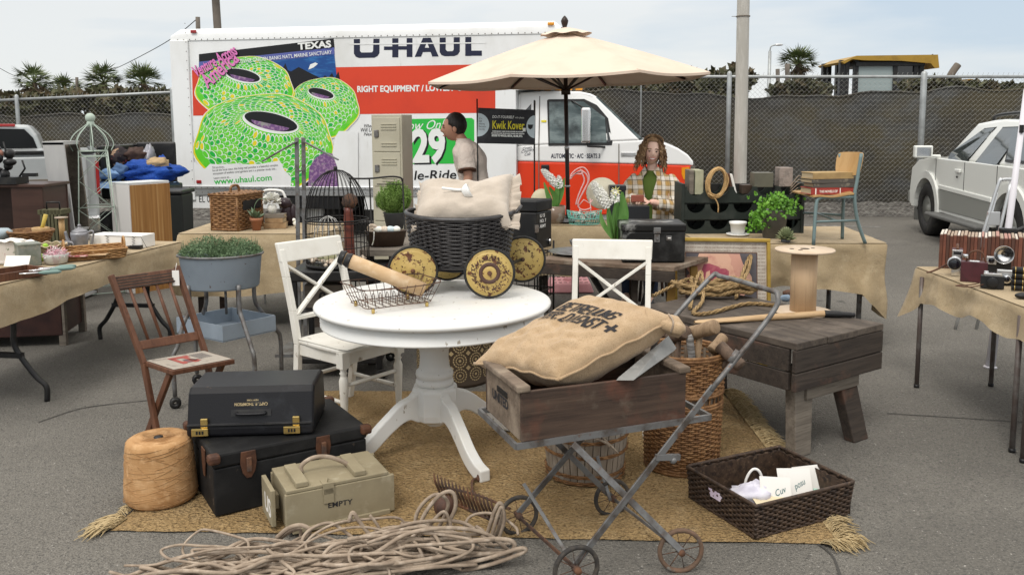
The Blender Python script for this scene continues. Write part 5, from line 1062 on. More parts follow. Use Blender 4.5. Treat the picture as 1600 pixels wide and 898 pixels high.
def strands(path,r):
    q=spline(path,8); N=len(q); 
    for k in range(3):
        P=[]
        for i,p in enumerate(q):
            t=(q[min(i+1,N-1)]-q[max(0,i-1)]).normalized(); x=t.cross(V((0,0,1))); x=x.normalized() if x.length>1e-6 else V((1,0,0)); y=x.cross(t); a=i*1.15+2*PI*k/3; P.append(p+x*(r*.55*math.cos(a))+y*(r*.55*math.sin(a)))
        rc.tube(P,r*.62,5)
for k in range(7):
    P=[]
    R0=rnd(.13,.24)
    for i in range(9):
        a=2*PI*i/8+rnd(0,.5)+k; P.append(cr0+V((R0*1.2*math.cos(a)+rnd(-.04,.04),R0*.6*math.sin(a)+rnd(-.03,.03),.015+.012*k*abs(math.sin(a*1.5))+rnd(0,.025))))
    strands(P,.011)
for pts in ([(1020,470,.03),(1045,455,.02),(1080,448,.05),(1120,470,.06),(1150,450,.03),(1170,435,.09)],[(1078,485,.012),(1085,462,.07),(1095,450,.1),(1098,475,.03),(1083,492,.012),(1110,492,.012),(1165,478,.012),(1210,480,.012)],[(1150,470,.02),(1160,445,.08),(1172,430,.14),(1168,445,.09),(1150,462,.03)]): strands([gp(x,y,tz_)+V((0,0,z)) for x,y,z in pts],.011)
rc.solo('rope_coil',m_sisal,'loosely coiled tan three strand rope on the dark workbench','rope')
p0=gp(1085,503,tz_+.012);p1=gp(1235,494,tz_+.02);p2=gp(1288,490,tz_+.02);p3=gp(1336,492,tz_+.016)
od=thing('wooden_paddle','pale wooden paddle with a black wrapped grip lying along the bench edge','paddle',p1)
d=(p1-p0).normalized(); s_=V((-d.y,d.x,0))
mb=MB(od); vs=[];fs=[]
prof=[(0,.012,.006),(.04,.03,.007),(.15,.04,.008),(.3,.036,.011),(.42,.02,.016),(.55,.018,.018),(.85,.018,.018),(1.,.018,.018)]
for t,w_,h in prof:
    c=p0+(p2-p0)*t
    for k in range(8): a=2*PI*k/8; vs.append(c+s_*(w_*math.cos(a))+V((0,0,h*math.sin(a))))
for i in range(7):
    for k in range(8): l=(k+1)%8; fs.append((i*8+k,i*8+l,i*8+8+l,i*8+8+k))
mb.add(vs,fs,True); mb.obj('blade_and_shaft',wood('pale_wood',(.52,.36,.2),(.42,.27,.14),0,.5,1.),od)
mb=MB(od); mb.tube(spline([p2,p2.lerp(p3,.35),p2.lerp(p3,.8),p3],4),[.019]*6+[.015]*4+[.012,.014,.01],10); mb.obj('grip',m_black,od)
sc=gp(1256,489,tz_); sc=V((sc.x,sc.y+.02,tz_)); spn=thing('wooden_spool','tall pale wooden cable spool with a wide round top on the workbench','spool',sc)
m_spool=wood('spool_wood',(.55,.39,.24),(.47,.32,.19),2,.6,.6);m_spoolt=mat('spool_disc',(.6,.48,.36),.6,layers=(((.52,.4,.28),(30,4,4),.4,.7),))
mb=MB(spn); mb.lathe([(0,.001),(.15,.001),(.153,.005),(.15,.011),(0,.011)],48,sc); mb.obj('bottom_disc',m_spoolt,spn)
mb=MB(spn); mb.tube([sc+V((0,0,.01)),sc+V((0,0,.335))],.068,40); mb.obj('column',m_spool,spn)
mb=MB(spn); mb.lathe([(0,.335),(.153,.335),(.156,.34),(.153,.346),(0,.346)],56,sc); tp_=mb.obj('top_disc',m_spoolt,spn)
mb=MB(spn)
for x,y,r in ((0,0,.024),(-.07,.0,.012),(-.04,-.05,.012),(.05,.02,.01)): mb.tube([sc+V((x,y,.3455)),sc+V((x,y,.3475))],r,18)
mb.obj('hole',m_dwood,tp_)
for px,py,m,lab in ((1228,471,mat('blue_rag',(.25,.33,.42),.8),'small blue grey rag beside the wooden spool'),(1232,463,m_ironr,'small rusty metal scrap behind the wooden spool')):
    p=gp(px,py,tz_); mb=MB(p); mb.ball(p+V((0,0,.02)),(.035,.03,.02),12,8,lambda q:1+.4*nz3((q.x*3,q.y*3,px))); mb.solo('rag' if 'rag' in lab else 'metal_scrap',m,lab,'rag' if 'rag' in lab else 'scrap')

# ---------------- patterned drum under the table ----------------
c=gp(706,606); c=V((c.x,c.y+.22,0)); dm=thing('patterned_drum','tall brown and gold patterned tin drum standing behind the table pedestal','drum',c)
m_drum=mat('drum_dark_brown',(.06,.04,.025),.6); m_drumg=mat('drum_gold_print',(.46,.36,.2),.6); rD,hD=.235,.5
mb=MB(dm); mb.lathe([(0,0),(rD+.008,0),(rD+.01,.02),(rD,.03),(rD,hD-.02),(rD+.008,hD-.015),(rD+.008,hD),(0,hD)],48,c); mb.obj('body',m_drum,dm)
mb=MB(dm)
for i in range(14):
    for j in range(5):
        a0=2*PI*i/14; z0=.08+j*.092
        for r0,r1,k in ((.036,.044,16),(.02,.027,12),(0,.009,8)):
            for q in range(k):
                g0,g1=2*PI*q/k,2*PI*(q+(.72 if r0 else 1))/k; P=[]
                for rr,g in ((r0,g0),(r1,g0),(r1,g1),(r0,g1)): a=a0+rr*math.cos(g)/rD; P.append(c+V(((rD+.0015)*math.cos(a),(rD+.0015)*math.sin(a),z0+rr*math.sin(g))))
                mb.add(P,[(0,1,2,3)])
        for dz in (.046,): a=a0+PI/14; P=[c+V(((rD+.0015)*math.cos(a+x/rD),(rD+.0015)*math.sin(a+x/rD),z0+dz+y)) for x,y in ((-.016,0),(0,-.016),(.016,0),(0,.016))]; mb.add(P,[(0,1,2,3)])
mb.obj('gold_pattern',m_drumg,dm)
# ---------------- cloth helper ----------------
def drape(mb,corners,z,hang,amp=.035,seed=0,rows=9,per=220,rc=.04,top=True,flare=.03,cw=.05):
    """cloth over a table: corners counter-clockwise, hang(i,t) drop on side i"""
    C4=[V((c[0],c[1],0)) for c in corners]; n=len(C4); cen=sum(C4,V())/n; P=[];Nn=[];D=[]
    Ls=[(C4[(i+1)%n]-C4[i]).length for i in range(n)]; T_=sum(Ls)
    for i in range(n):
        a,b=C4[i],C4[(i+1)%n]; m=max(4,int(per*Ls[i]/T_)); d=(b-a).normalized(); nn=V((d.y,-d.x,0)); pn=(C4[i]-C4[i-1]).normalized(); pn=V((pn.y,-pn.x,0)); nx=(C4[(i+2)%n]-b).normalized(); nx=V((nx.y,-nx.x,0))
        for k in range(m):
            t=k/m; s=t*Ls[i]; q=a.lerp(b,t); w0=max(0,1-s/.12);w1=max(0,1-(Ls[i]-s)/.12); no=(nn+pn*w0*.9+nx*w1*.9).normalized()
            P.append(q);Nn.append((no,max(w0,w1)));D.append(hang(i,t))
    M=len(P);vs=[];fs=[]
    for j in range(rows+1):
        f=j/rows
        for k in range(M):
            no,w_=Nn[k]; s=k/M*T_; o=flare*f+amp*f**.8*(1.2*nz3((s*3.1,seed,f*1.5))+.6*math.sin(s*13+seed+2*nz3((s,seed,1)))+.45*nz3((s*11,seed,f*3)))+w_*f*cw
            zz=z-D[k]*f*(1+.05*nz3((s*5,seed+9,0)))
            if j==0: o=-.012; zz=z
            elif j==1: o=.004; zz=z-.012
            vs.append(P[k]+no*o+V((0,0,zz)))
    for j in range(rows):
        for k in range(M): l=(k+1)%M; fs.append((j*M+k,(j+1)*M+k,(j+1)*M+l,j*M+l))
    mb.add(vs,fs,True)
    if top:
        N=24; 
        if n==4:
            mb.surf(lambda u,v:(C4[0].lerp(C4[1],u)).lerp(C4[3].lerp(C4[2],u),v)*.999+cen*.001+V((0,0,z+.0025*nz3((u*7,v*7,seed))+.0015)),N,N)
def ftable(name,lab,corners,z,group=None,m=None,lr=.016):
    C4=[V((c[0],c[1],0)) for c in corners]; cen=sum(C4,V())/4; t=thing(name,lab,'table',cen,0,group)
    mb=MB(t); mb.hexa([c.lerp(cen,.03)+V((0,0,z-.045)) for c in C4],[c.lerp(cen,.03)+V((0,0,z-.004)) for c in C4]); mb.obj('tabletop',m or m_dwood,t)
    return t,C4,cen
m_teapot=mat('pewter',(.28,.28,.3),.45,.6,layers=(((.18,.18,.19),12,.45,.7),)); m_tin=mat('tarnished_tin',(.26,.27,.24),.6,.3,layers=(((.17,.19,.15),9,.4,.6),((.33,.31,.25),20,.55,.7)))
# ---------------- left table ----------------
LT4=[(-2.83,4.60),(-2.48,6.43),(-3.22,6.57),(-3.57,4.74)]; zl=.735
t,C4,cen=ftable('folding_table','long folding table with bent black legs at the left, under burlap',LT4,zl)
def ulegs(t,p,q,z,r=.016):
    mb=MB(t); p=V((p[0],p[1],0));q=V((q[0],q[1],0)); m=(p+q)/2; i1=p.lerp(m,.55);i2=q.lerp(m,.55)
    mb.tube(spline([p+V((0,0,.0)),p+V((0,0,.09)),p.lerp(i1,.4)+V((0,0,.16)),i1+V((0,0,.32)),i1+V((0,0,.45)),i1+V((0,0,z-.05))],5),r,8)
    mb.tube(spline([q+V((0,0,.0)),q+V((0,0,.09)),q.lerp(i2,.4)+V((0,0,.16)),i2+V((0,0,.32)),i2+V((0,0,.45)),i2+V((0,0,z-.05))],5),r,8)
    mb.beam(p.lerp(i1,.75)+V((0,0,.27)),q.lerp(i2,.75)+V((0,0,.27)),.03,.03); mb.obj('leg_frame',m_black,t)
ulegs(t,(-3.13,6.42),(-2.57,6.34),zl);ulegs(t,(-2.74,4.93),(-3.4,5.03),zl)
mb=MB(cen); random.seed(2)
drape(mb,LT4,zl+.006,lambda i,t:.19+.035*math.sin(t*7+1) if i==0 else (.2 if i==1 else .25),.02,3.,rc=.05)
mb.solo('burlap_cloth',m_burlap,'tan burlap cloth hanging unevenly over the long left table','tablecloth')
def L3(px,py): return gp(px,py,zl+.009)
def lathe_thing(name,lab,cat,c,prof,m,extra=None,n=28,part='body'):
    t=thing(name,lab,cat,c); mb=MB(t); mb.lathe(prof,n,c); mb.obj(part,m,t)
    if extra: extra(t,c)
    return t
# wicker bowl with a wooden pestle
c=L3(50,384); wbw=thing('wicker_bowl','round brown wicker bowl at the back of the left table','basket',c)
mb=MB(wbw); f=lambda t,h:c+V((math.cos(2*PI*t)*(.1+.05*h),math.sin(2*PI*t)*(.1+.05*h),.005+.105*h)); weave(mb,f,24,9,.004,.6); mb.tube([f(i/40,1.) for i in range(40)],.008,6,True); mb.surf(lambda u,v:(f(u,v)-c)*.95+c+V((0,0,.004)),30,2,cu=True); mb.lathe([(0,.006),(.1,.008)],24,c); mb.obj('weave',m_wickb,wbw)
q=c+V((.06,.02,.10)); mb=MB(q); mb.lathe([(.03,-.05),(.055,.0),(.06,.03),(.05,.034),(.04,.0),(0,-.03)],20,q); mt=thing('mortar','small wooden mortar sitting in the brown wicker bowl','mortar',q)
m_lw=wood('light_wood',(.5,.33,.16),(.42,.26,.11),2,.55,1.5)
bpy.data.meshes
mb2=MB(mt); mb2.lathe([(.03,-.05),(.055,.0),(.06,.03),(.05,.034),(.04,.0),(0,-.03)],20,q); mb2.obj('bowl',m_lw,mt); mb2=MB(mt); mb2.tube([q+V((0,0,0)),q+V((.02,0,.05)),q+V((.045,0,.125))],[.016,.013,.015],10); mb2.obj('pestle',mat('yellow_wood',(.5,.37,.07),.5),mt)
c=L3(98,376); s=thing('wooden_bobbin','slim wooden bobbin standing behind the pewter jug','bobbin',c); mb=MB(s); mb.tube([c,c+V((0,0,.175))],.021,16); mb.obj('shaft',m_lw,s); mb=MB(s); mb.lathe([(0,.17),(.046,.172),(.048,.18),(0,.183)],20,c); mb.obj('disc',mat('bobbin_disc',(.4,.32,.25),.6),s)
c=L3(126,388)
def tea(t,c):
    mb=MB(t); mb.lathe([(.058,.118),(.05,.128),(.025,.14),(.012,.148),(.008,.155),(.014,.163),(.008,.172),(0,.174)],20,c); mb.obj('lid',m_teapot,t)
    mb=MB(t); mb.tube(spline([c+V((-.055,0,.03)),c+V((-.085,0,.055)),c+V((-.1,0,.11)),c+V((-.105,0,.12))],4),[.014]*6+[.011]*5+[.008,.007],8); mb.obj('spout',m_teapot,t)
    mb=MB(t); mb.tube(spline([c+V((.05,0,.105)),c+V((.085,0,.125)),c+V((.098,0,.11)),c+V((.09,0,.06)),c+V((.08,0,.02))],4),.007,6); mb.obj('handle',m_teapot,t)
lathe_thing('teapot','grey pewter teapot with a pointed lid on the left table','teapot',c,[(0,0),(.05,.0),(.052,.01),(.05,.03),(.056,.06),(.062,.1),(.059,.118)],m_teapot,tea)
c=L3(108,388)-V((0,.1,0))
def cream(t,c): mb=MB(t); mb.tube(spline([c+V((.045,0,.05)),c+V((.075,0,.055)),c+V((.08,0,.03)),c+V((.05,0,.015))],4),.006,6); mb.obj('handle',m_teapot,t)
lathe_thing('cream_jug','low grey pewter cup with a ring handle in front of the teapot','jug',c,[(0,0),(.035,0),(.05,.02),(.054,.05),(.058,.06),(.054,.06),(.047,.02),(0,.012)],m_teapot,cream)
# white wire box
a=L3(140,386);b=L3(222,388); bx_=thing('wire_letter_tray','white box with zigzag wire sides behind the wicker tray','box',a,math.atan2((b-a).y,(b-a).x)); w_=(b-a).length
mb=MB(); mb.box((w_/2,.08,.045),(w_,.16,.09)); mb.obj('box',m_paper,bx_,bev=.003)
mb=MB(); mb.tube([(w_*.33+.02*(i%2)*1.2-.01*0,-.004,.008+.0095*i) for i in range(9)],.0016,4); mb.tube([(w_*.82+.024*(i%2),-.004,.008+.0095*i) for i in range(9)],.0016,4); mb.tube([(w_*.3,-.004,.088),(w_,-.006,.082),(w_+.06,-.03,.006),(w_+.12,.0,.004)],.0016,4); mb.obj('wire',m_blackwire,bx_)
# pie dish with scalloped rim
c=L3(70,402); t=thing('scalloped_dish','deep olive brown dish with a wavy rim behind the tin canister','dish',c)
def sd(u,v): a=2*PI*u; r=.1+.03*v; return c+V((r*math.cos(a)*1.05,r*math.sin(a),.085*v+.006*math.sin(14*a)*v))
mb=MB(t); mb.surf(sd,84,5,cu=True); mb.surf(lambda u,v:(sd(u,v)-c)*.94+c+V((0,0,.005)),84,5,cu=True); mb.obj('dish',mat('olive_glaze',(.24,.19,.1),.4,layers=(((.36,.29,.17),14,.5,.65),((.1,.08,.045),25,.55,.7))),t); mb=MB(t); mb.tube([sd(i/84,1.) for i in range(84)],.004,5,True); mb.obj('rim',mat('cream_rim',(.6,.5,.34),.5),t)
# floral canister and tin canister
m_flor=mat('floral_tin',(.62,.57,.52),.5,layers=(((.35,.08,.1),30,.6,.66),((.16,.2,.12),26,.6,.66)))
c=L3(20,411); t=thing('floral_canister','white floral tin canister with folded cloth on top at the left edge','canister',c); mb=MB(t); mb.box(c+V((0,0,.075)),(.16,.11,.14),.1); mb.obj('body',m_flor,t,bev=.012); mb=MB(t); mb.box(c+V((0,0,.012)),(.175,.125,.02),.1); mb.obj('foot_rim',m_flor,t,bev=.006)
mb=MB(t); mb.surf(lambda u,v:c+V(((u-.5)*.24,(v-.5)*.15,.15+.02*nz3((u*5,v*5,2))-.03*abs(u-.5)**2*4)),14,10); mb.obj('cloth',m_paper,t)
c=L3(45,414); t=thing('tin_canister','square tarnished tin canister in front of the scalloped dish','canister',c); mb=MB(t); mb.box(c+V((0,0,.065)),(.125,.12,.13),.7); mb.obj('body',m_tin,t,bev=.004); mb=MB(t); mb.box(c+V((0,0,.134)),(.131,.126,.012),.7); mb.obj('lid',m_tin,t,bev=.003)
mb=MB(L3(70,403)); 
for p,s in ((L3(68,404)+V((0,0,.05)),(.018,.03,.02)),(L3(72,400)+V((0,0,.065)),(.022,.016,.022)),(L3(66,408)+V((0,0,.025)),(.02,.02,.025)),(L3(75,404)+V((0,0,.04)),(.016,.02,.016))): mb.ball(p,s,10,7)
mb.solo('glass_grapes',mat('lime_glass',(.3,.5,.04),.2),'lime green glass fruit tucked beside the tin canister','ornament')
# glass dish heaped with pink paper
c=L3(88,412); t=lathe_thing('glass_dish','clear round dish heaped with pink and white paper shreds','dish',c,[(.05,0),(.065,.01),(.072,.045),(.076,.065),(.073,.065),(.067,.04),(0,.02)],mat('frosted_glass',(.5,.5,.47),.25,layers=(((.42,.36,.36),20,.5,.6),)))
m_shred=mat('pink_shreds',(.68,.3,.38),.8,layers=(((.8,.72,.72),45,.45,.55),)); random.seed(4); mb=MB(t)
for i in range(420):
    r=.068*math.sqrt(random.random());a=rnd(0,6.28); mb.leaf(c+V((r*math.cos(a),r*math.sin(a),.05+.055*(1-(r/.07)**2)*random.random())),(rnd(-1,1),rnd(-1,1),rnd(-.5,.8)),(rnd(-1,1),rnd(-1,1),1),.028,.006)
mb.obj('paper_shreds',m_shred,t)
# golden wicker tray with handles
a=L3(106,409);b=L3(196,402); tr_=thing('wicker_tray','golden wicker tray with loop handles holding papers on the left table','tray',a,math.atan2((b-a).y,(b-a).x)); w_=(b-a).length; dd=.26
def wt(t,h):
    per=2*(w_+dd); s=(t%1)*per; 
    if s<w_: p=V((s,0,0))
    elif s<w_+dd: p=V((w_,s-w_,0))
    elif s<2*w_+dd: p=V((w_-(s-w_-dd),dd,0))
    else: p=V((0,dd-(s-2*w_-dd),0))
    p.x+=(p.x/w_-.5)*.03*h; p.y+=(p.y/dd-.5)*.03*h; p.z=.006+.055*h; return p
mb=MB(); weave(mb,wt,40,6,.004,.62); 
for z in (0,1.): mb.tube([wt(i/40,z) for i in range(40)],.007,6,True)
mb.box((w_/2,dd/2,.006),(w_-.01,dd-.01,.008)); mb.obj('weave',m_wickg,tr_)
for x in (-.01,w_+.01): mb=MB(); mb.tube(spline([(x,dd*.3,.06),(x,dd*.34,.1),(x,dd*.5,.125),(x,dd*.66,.1),(x,dd*.7,.06)],5),.007,6); mb.obj('handle',m_wickg,tr_)
for (px,py,m,lab) in ((125,398,mat('rose_card',(.45,.12,.13),.6,layers=(((.7,.5,.45),30,.5,.6),)),'rose red patterned card lying in the golden wicker tray'),(155,396,m_scroll,'tan card lying at the right in the golden wicker tray')):
    p=gp(px,py,zl+.045); mb=MB(p); mb.box(p,(.12,.14,.006),.15); mb.solo('card',m,lab,'card')
# wooden tray with brushes
a=L3(0,440);b=L3(78,428); br=thing('wooden_tray','shallow brown wooden tray of brushes at the front of the left table','tray',(a+b)/2,math.atan2((b-a).y,(b-a).x)); w_=.36
mb=MB(); mb.box((-.06,.09,.006),(w_,.2,.01))
for c_,d_ in (((-.06,-.01,.022),(w_,.012,.045)),((-.06,.19,.022),(w_,.012,.045)),((.12,.09,.022),(.012,.19,.045)),((-.24,.09,.022),(.012,.19,.045))): mb.box(c_,d_)
mb.obj('box',m_chairw,br,bev=.002)
m_teal=mat('teal_handle',(.2,.3,.27),.5)
for i,(x0,y0,x1,y1,lab) in enumerate(((30,428,96,424,'teal handled brush reaching farthest forward over the wooden tray'),(45,423,118,418,'long teal handled brush, middle one of the three'),(60,420,119,415,'teal handled brush farthest back on the wooden tray'))):
    p=gp(x0,y0,zl+.055);q=gp(x1,y1,zl+.05); s=thing('brush',lab,'brush',p,0,'brushes on the wooden tray'); mb=MB(s); mb.tube([p.lerp(q,.45),p.lerp(q,.6),p.lerp(q,.9),q],[.006,.012,.012,.005],8); mb.obj('handle',m_teal,s); mb=MB(s); mb.tube([p,p.lerp(q,.45)],[.004,.006],6); mb.obj('blade',m_chrome,s)
p=L3(25,420)+V((0,.02,.045)); mb=MB(p); mb.box(p,(.15,.004,.07),Matrix.Rotation(-.5,3,'X')); mb.solo('postcard',m_paper,'white printed card propped above the wooden tray','card')
p=L3(5,385); mb=MB(p); mb.lathe([(0,0),(.06,.0),(.085,.02),(.085,.05),(.06,.07),(0,.072)],24,p+V((-.02,0,.06))); mb.lathe([(.04,0),(.04,.06),(.03,.06)],16,p+V((-.02,0,0))); mb.solo('enamel_dish',mat('pale_blue_enamel',(.35,.42,.45),.3),'pale blue enamel dish cut off by the left edge of the table','dish')
p=L3(205,389)+V((0,0,.014)); kn=thing('paintbrush','dark paintbrush with black bristles lying right of the wicker tray','brush',p); mb=MB(kn); mb.tube([p+V((-.1,.02,0)),p+V((-.03,0,0)),p],[.006,.009,.013],8); mb.obj('handle',m_dwood,kn); mb=MB(kn); mb.hexa([p+V((0,-.018,-.01)),p+V((0,.018,-.01)),p+V((0,.018,.01)),p+V((0,-.018,.01))],[p+V((.075,-.022,-.012)),p+V((.075,.022,-.012)),p+V((.075,.022,.012)),p+V((.075,-.022,.012))]); mb.obj('bristles',m_black,kn)
# dark wooden bench under the table
a=gp(105,540); t=thing('low_cabinet','dark red brown wooden cabinet standing under the left table','cabinet',a,.17); mb=MB(); mb.box((-.5,.25,.25),(.95,.5,.34)); mb.obj('carcass',mat('mahogany',(.045,.018,.014),.5,layers=(((.025,.01,.009),5,.45,.65),)),t,bev=.006)
for x in (-.03,-.95):
    for y in (.03,.47): mb=MB(); mb.box((x,y,.22),(.05,.05,.44)); mb.obj('leg',m_greyw if x>-.5 else m_dwood,t,bev=.004)
# ---------------- furniture behind the left table ----------------
m_brown=mat('brown_varnish',(.06,.03,.022),.4,layers=(((.045,.022,.016),(3,3,20),.45,.65),))
a=at(19,375,7.4); a=V((a.x,7.4,0)); zt2=at(40,292,7.4).z; xr_=at(67,300,7.4).x; xm=at(18,300,7.4).x
t=thing('open_cabinet','dark brown cabinet with two open shelves at the left edge','cabinet',V((xm,7.4,0)),0)
mb=MB(); h=zt2; mb.box(((xr_-xm)/2,.0,h/2),(xr_-xm,.02,h)); mb.box((xr_-xm-.01,.2,h/2),(.02,.4,h)); mb.box((-.45,.4,h/2),(1.45,.02,h)); mb.box((-1.,.2,h/2),(.02,.4,h)); mb.obj('carcass',m_brown,t,bev=.004)
mb=MB(); mb.box((-.36,.19,h+.01),(1.32,.44,.025)); mb.obj('top',m_brown,t,bev=.004)
for z in (.3,.62): mb=MB(); mb.box((-.5,.2,z),(1.,.39,.03)); mb.obj('shelf',m_greyw,t)
p=at(12,290,7.45); p.z=zt2+.025; t=thing('mechanical_ornament','black cast iron machine with levers on top of the dark cabinet','ornament',p)
random.seed(9); mb=MB(t); mb.box(p+V((0,0,.03)),(.26,.2,.06)); 
for i in range(7): mb.ball(p+V((rnd(-.09,.09),rnd(-.06,.06),.08+.035*i)),(rnd(.03,.065),.05,rnd(.03,.05)),10,7)
mb.tube([p+V((.02,0,.2)),p+V((-.01,0,.36))],.008,6); mb.tube([p+V((.1,0,.05)),p+V((.16,0,.13)),p+V((.14,0,.2))],.009,6); mb.box(p+V((.2,0,.075)),(.12,.04,.03)); mb.obj('body',m_black,t); mb=MB(t); mb.ball(p+V((-.03,-.03,.26)),(.03,.03,.035),10,7); mb.obj('knob',mat('copper_knob',(.3,.14,.1),.4,.4),t)
# tall leaning grey bookcase
Yb=7.9; A0=at(66,224,Yb);A1=at(99,222,Yb+.0);A2=at(124,220,Yb+.33)
m_ptg=mat('peeling_grey_paint',(.46,.46,.45),.8,layers=(((.38,.38,.38),(5,5,1.2),.4,.65),((.12,.1,.09),(12,12,3),.64,.76),((.42,.43,.43),(8,8,1),.55,.75)))
B0=at(89,372,Yb);B1=at(118,372,Yb);B2=at(142,365,Yb+.3)
ex=lambda a,b:b+(b-a)*((b.z)/(a.z-b.z))
B0,B1,B2=ex(A0,B0),ex(A1,B1),ex(A2,B2); B0.z=B1.z=B2.z=0; A0.z=A1.z=A2.z=(A0.z+A1.z)/2
t=thing('bookcase','tall narrow bookcase in peeling grey paint leaning sideways','bookcase',B1)
dv=A1-A0; de=A2-A1; db=B2-B1
mb=MB(t); back=V((-.02,.28,0))
mb.hexa([B0,B1,B1+db*.06,B0+db*.06],[A0,A1,A1+de*.06,A0+de*.06]); mb.obj('side_panel',m_ptg,t)
mb=MB(t); mb.hexa([B1+db*.92,B2,B2+V((-.25,.12,0)),B1+db*.92+V((-.25,.12,0))],[A1+de*.92,A2,A2+V((-.25,.12,0)),A1+de*.92+V((-.25,.12,0))]); mb.obj('side_panel',m_greyw,t)
mb=MB(t); mb.hexa([B0+db*.06,B0+db*.12,B2+V((-.25,.12,0)),B2+V((-.27,.12,0))],[A0+de*.06,A0+de*.12,A2+V((-.25,.12,0)),A2+V((-.27,.12,0))]); mb.obj('back_panel',m_dwood,t)
for f in (.0,.55,.97):
    a0,a1,a2=A0.lerp(B0,f),A1.lerp(B1,f),A2.lerp(B2,f); q=a2-a1; mb=MB(t); a3=a0+q; mb.hexa([p+V((0,0,-.02)) for p in (a0,a1,a2,a3)],[p+V((0,0,.012 if f==0 else 0)) for p in (a0,a1,a2,a3)]); mb.obj('shelf',m_ptg,t)
# green slatted crate
c=at(84,350,7.3); t=thing('slatted_crate','small olive green slatted crate between the brown cabinet and the grey bookcase','crate',V((c.x,7.3,0)))
zc_=at(84,327,7.3).z; m_olg=mat('olive_crate',(.09,.085,.045),.8)
mb=MB(t); 
for i in range(6): mb.box((c.x-.07+.03*i,7.25,zc_/2),(.022,.02,zc_))
mb.box((c.x,7.32,zc_-.02),(.2,.16,.04)); mb.box((c.x,7.32,zc_/2),(.17,.1,zc_-.06)); mb.obj('slats',m_olg,t,bev=.002); mb=MB(t); mb.tube([(c.x-.05,7.3,zc_),(c.x-.05,7.3,zc_+.06),(c.x+.06,7.3,zc_+.06),(c.x+.06,7.3,zc_)],.008,5); mb.obj('handle',m_black,t)
# white dresser with a wooden side
Yd=8.2; a0=at(172,292,Yd+.12);a1=at(200,289,Yd);a2=at(264,285,Yd+.35); zt3=a1.z
t=thing('dresser','white edged cabinet showing its striped honey wood side','cabinet',V((a1.x,a1.y,0)))
q=[V((p.x,p.y,0)) for p in (a0,a1,a2,a0+(a2-a1))]; mb=MB(t); mb.hexa(q,[p+V((0,0,zt3)) for p in q]); mb.obj('carcass',mat('cabinet_white',(.7,.68,.66),.5),t,bev=.006)
mb=MB(t); n=V((a2-a1)); nn=V((n.y,-n.x,0)).normalized(); p0=q[1].lerp(q[2],.03)+nn*.003;p1=q[2]+nn*.003; mb.hexa([p0,p1,p1+nn*.006,p0+nn*.006],[p+V((0,0,zt3-.005)) for p in (p0,p1,p1+nn*.006,p0+nn*.006)]); mb.obj('side_panel',mat('honey_wood',(.36,.18,.055),.45,layers=(((.27,.125,.036),(22,22,.6),.4,.6),((.43,.24,.09),(35,35,1),.52,.66))),t)
mb=MB(t); mb.hexa([p+V((0,0,zt3)) for p in q],[p+V((0,0,zt3+.02)) for p in q]); mb.obj('top',mat('cabinet_top',(.62,.64,.64),.4),t,bev=.004)
# wire obelisk
Yo=8.3; c=at(140,300,Yo); c=V((c.x+.05,Yo,0)); t=thing('wire_obelisk','pale green wire garden obelisk with a domed top and ball finial','garden obelisk',c,.5)
m_mint=mat('pale_green_paint',(.42,.5,.43),.5); zT=at(133,190,Yo).z; zs_=at(140,236,Yo).z
mb=MB(); r0,r1=.2,.125
for k in range(4):
    a=PI/4+k*PI/2; d=V((math.cos(a),math.sin(a),0)); d2=V((math.cos(a+PI/2),math.sin(a+PI/2),0)); mb.tube([d*r0*1.4,d*r1*1.4+V((0,0,zs_))],.0055,6)
    for j in range(5):
        z0=zs_*j/5;z1=zs_*(j+1)/5; f0=r0+(r1-r0)*j/5;f1=r0+(r1-r0)*(j+1)/5
        mb.tube([d*f0*1.4+V((0,0,z0)),d2*f1*1.4+V((0,0,z1))],.0035,4); mb.tube([d2*f0*1.4+V((0,0,z0)),d*f1*1.4+V((0,0,z1))],.0035,4)
        if j in(0,3): mb.tube([d*f0*1.4+V((0,0,z0+.02)),d2*f0*1.4+V((0,0,z0+.02))],.006,4)
    mb.tube([d*r1*1.4+V((0,0,zs_)),d2*r1*1.4+V((0,0,zs_))],.007,4); mb.tube([d*r1*1.4+V((0,0,zs_-.05)),d2*r1*1.4+V((0,0,zs_-.05))],.007,4)
mb.obj('lattice',m_mint,t)
mb=MB()
for k in range(8):
    a=k*PI/4; d=V((math.cos(a),math.sin(a),0)); mb.tube(spline([d*r_+V((0,0,zs_+(zT-zs_)*f_)) for r_,f_ in ((.165,0),(.19,.25),(.15,.55),(.07,.8),(.025,.93))],6),.0045,5)
mb.obj('dome',m_mint,t); mb=MB(); mb.lathe([(.03,zT-.05),(.035,zT-.01),(.028,zT)],12); mb.ball((0,0,zT+.035),.045,14,10); mb.obj('finial',m_mint,t)
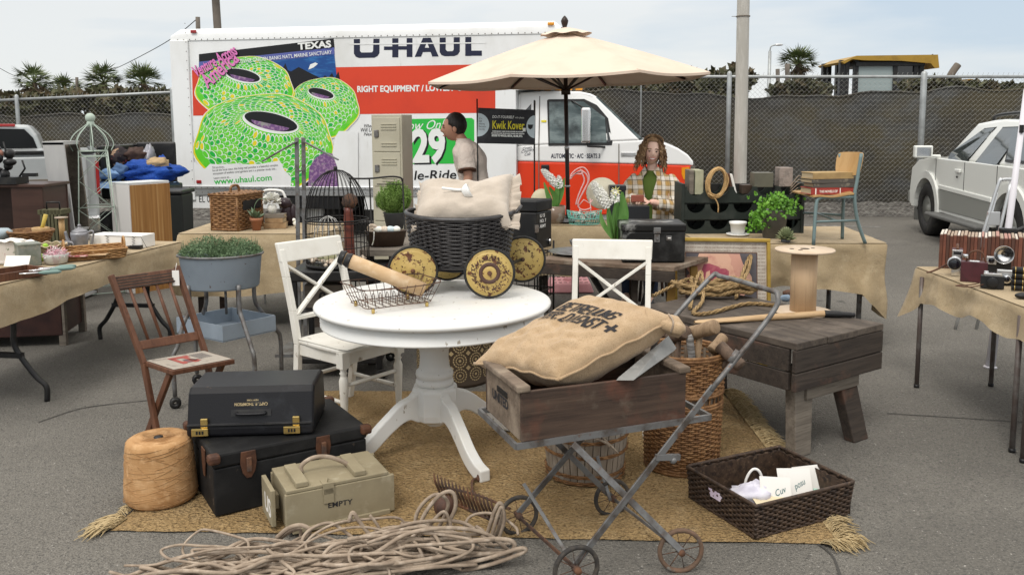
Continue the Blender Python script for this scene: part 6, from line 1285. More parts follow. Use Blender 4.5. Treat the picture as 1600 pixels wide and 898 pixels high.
# dark open cargo trailer heaped with blankets
Yg=10.3; a=at(157,285,Yg);b=at(262,285,Yg+.4); zr_=at(200,231,Yg).z; zb_=at(200,289,Yg).z; zg=.3
t=thing('cargo_bin','open black cargo bin with a raised back behind the honey wood cabinet','bin',V(((a.x+b.x)/2,Yg,0)))
w_=b.x-a.x; mb=MB(); mb.box((0,.45,zb_-.1),(w_,.9,.14)); mb.box((0,.9,(zb_+zr_)/2),(w_*.78,.04,zr_-zb_+.1)); mb.box((-w_/2+.02,.45,(zb_+zr_)/2),(.04,.9,zr_-zb_+.05)); mb.box((0,.5,.35),(w_*.9,.8,.5)); mb.obj('bin',m_black,t,bev=.02); 
mb=MB(); mb.tube([(-w_/2,.0,zr_),(-w_/2,.9,zr_+.01),(w_*.3,.9,zr_+.01)],.02,6); mb.obj('rail',m_black,t)
for x in (-w_*.38,w_*.38): mb=MB(); mb.lathe([(.1,-.08),(.27,-.09),(.3,-.05),(.3,.05),(.27,.09),(.1,.08)],24,(x,-.02,.3),Matrix.Rotation(PI/2,3,'Y')); mb.obj('wheel',m_rubber,t)
def heap(px,py,Y,s,m,name,lab,cat,seed,k1=.35,R=None):
    p=at(px,py,Y); mb=MB(p); mb.ball(p,s,34,20,lambda q:1+k1*nz3((q.x*1.8,q.y*1.8,q.z*1.8+seed))+.5*k1*nz3((q.x*4.5,q.y*4.5,q.z*6+seed)),R); mb.solo(name,m,lab,cat)
m_blue=mat('blue_quilt',(.012,.06,.3),.85,layers=(((.02,.09,.4),6,.5,.7),),bump=(('noise',8,.06),));m_lblue=mat('light_blue_cloth',(.2,.33,.55),.9,layers=(((.28,.4,.6),5,.5,.7),),bump=(('noise',8,.04),));m_flc=mat('floral_cloth',(.035,.028,.03),.85,layers=(((.45,.3,.2),9,.56,.6),((.3,.06,.06),12,.62,.66)))
heap(178,248,Yg+.4,(.17,.2,.15),m_flc,'floral_cloth','dark floral cloth bundle at the left end of the black cargo bin','cloth',1.)
heap(212,245,Yg+.6,(.12,.2,.12),mat('brown_cloth',(.06,.035,.028),.9),'brown_cloth','dark brown cloth in the middle of the black cargo bin','cloth',2.)
heap(232,246,Yg+.7,(.08,.1,.15),mat('silver_lining',(.3,.3,.33),.4,.3),'silver_bundle','silvery grey bundle behind the blue quilt','cloth',3.)
heap(235,268,Yg+.15,(.38,.3,.13),m_blue,'blue_quilt','bright blue quilt spilling over the black cargo bin','quilt',4.,.4)
heap(246,256,Yg+.05,(.13,.12,.08),mat('tan_cloth',(.42,.3,.17),.9),'tan_cloth','tan cloth crumpled on top of the blue quilt','cloth',6.)
heap(254,260,Yg+.2,(.06,.06,.13),m_blue,'blue_bag','blue stuffed bag end poking up right of the tan cloth','bag',11.,.2)
heap(172,272,Yg-.1,(.13,.14,.06),m_lblue,'folded_blanket','light blue folded blanket at the left front of the cargo bin','blanket',7.)
heap(188,268,Yg-.05,(.09,.1,.09),mat('denim',(.07,.13,.25),.9),'denim_bundle','denim blue bundle between the light blue blanket and the quilt','cloth',8.)
p=at(212,286,Yg-.2); mb=MB(p); mb.surf(lambda u,v:p+V(((u-.5)*.85,(v-.5)*.5,.03*nz3((u*5,v*4,1))+.01-.05*(abs(v-.5)*2)**3)),30,16); mb.solo('blue_sheet',m_lblue,'light blue sheet spread flat below the blue quilt','sheet')
c=at(272,305,9.6); t=thing('waste_tote','dark green black plastic tote under the blue quilt beside the truck','tote',V((c.x,9.6,0))); m_tote=mat('dark_plastic',(.016,.018,.017),.5); mb=MB(); mb.hexa([V((-.14,-.14,0)),V((.14,-.14,0)),V((.14,.14,0)),V((-.14,.14,0))],[V((-.15,-.18,.86)),V((.15,-.18,.86)),V((.15,.18,.86)),V((-.15,.18,.86))]); mb.obj('body',m_tote,t,bev=.02); mb=MB(); mb.box((0,0,.885),(.33,.4,.045)); mb.obj('lid',m_black,t,bev=.015)
# ---------------- blue tub on a wheeled stand ----------------
c=V((-1.705,5.0,0)); t=thing('wash_tub_stand','oval blue grey metal tub planted with herbs on a rusty tube stand','planter',c,.2)
m_bltub=mat('blue_grey_paint',(.27,.32,.375),.5,layers=(((.235,.28,.33),4,.45,.65),((.1,.06,.04),24,.67,.72)))
mb=MB(t); R=rz3(.15); zt_b,zb_b=.86,.665
mb.lathe([(.0,zb_b),(.205,zb_b),(.213,zb_b+.01),(.232,zt_b-.01),(.24,zt_b),(.232,zt_b+.004),(.222,zt_b-.01),(.2,zt_b-.05),(0,zt_b-.05)],48,c,R,sx=1.,sy=.78); tub=mb.obj('tub',m_bltub,t)
mb=MB(t); mb.tube([c+R@V((.239*math.cos(a),.239*.78*math.sin(a),zt_b)) for a in [2*PI*i/60 for i in range(60)]],.007,6,True); mb.obj('rim',m_irong,tub)
ft=[V((-1.93,4.79,0)),V((-1.46,4.76,0)),V((-1.44,5.24,0)),V((-1.97,5.25,0))]
for f in ft:
    o=(f-c); mb=MB(t); u=o.normalized(); k=o.length
    P=[c+u*.20*1+V((0,0,.70)),c+u*.2+V((0,0,.56)),c+u*.235+V((0,0,.49)),c+u*(k-.03)+V((0,0,.36)),c+u*k+V((0,0,.29)),c+u*k+V((0,0,.07))]
    mb.tube(spline(P,5),.0125,8); lg=mb.obj('leg',m_irong,t); mb=MB(t); mb.lathe([(.008,-.016),(.032,-.014),(.032,.014),(.008,.016)],16,f+V((0,0,.032)),Matrix.Rotation(PI/2,3,'X')@Matrix.Rotation(.4,3,'Y')); mb.obj('caster',m_black,lg)
tcn=[V((-1.645,4.80,0)),V((-1.42,5.08,0)),V((-1.76,5.32,0)),V((-2.0,5.04,0))]
mb=MB(t); z0,z1=.38,.475
for k in range(4):
    a,b=tcn[k],tcn[(k+1)%4]; d=(b-a).normalized(); n=V((-d.y,d.x,0))*.006; mb.hexa([a+V((0,0,z0)),b+V((0,0,z0)),b+n+V((0,0,z0)),a+n+V((0,0,z0))],[a+V((0,0,z1)),b+V((0,0,z1)),b+n+V((0,0,z1)),a+n+V((0,0,z1))])
mb.hexa([p+V((0,0,z0+.002)) for p in tcn],[p+V((0,0,z0+.008)) for p in tcn]); mb.obj('lower_tray',m_bltub,t)
mb=MB(t)
for k in (1,2): mb.tube([c+V((.02+.07*(k-1.5),.1,.48)),c+V((.02+.07*(k-1.5),.1,zb_b))],.008,6)
mb.obj('strut',m_irong,t)
m_herb=mat('thyme_leaf',(.10,.16,.075),.7,layers=(((.16,.24,.13),8,.45,.65),((.05,.085,.035),6,.55,.7)))
random.seed(31); mb=MB(t)
for i in range(5200):
    a=rnd(0,6.28);r=math.sqrt(random.random())*.235; x=r*math.cos(a);y=r*.78*math.sin(a); p=c+R@V((x,y,0)); gap=.6+.4*min(1,abs(x-.03)/.06); h=(.02+.1*(1-(r/.25)**2))*gap*(1+.5*nz3((p.x*14,p.y*14,0)))
    mb.leaf(p+V((0,0,zt_b-.02+h*rnd(.3,1.15))),(rnd(-1,1),rnd(-1,1),rnd(-.3,1)),(rnd(-1,1),rnd(-1,1),rnd(-1,1)),rnd(.012,.022),rnd(.004,.007))
for i in range(260):
    a=rnd(0,6.28);r=math.sqrt(random.random())*.225; p=c+R@V((r*math.cos(a),r*.78*math.sin(a),zt_b-.05)); mb.tube([p,p+V((rnd(-.02,.02),rnd(-.02,.02),rnd(.07,.14)))],.0012,3,caps=False)
mb.obj('herbs',m_herb,t)
# ---------------- red brown folding chair ----------------
pl0=at(173,430,4.24);pr0=at(276,416,4.5)
bl,brr=V((-1.835,4.19,.43)),V((-1.60,4.39,.43)); fr=V((.245,-.2,0)).normalized(); wd=(brr-bl).normalized()
t=thing('folding_chair','red brown wooden folding chair with spindles in its back and a paper tag','chair',(bl+brr)/2*V((1,1,1)).x*0+V((-1.72,4.2,0)))
sl=lambda p0,p1,z:p1+(p0-p1)*((z-p1.z)/(p0.z-p1.z))
lf=V((-1.80,4.22,0.0)); 
postl=(pl0,bl-fr*.0); postr=(pr0,brr)
for top,bot in (postl,postr):
    mb=MB(t); d=(bot-top).normalized(); foot=bot+d*((bot.z-.0)/-d.z) if d.z<0 else bot
    foot=bot+fr*.12; foot.z=0; mb.beam(top,bot,.024,.034,fr); mb.beam(bot,foot,.024,.034,fr); mb.obj('back_post',m_chairw,t,bev=.004)
for b in (bl,brr):
    f0=b+fr*.2+V((0,0,-.015)); f1=b-fr*.09+V((0,0,-b.z)); s_=-.025 if b is bl else .025
    mb=MB(t); mb.beam(f0+wd*-s_,f1+wd*-s_,.02,.034,fr); mb.obj('cross_leg',m_chairw,t,bev=.003)
def bpt(u,f): return (pl0.lerp(pr0,u)).lerp(bl.lerp(brr,u),f)
mb=MB(t); mb.beam(bpt(0,.1),bpt(1,.1),.018,.072,(pl0-bl)); mb.obj('top_slat',m_chairw,t,bev=.004)
mb=MB(t)
for k in range(5): mb.beam(bpt(0.04,.035+.03*k)-fr*-.0095,bpt(.96,.035+.03*k)-fr*-.0095,.003,.006,(pl0-bl))
mb.obj('groove_strip',m_dwood,t)
mb=MB(t); mb.beam(bpt(0,.80),bpt(1,.80),.018,.045,(pl0-bl)); mb.obj('lower_slat',m_chairw,t,bev=.004)
for k in range(4): u=(k+.95)/4.9; mb=MB(t); mb.tube([bpt(u,.16),bpt(u,.45),bpt(u,.78)],[.007,.009,.007],8); mb.obj('spindle',m_chairw,t)
seat=[bl-fr*.005,bl+fr*.27,brr+fr*.27,brr-fr*.005]; up=V((0,0,1))
mb=MB(t); mb.hexa([p-up*.012+up*0 for p in seat],[p+up*.012 for p in seat]); mb.obj('seat',m_chairw,t,bev=.004)
mb=MB(t); ins=lambda p:p.lerp(sum(seat,V())/4,.07)+up*.0145; mb.add([ins(p) for p in seat],[(0,1,2,3)]); mb.mat(1); ip=[ins(p)+up*.001 for p in seat]; Q=lambda u,v:ip[0].lerp(ip[1],u).lerp(ip[3].lerp(ip[2],u),v)
for u0,u1,v0,v1 in ((.15,.75,.28,.36),(.15,.3,.28,.62),(.3,.75,.48,.56),(.55,.7,.36,.62)): mb.add([Q(u0,v0),Q(u1,v0),Q(u1,v1),Q(u0,v1)],[(0,1,2,3)])
mb.mat(2)
for k in range(7): v=.66+.035*k; mb.add([Q(.15,v),Q(.55,v),Q(.55,v+.015),Q(.15,v+.015)],[(0,1,2,3)])
mb.add([Q(.45,.4),Q(.7,.4),Q(.62,.62),Q(.45,.56)],[(0,1,2,3)]); mb.obj('printed_cloth',[mat('worn_cream_print',(.36,.32,.27),.8,layers=(((.2,.17,.15),18,.55,.7),)),mat('worn_red_print',(.33,.08,.065),.8,layers=(((.5,.4,.34),25,.6,.7),)),mat('worn_dark_print',(.1,.09,.1),.8)],t)
q0=bpt(.93,.03)+fr*.03; mb=MB(t); mb.hexa([q0+V((-.018,-.01,-.08)),q0+V((.018,-.01,-.08)),q0+V((.018,-.01,0)),q0+V((-.018,-.01,0))],[q0+V((-.018,-.0115,-.08)),q0+V((.018,-.0115,-.08)),q0+V((.018,-.0115,0)),q0+V((-.018,-.0115,0))]); mb.tube([q0+V((0,-.01,0)),q0+V((0,.01,.035))],.0014,4); tg=mb.obj('price_tag',m_paper,t)
# ---------------- parasol on a pink base ----------------
pc=gp(890,452); Yp=pc.y
m_par=mat('parasol_cloth',(.69,.56,.455),.85,layers=(((.63,.5,.4),3,.45,.7),),bump=(('noise',(200,200,200),.0006),)); m_pinkb=mat('pink_paint',(.62,.3,.32),.5,layers=(((.5,.22,.24),6,.5,.7),))
bp0=V((pc.x,Yp,0)); pt_=at(882,34,Yp); 
base=thing('pink_stand','pink cast base with a pierced rim holding the parasol pole','base',bp0)
mb=MB(base); mb.box(bp0+V((0,0,.05)),(.44,.44,.09),tx=.86,ty=.86); mb.obj('weight',m_pinkb,base,bev=.015)
mb=MB(base)
for i in range(7):
    for j in range(3):
        mb.box(bp0+V((-.15+.05*i,-.15+.15*j,.097)),(.032,.012,.004))
mb.obj('slots',m_brownle,base)
mb=MB(base); mb.lathe([(.07,.09),(.05,.12),(.034,.16),(.034,.42),(.03,.44),(0,.44)],16,bp0); mb.obj('tube',m_pinkb,base)
um=thing('parasol','large cream market parasol on a dark wooden pole','parasol',bp0)
pd=(pt_-bp0).normalized(); m_poled=wood('dark_pole_wood',(.035,.02,.014),(.02,.012,.009),2,.4,1.)
def up_(z): return bp0+pd*(z/pd.z)
mb=MB(um); mb.tube([up_(.1),up_(1.1),up_(pt_.z-.12)],[.02,.02,.02],14); mb.obj('pole',m_poled,um)
mb=MB(um); mb.tube([up_(1.0),up_(1.02)],.026,14); mb.obj('joint',m_alu,um); mb=MB(um); mb.tube([up_(1.36),up_(1.4)],.024,14); mb.obj('joint',m_alu,um)
zr,R_=2.02,1.36; zt=pt_.z-.1; cx=up_(zr); tilt=.03
def canopy(a,f):
    # a angle, f 0 centre to 1 rim; ribs straight, cloth sagging between ribs
    k=a/(PI/4)-.5; fr=k-math.floor(k); a0=(math.floor(k)+.5)*PI/4;a1=a0+PI/4
    p0=V((math.cos(a0),math.sin(a0),0));p1=V((math.cos(a1),math.sin(a1),0)); q=p0.lerp(p1,fr)*R_*f; sag=math.sin(PI*fr)*f
    z=zt+(zr-zt)*(f**1.12)-.03*sag*(1-f*.3)+tilt*q.x
    q*=1-.035*math.sin(PI*fr)*f
    return up_(zr)+V((q.x,q.y,z-zr))
mb=MB(um); mb.surf(lambda u,v:canopy(2*PI*u,.05+.95*v),96,14,cu=True); mb.surf(lambda u,v:canopy(2*PI*u,1.)+V((0,0,-.022*v)),96,2,cu=True); can=mb.obj('canopy',m_par,um)
mb=MB(um); mb.surf(lambda u,v:canopy(2*PI*u,.02+.17*v)+V((0,0,.05+.006*math.sin(16*PI*u)*v)),96,4,cu=True); mb.obj('vent_cap',m_par,can)
for k in range(8):
    a=PI/8+k*PI/4; p=canopy(a+1e-6,.04)-V((0,0,.03));q=canopy(a+1e-6,.985)-V((0,0,.014)); mb=MB(um); mb.beam(p,q,.016,.024); rb=mb.obj('rib',m_poled,um); h=up_(1.92); m=canopy(a+1e-6,.52)-V((0,0,.02)); mb=MB(um); mb.beam(h,m,.014,.018); mb.obj('strut',m_poled,rb)
mb=MB(um); mb.tube([up_(1.88),up_(1.94)],.045,12); mb.obj('hub',m_poled,um); mb=MB(um); mb.tube([up_(zt-.08),up_(zt-.02)],.05,12); mb.obj('hub',m_poled,um)
mb=MB(um); T0=up_(zt+.03); mb.lathe([(.03,0),(.02,.02),(.03,.05),(.036,.075),(.025,.1),(.008,.12),(0,.125)],14,T0); mb.obj('finial',m_poled,um)
# ---------------- back burlap table, left ----------------
zb2=.76; BT=[(-2.62,6.72),(-1.45,6.66),(-1.42,7.42),(-2.62,7.5)]
t,C4,cen=ftable('trestle_table','table under burlap cloth in front of the truck rear wheel',BT,zb2)
for x,y in ((-2.5,6.85),(-1.56,6.8),(-1.55,7.3),(-2.5,7.35)): mb=MB(t); mb.box((x,y,.36),(.05,.05,.72)); mb.obj('leg',m_dwood,t)
mb=MB(cen); drape(mb,BT,zb2+.005,lambda i,t:.47+.03*math.sin(5*t) if i in(0,1,3) else .4,.03,7.); mb.solo('burlap_cloth',m_burlap,'burlap cloth falling almost to the ground behind the herb tub','tablecloth')
B2=lambda px,py:gp(px,py,zb2+.008)
a=B2(372,361.5); pb=thing('picnic_basket','brown wicker picnic hamper with a lid and loop handle','basket',a,.35)
W1,D1,H1=.29,.3,.27
def pbk(t,h):
    per=2*(W1+D1); s=(t%1)*per
    if s<D1: p=V((-s,0,0))
    elif s<D1+W1: p=V((-D1,s-D1,0))
    elif s<2*D1+W1: p=V((-D1+(s-D1-W1),W1,0))
    else: p=V((0,W1-(s-2*D1-W1),0))
    return p+V((0,0,.005+H1*h))
pb.rotation_euler=(0,0,-.28)
def pbq(t,h):
    per=2*(.24+.36); s=(t%1)*per
    if s<.24: p=V((-.24+s,0,0))
    elif s<.6: p=V((0,s-.24,0))
    elif s<.84: p=V((-(s-.6),.36,0))
    else: p=V((-.24,.36-(s-.84),0))
    return p+V((0,0,.005+H1*h))
mb=MB(); weave(mb,pbq,30,16,.005,.6); 
for z in (.02,.98): mb.tube([pbq(i/30,z) for i in range(30)],.01,6,True)
for x,y in ((0,0),(-.24,0),(0,.36),(-.24,.36)): mb.tube([(x,y,0),(x,y,H1)],.009,6)
mb.box((-.12,.18,.14),(.225,.345,.25)); mb.obj('body',m_wickb,pb)
mb=MB(); weave(mb,lambda t,h:V((-.255+.27*h,-.01+.38*t,H1+.022+.006*math.sin(h*PI))),14,12,.004,.6,closed=False); mb.box((-.12,.18,H1+.014),(.26,.37,.016)); mb.tube([(-.25,-.01,H1+.018),(.01,-.01,H1+.018),(.01,.37,H1+.018),(-.25,.37,H1+.018)],.009,6,True); mb.obj('lid',m_wickb,pb)
mb=MB(); mb.box((.006,.2,H1*.74),(.006,.26,.075)); mb.obj('dark_opening',m_black,pb)
mb=MB(); mb.tube(spline([(-.12,.1,H1+.03),(-.12,.11,H1+.075),(-.12,.17,H1+.085),(-.12,.21,H1+.07),(-.12,.22,H1+.03)],5),.011,6); mb.obj('handle',m_wickb,pb)
m_terra=mat('terracotta',(.36,.15,.08),.85,layers=(((.4,.3,.22),7,.5,.68),((.25,.1,.05),14,.5,.7)))
m_glaucous=mat('glaucous_leaf',(.12,.19,.11),.5,layers=(((.2,.27,.18),20,.5,.65),)); m_green=bpy.data.materials['decal_green']
m_lgreen=mat('bright_leaf',(.12,.3,.03),.5,layers=(((.2,.42,.05),14,.5,.65),((.05,.14,.02),10,.55,.7)))
c=B2(401,359.5); t=thing('potted_plant','small terracotta pot with broad grey green leaves by the picnic hamper','plant',c); mb=MB(t); mb.lathe([(0,0),(.032,0),(.045,.075),(.05,.075),(.052,.1),(.046,.1),(.04,.085),(0,.085)],20,c); mb.obj('pot',m_terra,t); mb=MB(t); random.seed(5)
for i in range(13): a=i*2.4; d=V((math.cos(a),math.sin(a),rnd(.5,1.6))); mb.leaf(c+V((0,0,.09)),d,V((0,0,1)),rnd(.07,.12),.045)
mb.tube(spline([c+V((0,0,.1)),c+V((-.01,0,.19)),c+V((.03,0,.25)),c+V((.08,0,.25))],5),.003,4); mb.obj('leaves',m_glaucous,t)
m_book=mat('worn_tan_book',(.36,.24,.13),.8,layers=(((.26,.16,.08),12,.45,.65),));m_pages=mat('book_pages',(.5,.4,.26),.85,layers=(((.38,.29,.18),(4,4,160),.4,.6),))
def book(c,w_,d_,h,rz,m,lab,name='book',group=None,txt=None,tm=None):
    t=thing(name,lab,'book',c,rz,group); mb=MB(); mb.box((0,0,.002),(w_,d_,.004)); mb.box((0,0,h-.002),(w_,d_,.004)); mb.box((0,-d_/2+.003,h/2),(w_,.006,h-.001)); mb.obj('cover',m,t,bev=.0015); mb=MB(); mb.box((0,.003,h/2),(w_-.012,d_-.016,h-.008)); mb.obj('pages',m_pages,t)
    if txt: mb=MB(); put_text(mb,txt,h*.5,V((-w_*.32,-d_/2-.001,h*.3)),(1,0,0),(0,0,1),.0006,fitw=w_*.4); mb.box((-w_*.4,-d_/2-.0005,h/2),(.008,.001,h*.9)); mb.box((w_*.14,-d_/2-.0005,h/2),(.006,.001,h*.9)); mb.obj('title',tm,t)
    return t
c=B2(429,357)
for k,(w_,d_,h,r,lab) in enumerate(((.18,.13,.045,.1,'lowest tan book of the short pile beside the terracotta pot'),(.15,.12,.04,-.05,'middle tan book of the short pile under the grey book'),(.16,.12,.03,.05,'worn grey topped book on the short pile, under the white flower'))): book(c+V((.0,.05,[0,.046,.087][k])),w_,d_,h,r,m_book if k<2 else m_greyw,lab,group='books beside the terracotta pot')
m_petal=mat('white_petal',(.8,.79,.74),.6,layers=(((.66,.68,.5),30,.55,.7),))
c=B2(427,357)+V((-.02,.06,.12)); mb=MB(c); random.seed(7)
mb.lathe([(0,0),(.03,0),(.04,.05),(.03,.07)],14,c); 
for i in range(120): a=rnd(0,6.28);z=rnd(-.3,1); d=V((math.cos(a)*math.sqrt(max(0,1-z*z)),math.sin(a)*math.sqrt(max(0,1-z*z)),z)); mb.leaf(c+V((0,0,.1))+d*.03,d,(rnd(-1,1),rnd(-1,1),1),.05,.05)
mb.solo('white_flower_pot',m_petal,'white blossom in a small white pot on top of the book pile','flower')
c=B2(447,353)+V((0,.06,0)); mb=MB(c); mb.ball(c+V((0,0,.09)),(.065,.06,.1),16,12,lambda q:1+.25*nz3((q.x*2,q.y*2,q.z*2+5))); mb.ball(c+V((-.01,-.02,.185)),(.055,.05,.05),14,9,lambda q:1+.2*nz3((q.x*3,q.y*3,q.z*3))); mb.ball(c+V((.05,-.01,.08)),(.035,.04,.1),12,8); mb.solo('figurine',mat('dark_plum_glaze',(.03,.018,.022),.35),'dark plum carved figurine behind the short book pile','figurine')
c=B2(462,357)+V((0,.03,0)); t=thing('bird_figurine','tiny white bird figurine on thin legs at the table end','figurine',c); mb=MB(t); mb.ball(c+V((0,0,.04)),(.03,.02,.024)); mb.ball(c+V((-.018,-.005,.068)),(.014,.013,.014)); mb.obj('body',m_petal,t); mb=MB(t); mb.tube([c+V((-.008,0,0)),c+V((-.004,0,.025))],.003,5); mb.tube([c+V((.008,0,0)),c+V((.006,0,.025))],.003,5); mb.obj('legs',m_steel_dk,t)
t=thing('tube_chair','white metal tube chair back arching up behind the picnic hamper','chair',V((-2.05,7.8,0))); P=[at(x,y,7.7) for x,y in ((408,312),(411,301),(418,297),(438,298),(444,304),(449,318),(455,330))]; mb=MB(t); mb.tube([V((P[0].x,7.7,0))]+spline(P,5)+[V((P[-1].x,7.7,0))],.011,8); mb.obj('back_frame',m_white,t); mb=MB(t); mb.box(((P[0].x+P[-1].x)/2,7.85,.44),(.36,.36,.03)); mb.obj('seat',m_white,t,bev=.01)
# ---------------- black cart with the birdcage ----------------
x0,x1,y0,y1=-1.395,-.82,5.32,5.80; zc2=.70
ct=thing('utility_cart','black metal cart on casters carrying the birdcage','cart',V(((x0+x1)/2,(y0+y1)/2,0)))
mb=MB(ct); mb.box(((x0+x1)/2,(y0+y1)/2,zc2-.035),(x1-x0,y1-y0,.07)); mb.obj('tabletop',m_black,ct,bev=.01)
for z in (.42,.12): mb=MB(ct); mb.box(((x0+x1)/2,(y0+y1)/2,z),(x1-x0-.03,y1-y0-.03,.035)); mb.obj('shelf',m_black,ct,bev=.006)
for x in (x0+.025,x1-.025):
    for y in (y0+.025,y1-.025):
        mb=MB(ct); mb.box((x,y,(.07+zc2-.07)/2),(.035,.035,zc2-.14)); lg=mb.obj('leg',m_black,ct,bev=.004); mb=MB(ct); mb.lathe([(.01,-.013),(.034,-.012),(.034,.012),(.01,.013)],16,(x+.01,y,.034),Matrix.Rotation(PI/2,3,'X')); mb.obj('caster',m_rubber,lg)
mb=MB((-1.25,5.5,.5)); mb.box((-1.2,5.55,.515),(.26,.22,.15)); 
bx2=thing('stencilled_box','small grey wooden box printed with a zero on the cart shelf','box',(-1.2,5.55,.44)); 
mb=MB(bx2); mb.box((-1.2,5.55,.515),(.26,.22,.15)); mb.obj('box',m_greyw,bx2,bev=.003); mb=MB(bx2); put_text(mb,"0",.1,(-1.24,5.4395,.475),(1,0,0),(0,0,1),.003); mb.obj('stencil',m_print,bx2)
c=V((-1.125,5.52,zc2+.004)); rC=.2; zd=.30
bc=thing('birdcage','tall domed black wire birdcage standing on the black cart','birdcage',c)
topz=at(519,266,5.52).z-zc2; mb=MB(bc)
N=34
for k in range(N):
    a=2*PI*k/N; d=V((math.cos(a),math.sin(a),0)); P=[c+d*rC,c+d*rC+V((0,0,zd))]
    for j in range(1,8): f=j/7*PI/2; P.append(c+d*rC*math.cos(f)*.98+d*.004+V((0,0,zd+(topz-zd)*math.sin(f))))
    mb.tube(P,.0023,3,caps=False)
for z,r in ((.01,.005),(.13,.0035),(.2,.003),(.3,.006),(.285,.004)): mb.tube([c+V((rC*math.cos(a),rC*math.sin(a),z)) for a in [2*PI*i/40 for i in range(40)]],r,5,True)
mb.tube([c+V((0,0,topz-.01)),c+V((0,0,topz+.02))],.012,8); mb.obj('wire_dome',m_blackwire,bc)
mb=MB(bc); mb.lathe([(0,.004),(rC,.004),(rC+.006,.02),(rC,.022),(rC,.01)],40,c); mb.obj('tray',m_black,bc)
c2=c+V((-.06,.02,.02)); ic=thing('small_wire_cloche','small pale wire dome inside the black birdcage','cloche',c2); mb=MB(ic)
for k in range(14):
    a=2*PI*k/14; d=V((math.cos(a),math.sin(a),0)); mb.tube([c2+d*.1,c2+d*.1+V((0,0,.14)),c2+d*.085+V((0,0,.22)),c2+d*.045+V((0,0,.28)),c2+V((0,0,.3))],.002,3)
for z in (.01,.14): mb.tube([c2+V((.1*math.cos(a),.1*math.sin(a),z)) for a in [2*PI*i/24 for i in range(24)]],.003,4,True)
mb.obj('wires',mat('pale_wire',(.6,.6,.58),.4,.3),ic)
c3=c+V((.07,.03,.012)); bt=thing('bottle','tall rust red bottle with a rough round stopper inside the birdcage','bottle',c3); mb=MB(bt); mb.lathe([(0,0),(.035,0),(.038,.02),(.034,.1),(.03,.2),(.033,.28),(.028,.33),(.03,.36),(0,.36)],20,c3); mb.obj('body',mat('rust_red_glass',(.16,.045,.03),.3,layers=(((.09,.03,.025),(8,8,40),.45,.6),((.4,.3,.25),30,.66,.72))),bt); mb=MB(bt); mb.ball(c3+V((.01,0,.4)),(.05,.045,.05),16,11,lambda q:1+.15*nz3((q.x*6,q.y*6,q.z*6))); mb.obj('stopper',m_ironr,bt)
random.seed(15); mb=MB(c); 
for i in range(75): a=rnd(0,6.28);r=.17*math.sqrt(random.random()); mb.ball(c+V((r*math.cos(a),r*math.sin(a),rnd(.02,.05))),(rnd(.012,.025),rnd(.01,.02),rnd(.008,.016)),7,5,R=rz3(rnd(0,3)))
m_shell=mat('shells',(.55,.44,.33),.6,layers=(((.7,.62,.52),30,.45,.6),((.3,.17,.12),22,.56,.68))); mb.solo('shell_bed',m_shell,'bed of cream and brown shells covering the birdcage floor','shells',kind='stuff')
mb=MB(c); mb.ball(c+V((-.05,-.05,.07)),(.07,.04,.05),14,9,lambda q:1+.2*nz3((q.x*3,q.y*3,q.z*3))); mb.solo('bleached_coral',mat('pale_moss',(.5,.5,.3),.9,layers=(((.62,.58,.42),14,.5,.65),)),'pale yellowish lump among the shells in the birdcage','ornament')
# metal stand with drooping arms
Ys=6.05; t=thing('display_stand','tall grey metal stand with two drooping flat arms behind the birdcage','stand',V((at(470,300,Ys).x,Ys,0))); 
for i,(p,q) in enumerate((((463.5,215),(466,400)),((474,215),(476,400)))):
    a=at(*p,Ys);b=at(*q,Ys); mb=MB(t); mb.beam(a,b+(b-a)*(b.z/(a.z-b.z)),.028,.012,(0,1,0)); mb.obj('upright',m_irong,t,bev=.002)
for p,q in (((464,221),(410,252)),((474,221),(529,250))): mb=MB(t); mb.beam(at(*p,Ys-.02),at(*q,Ys-.02),.01,.032,(0,1,0)); mb.obj('arm',m_irong,t,bev=.002)
mb=MB(t); mb.beam(at(464,267,Ys),at(477,267,Ys),.01,.02,(0,1,0)); mb.box(at(470,300,Ys)*V((1,1,0)).x*0+V((at(470,300,Ys).x,Ys,.01)),(.35,.35,.02)); mb.obj('foot',m_irong,t)
Ys=6.3; t=thing('wire_trellis','thin black wire frame standing behind the rosemary pot','trellis',V((at(590,300,Ys).x,Ys,0))); mb=MB(t)
for x in (547,577,629): p=at(x,279,Ys); mb.tube([p,V((p.x+.03,Ys,0))],.006,5)
mb.tube(spline([at(545,279,Ys),at(577,279,Ys),at(610,276,Ys),at(626,278,Ys),at(629,284,Ys)],5),.007,5); mb.tube([at(589,288,Ys),at(628,288,Ys)],.005,4); mb.obj('wires',m_blackwire,t)
# plank table with shells and rosemary
PA=[(-1.02,5.62),(-.1,5.58),(-.06,6.75),(-1.0,6.8)]; za=.79
t,C4,cen=ftable('plank_table','grey weathered plank table holding the shell trough and rosemary pot',PA,za,m=m_greyw)
for x,y in ((-.95,5.7),(-.16,5.66),(-.14,6.65),(-.94,6.7)): mb=MB(t); mb.box((x,y,.37),(.05,.05,.74)); mb.obj('leg',m_dwood,t)
a=gp(601,386,za); t=thing('shell_trough','dark brown oval metal trough filled with shells tied in ribbon','trough',a); R=rz3(.12); m_brtin=mat('dark_brown_tin',(.055,.036,.025),.5,.2,layers=(((.1,.065,.045),10,.5,.7),))
mb=MB(t); mb.lathe([(0,.001),(.115,.001),(.14,.1),(.145,.104),(.138,.1),(.11,.02),(0,.02)],40,a+V((0,.07,0)),R,sy=.5); mb.obj('trough',m_brtin,t)
random.seed(18)
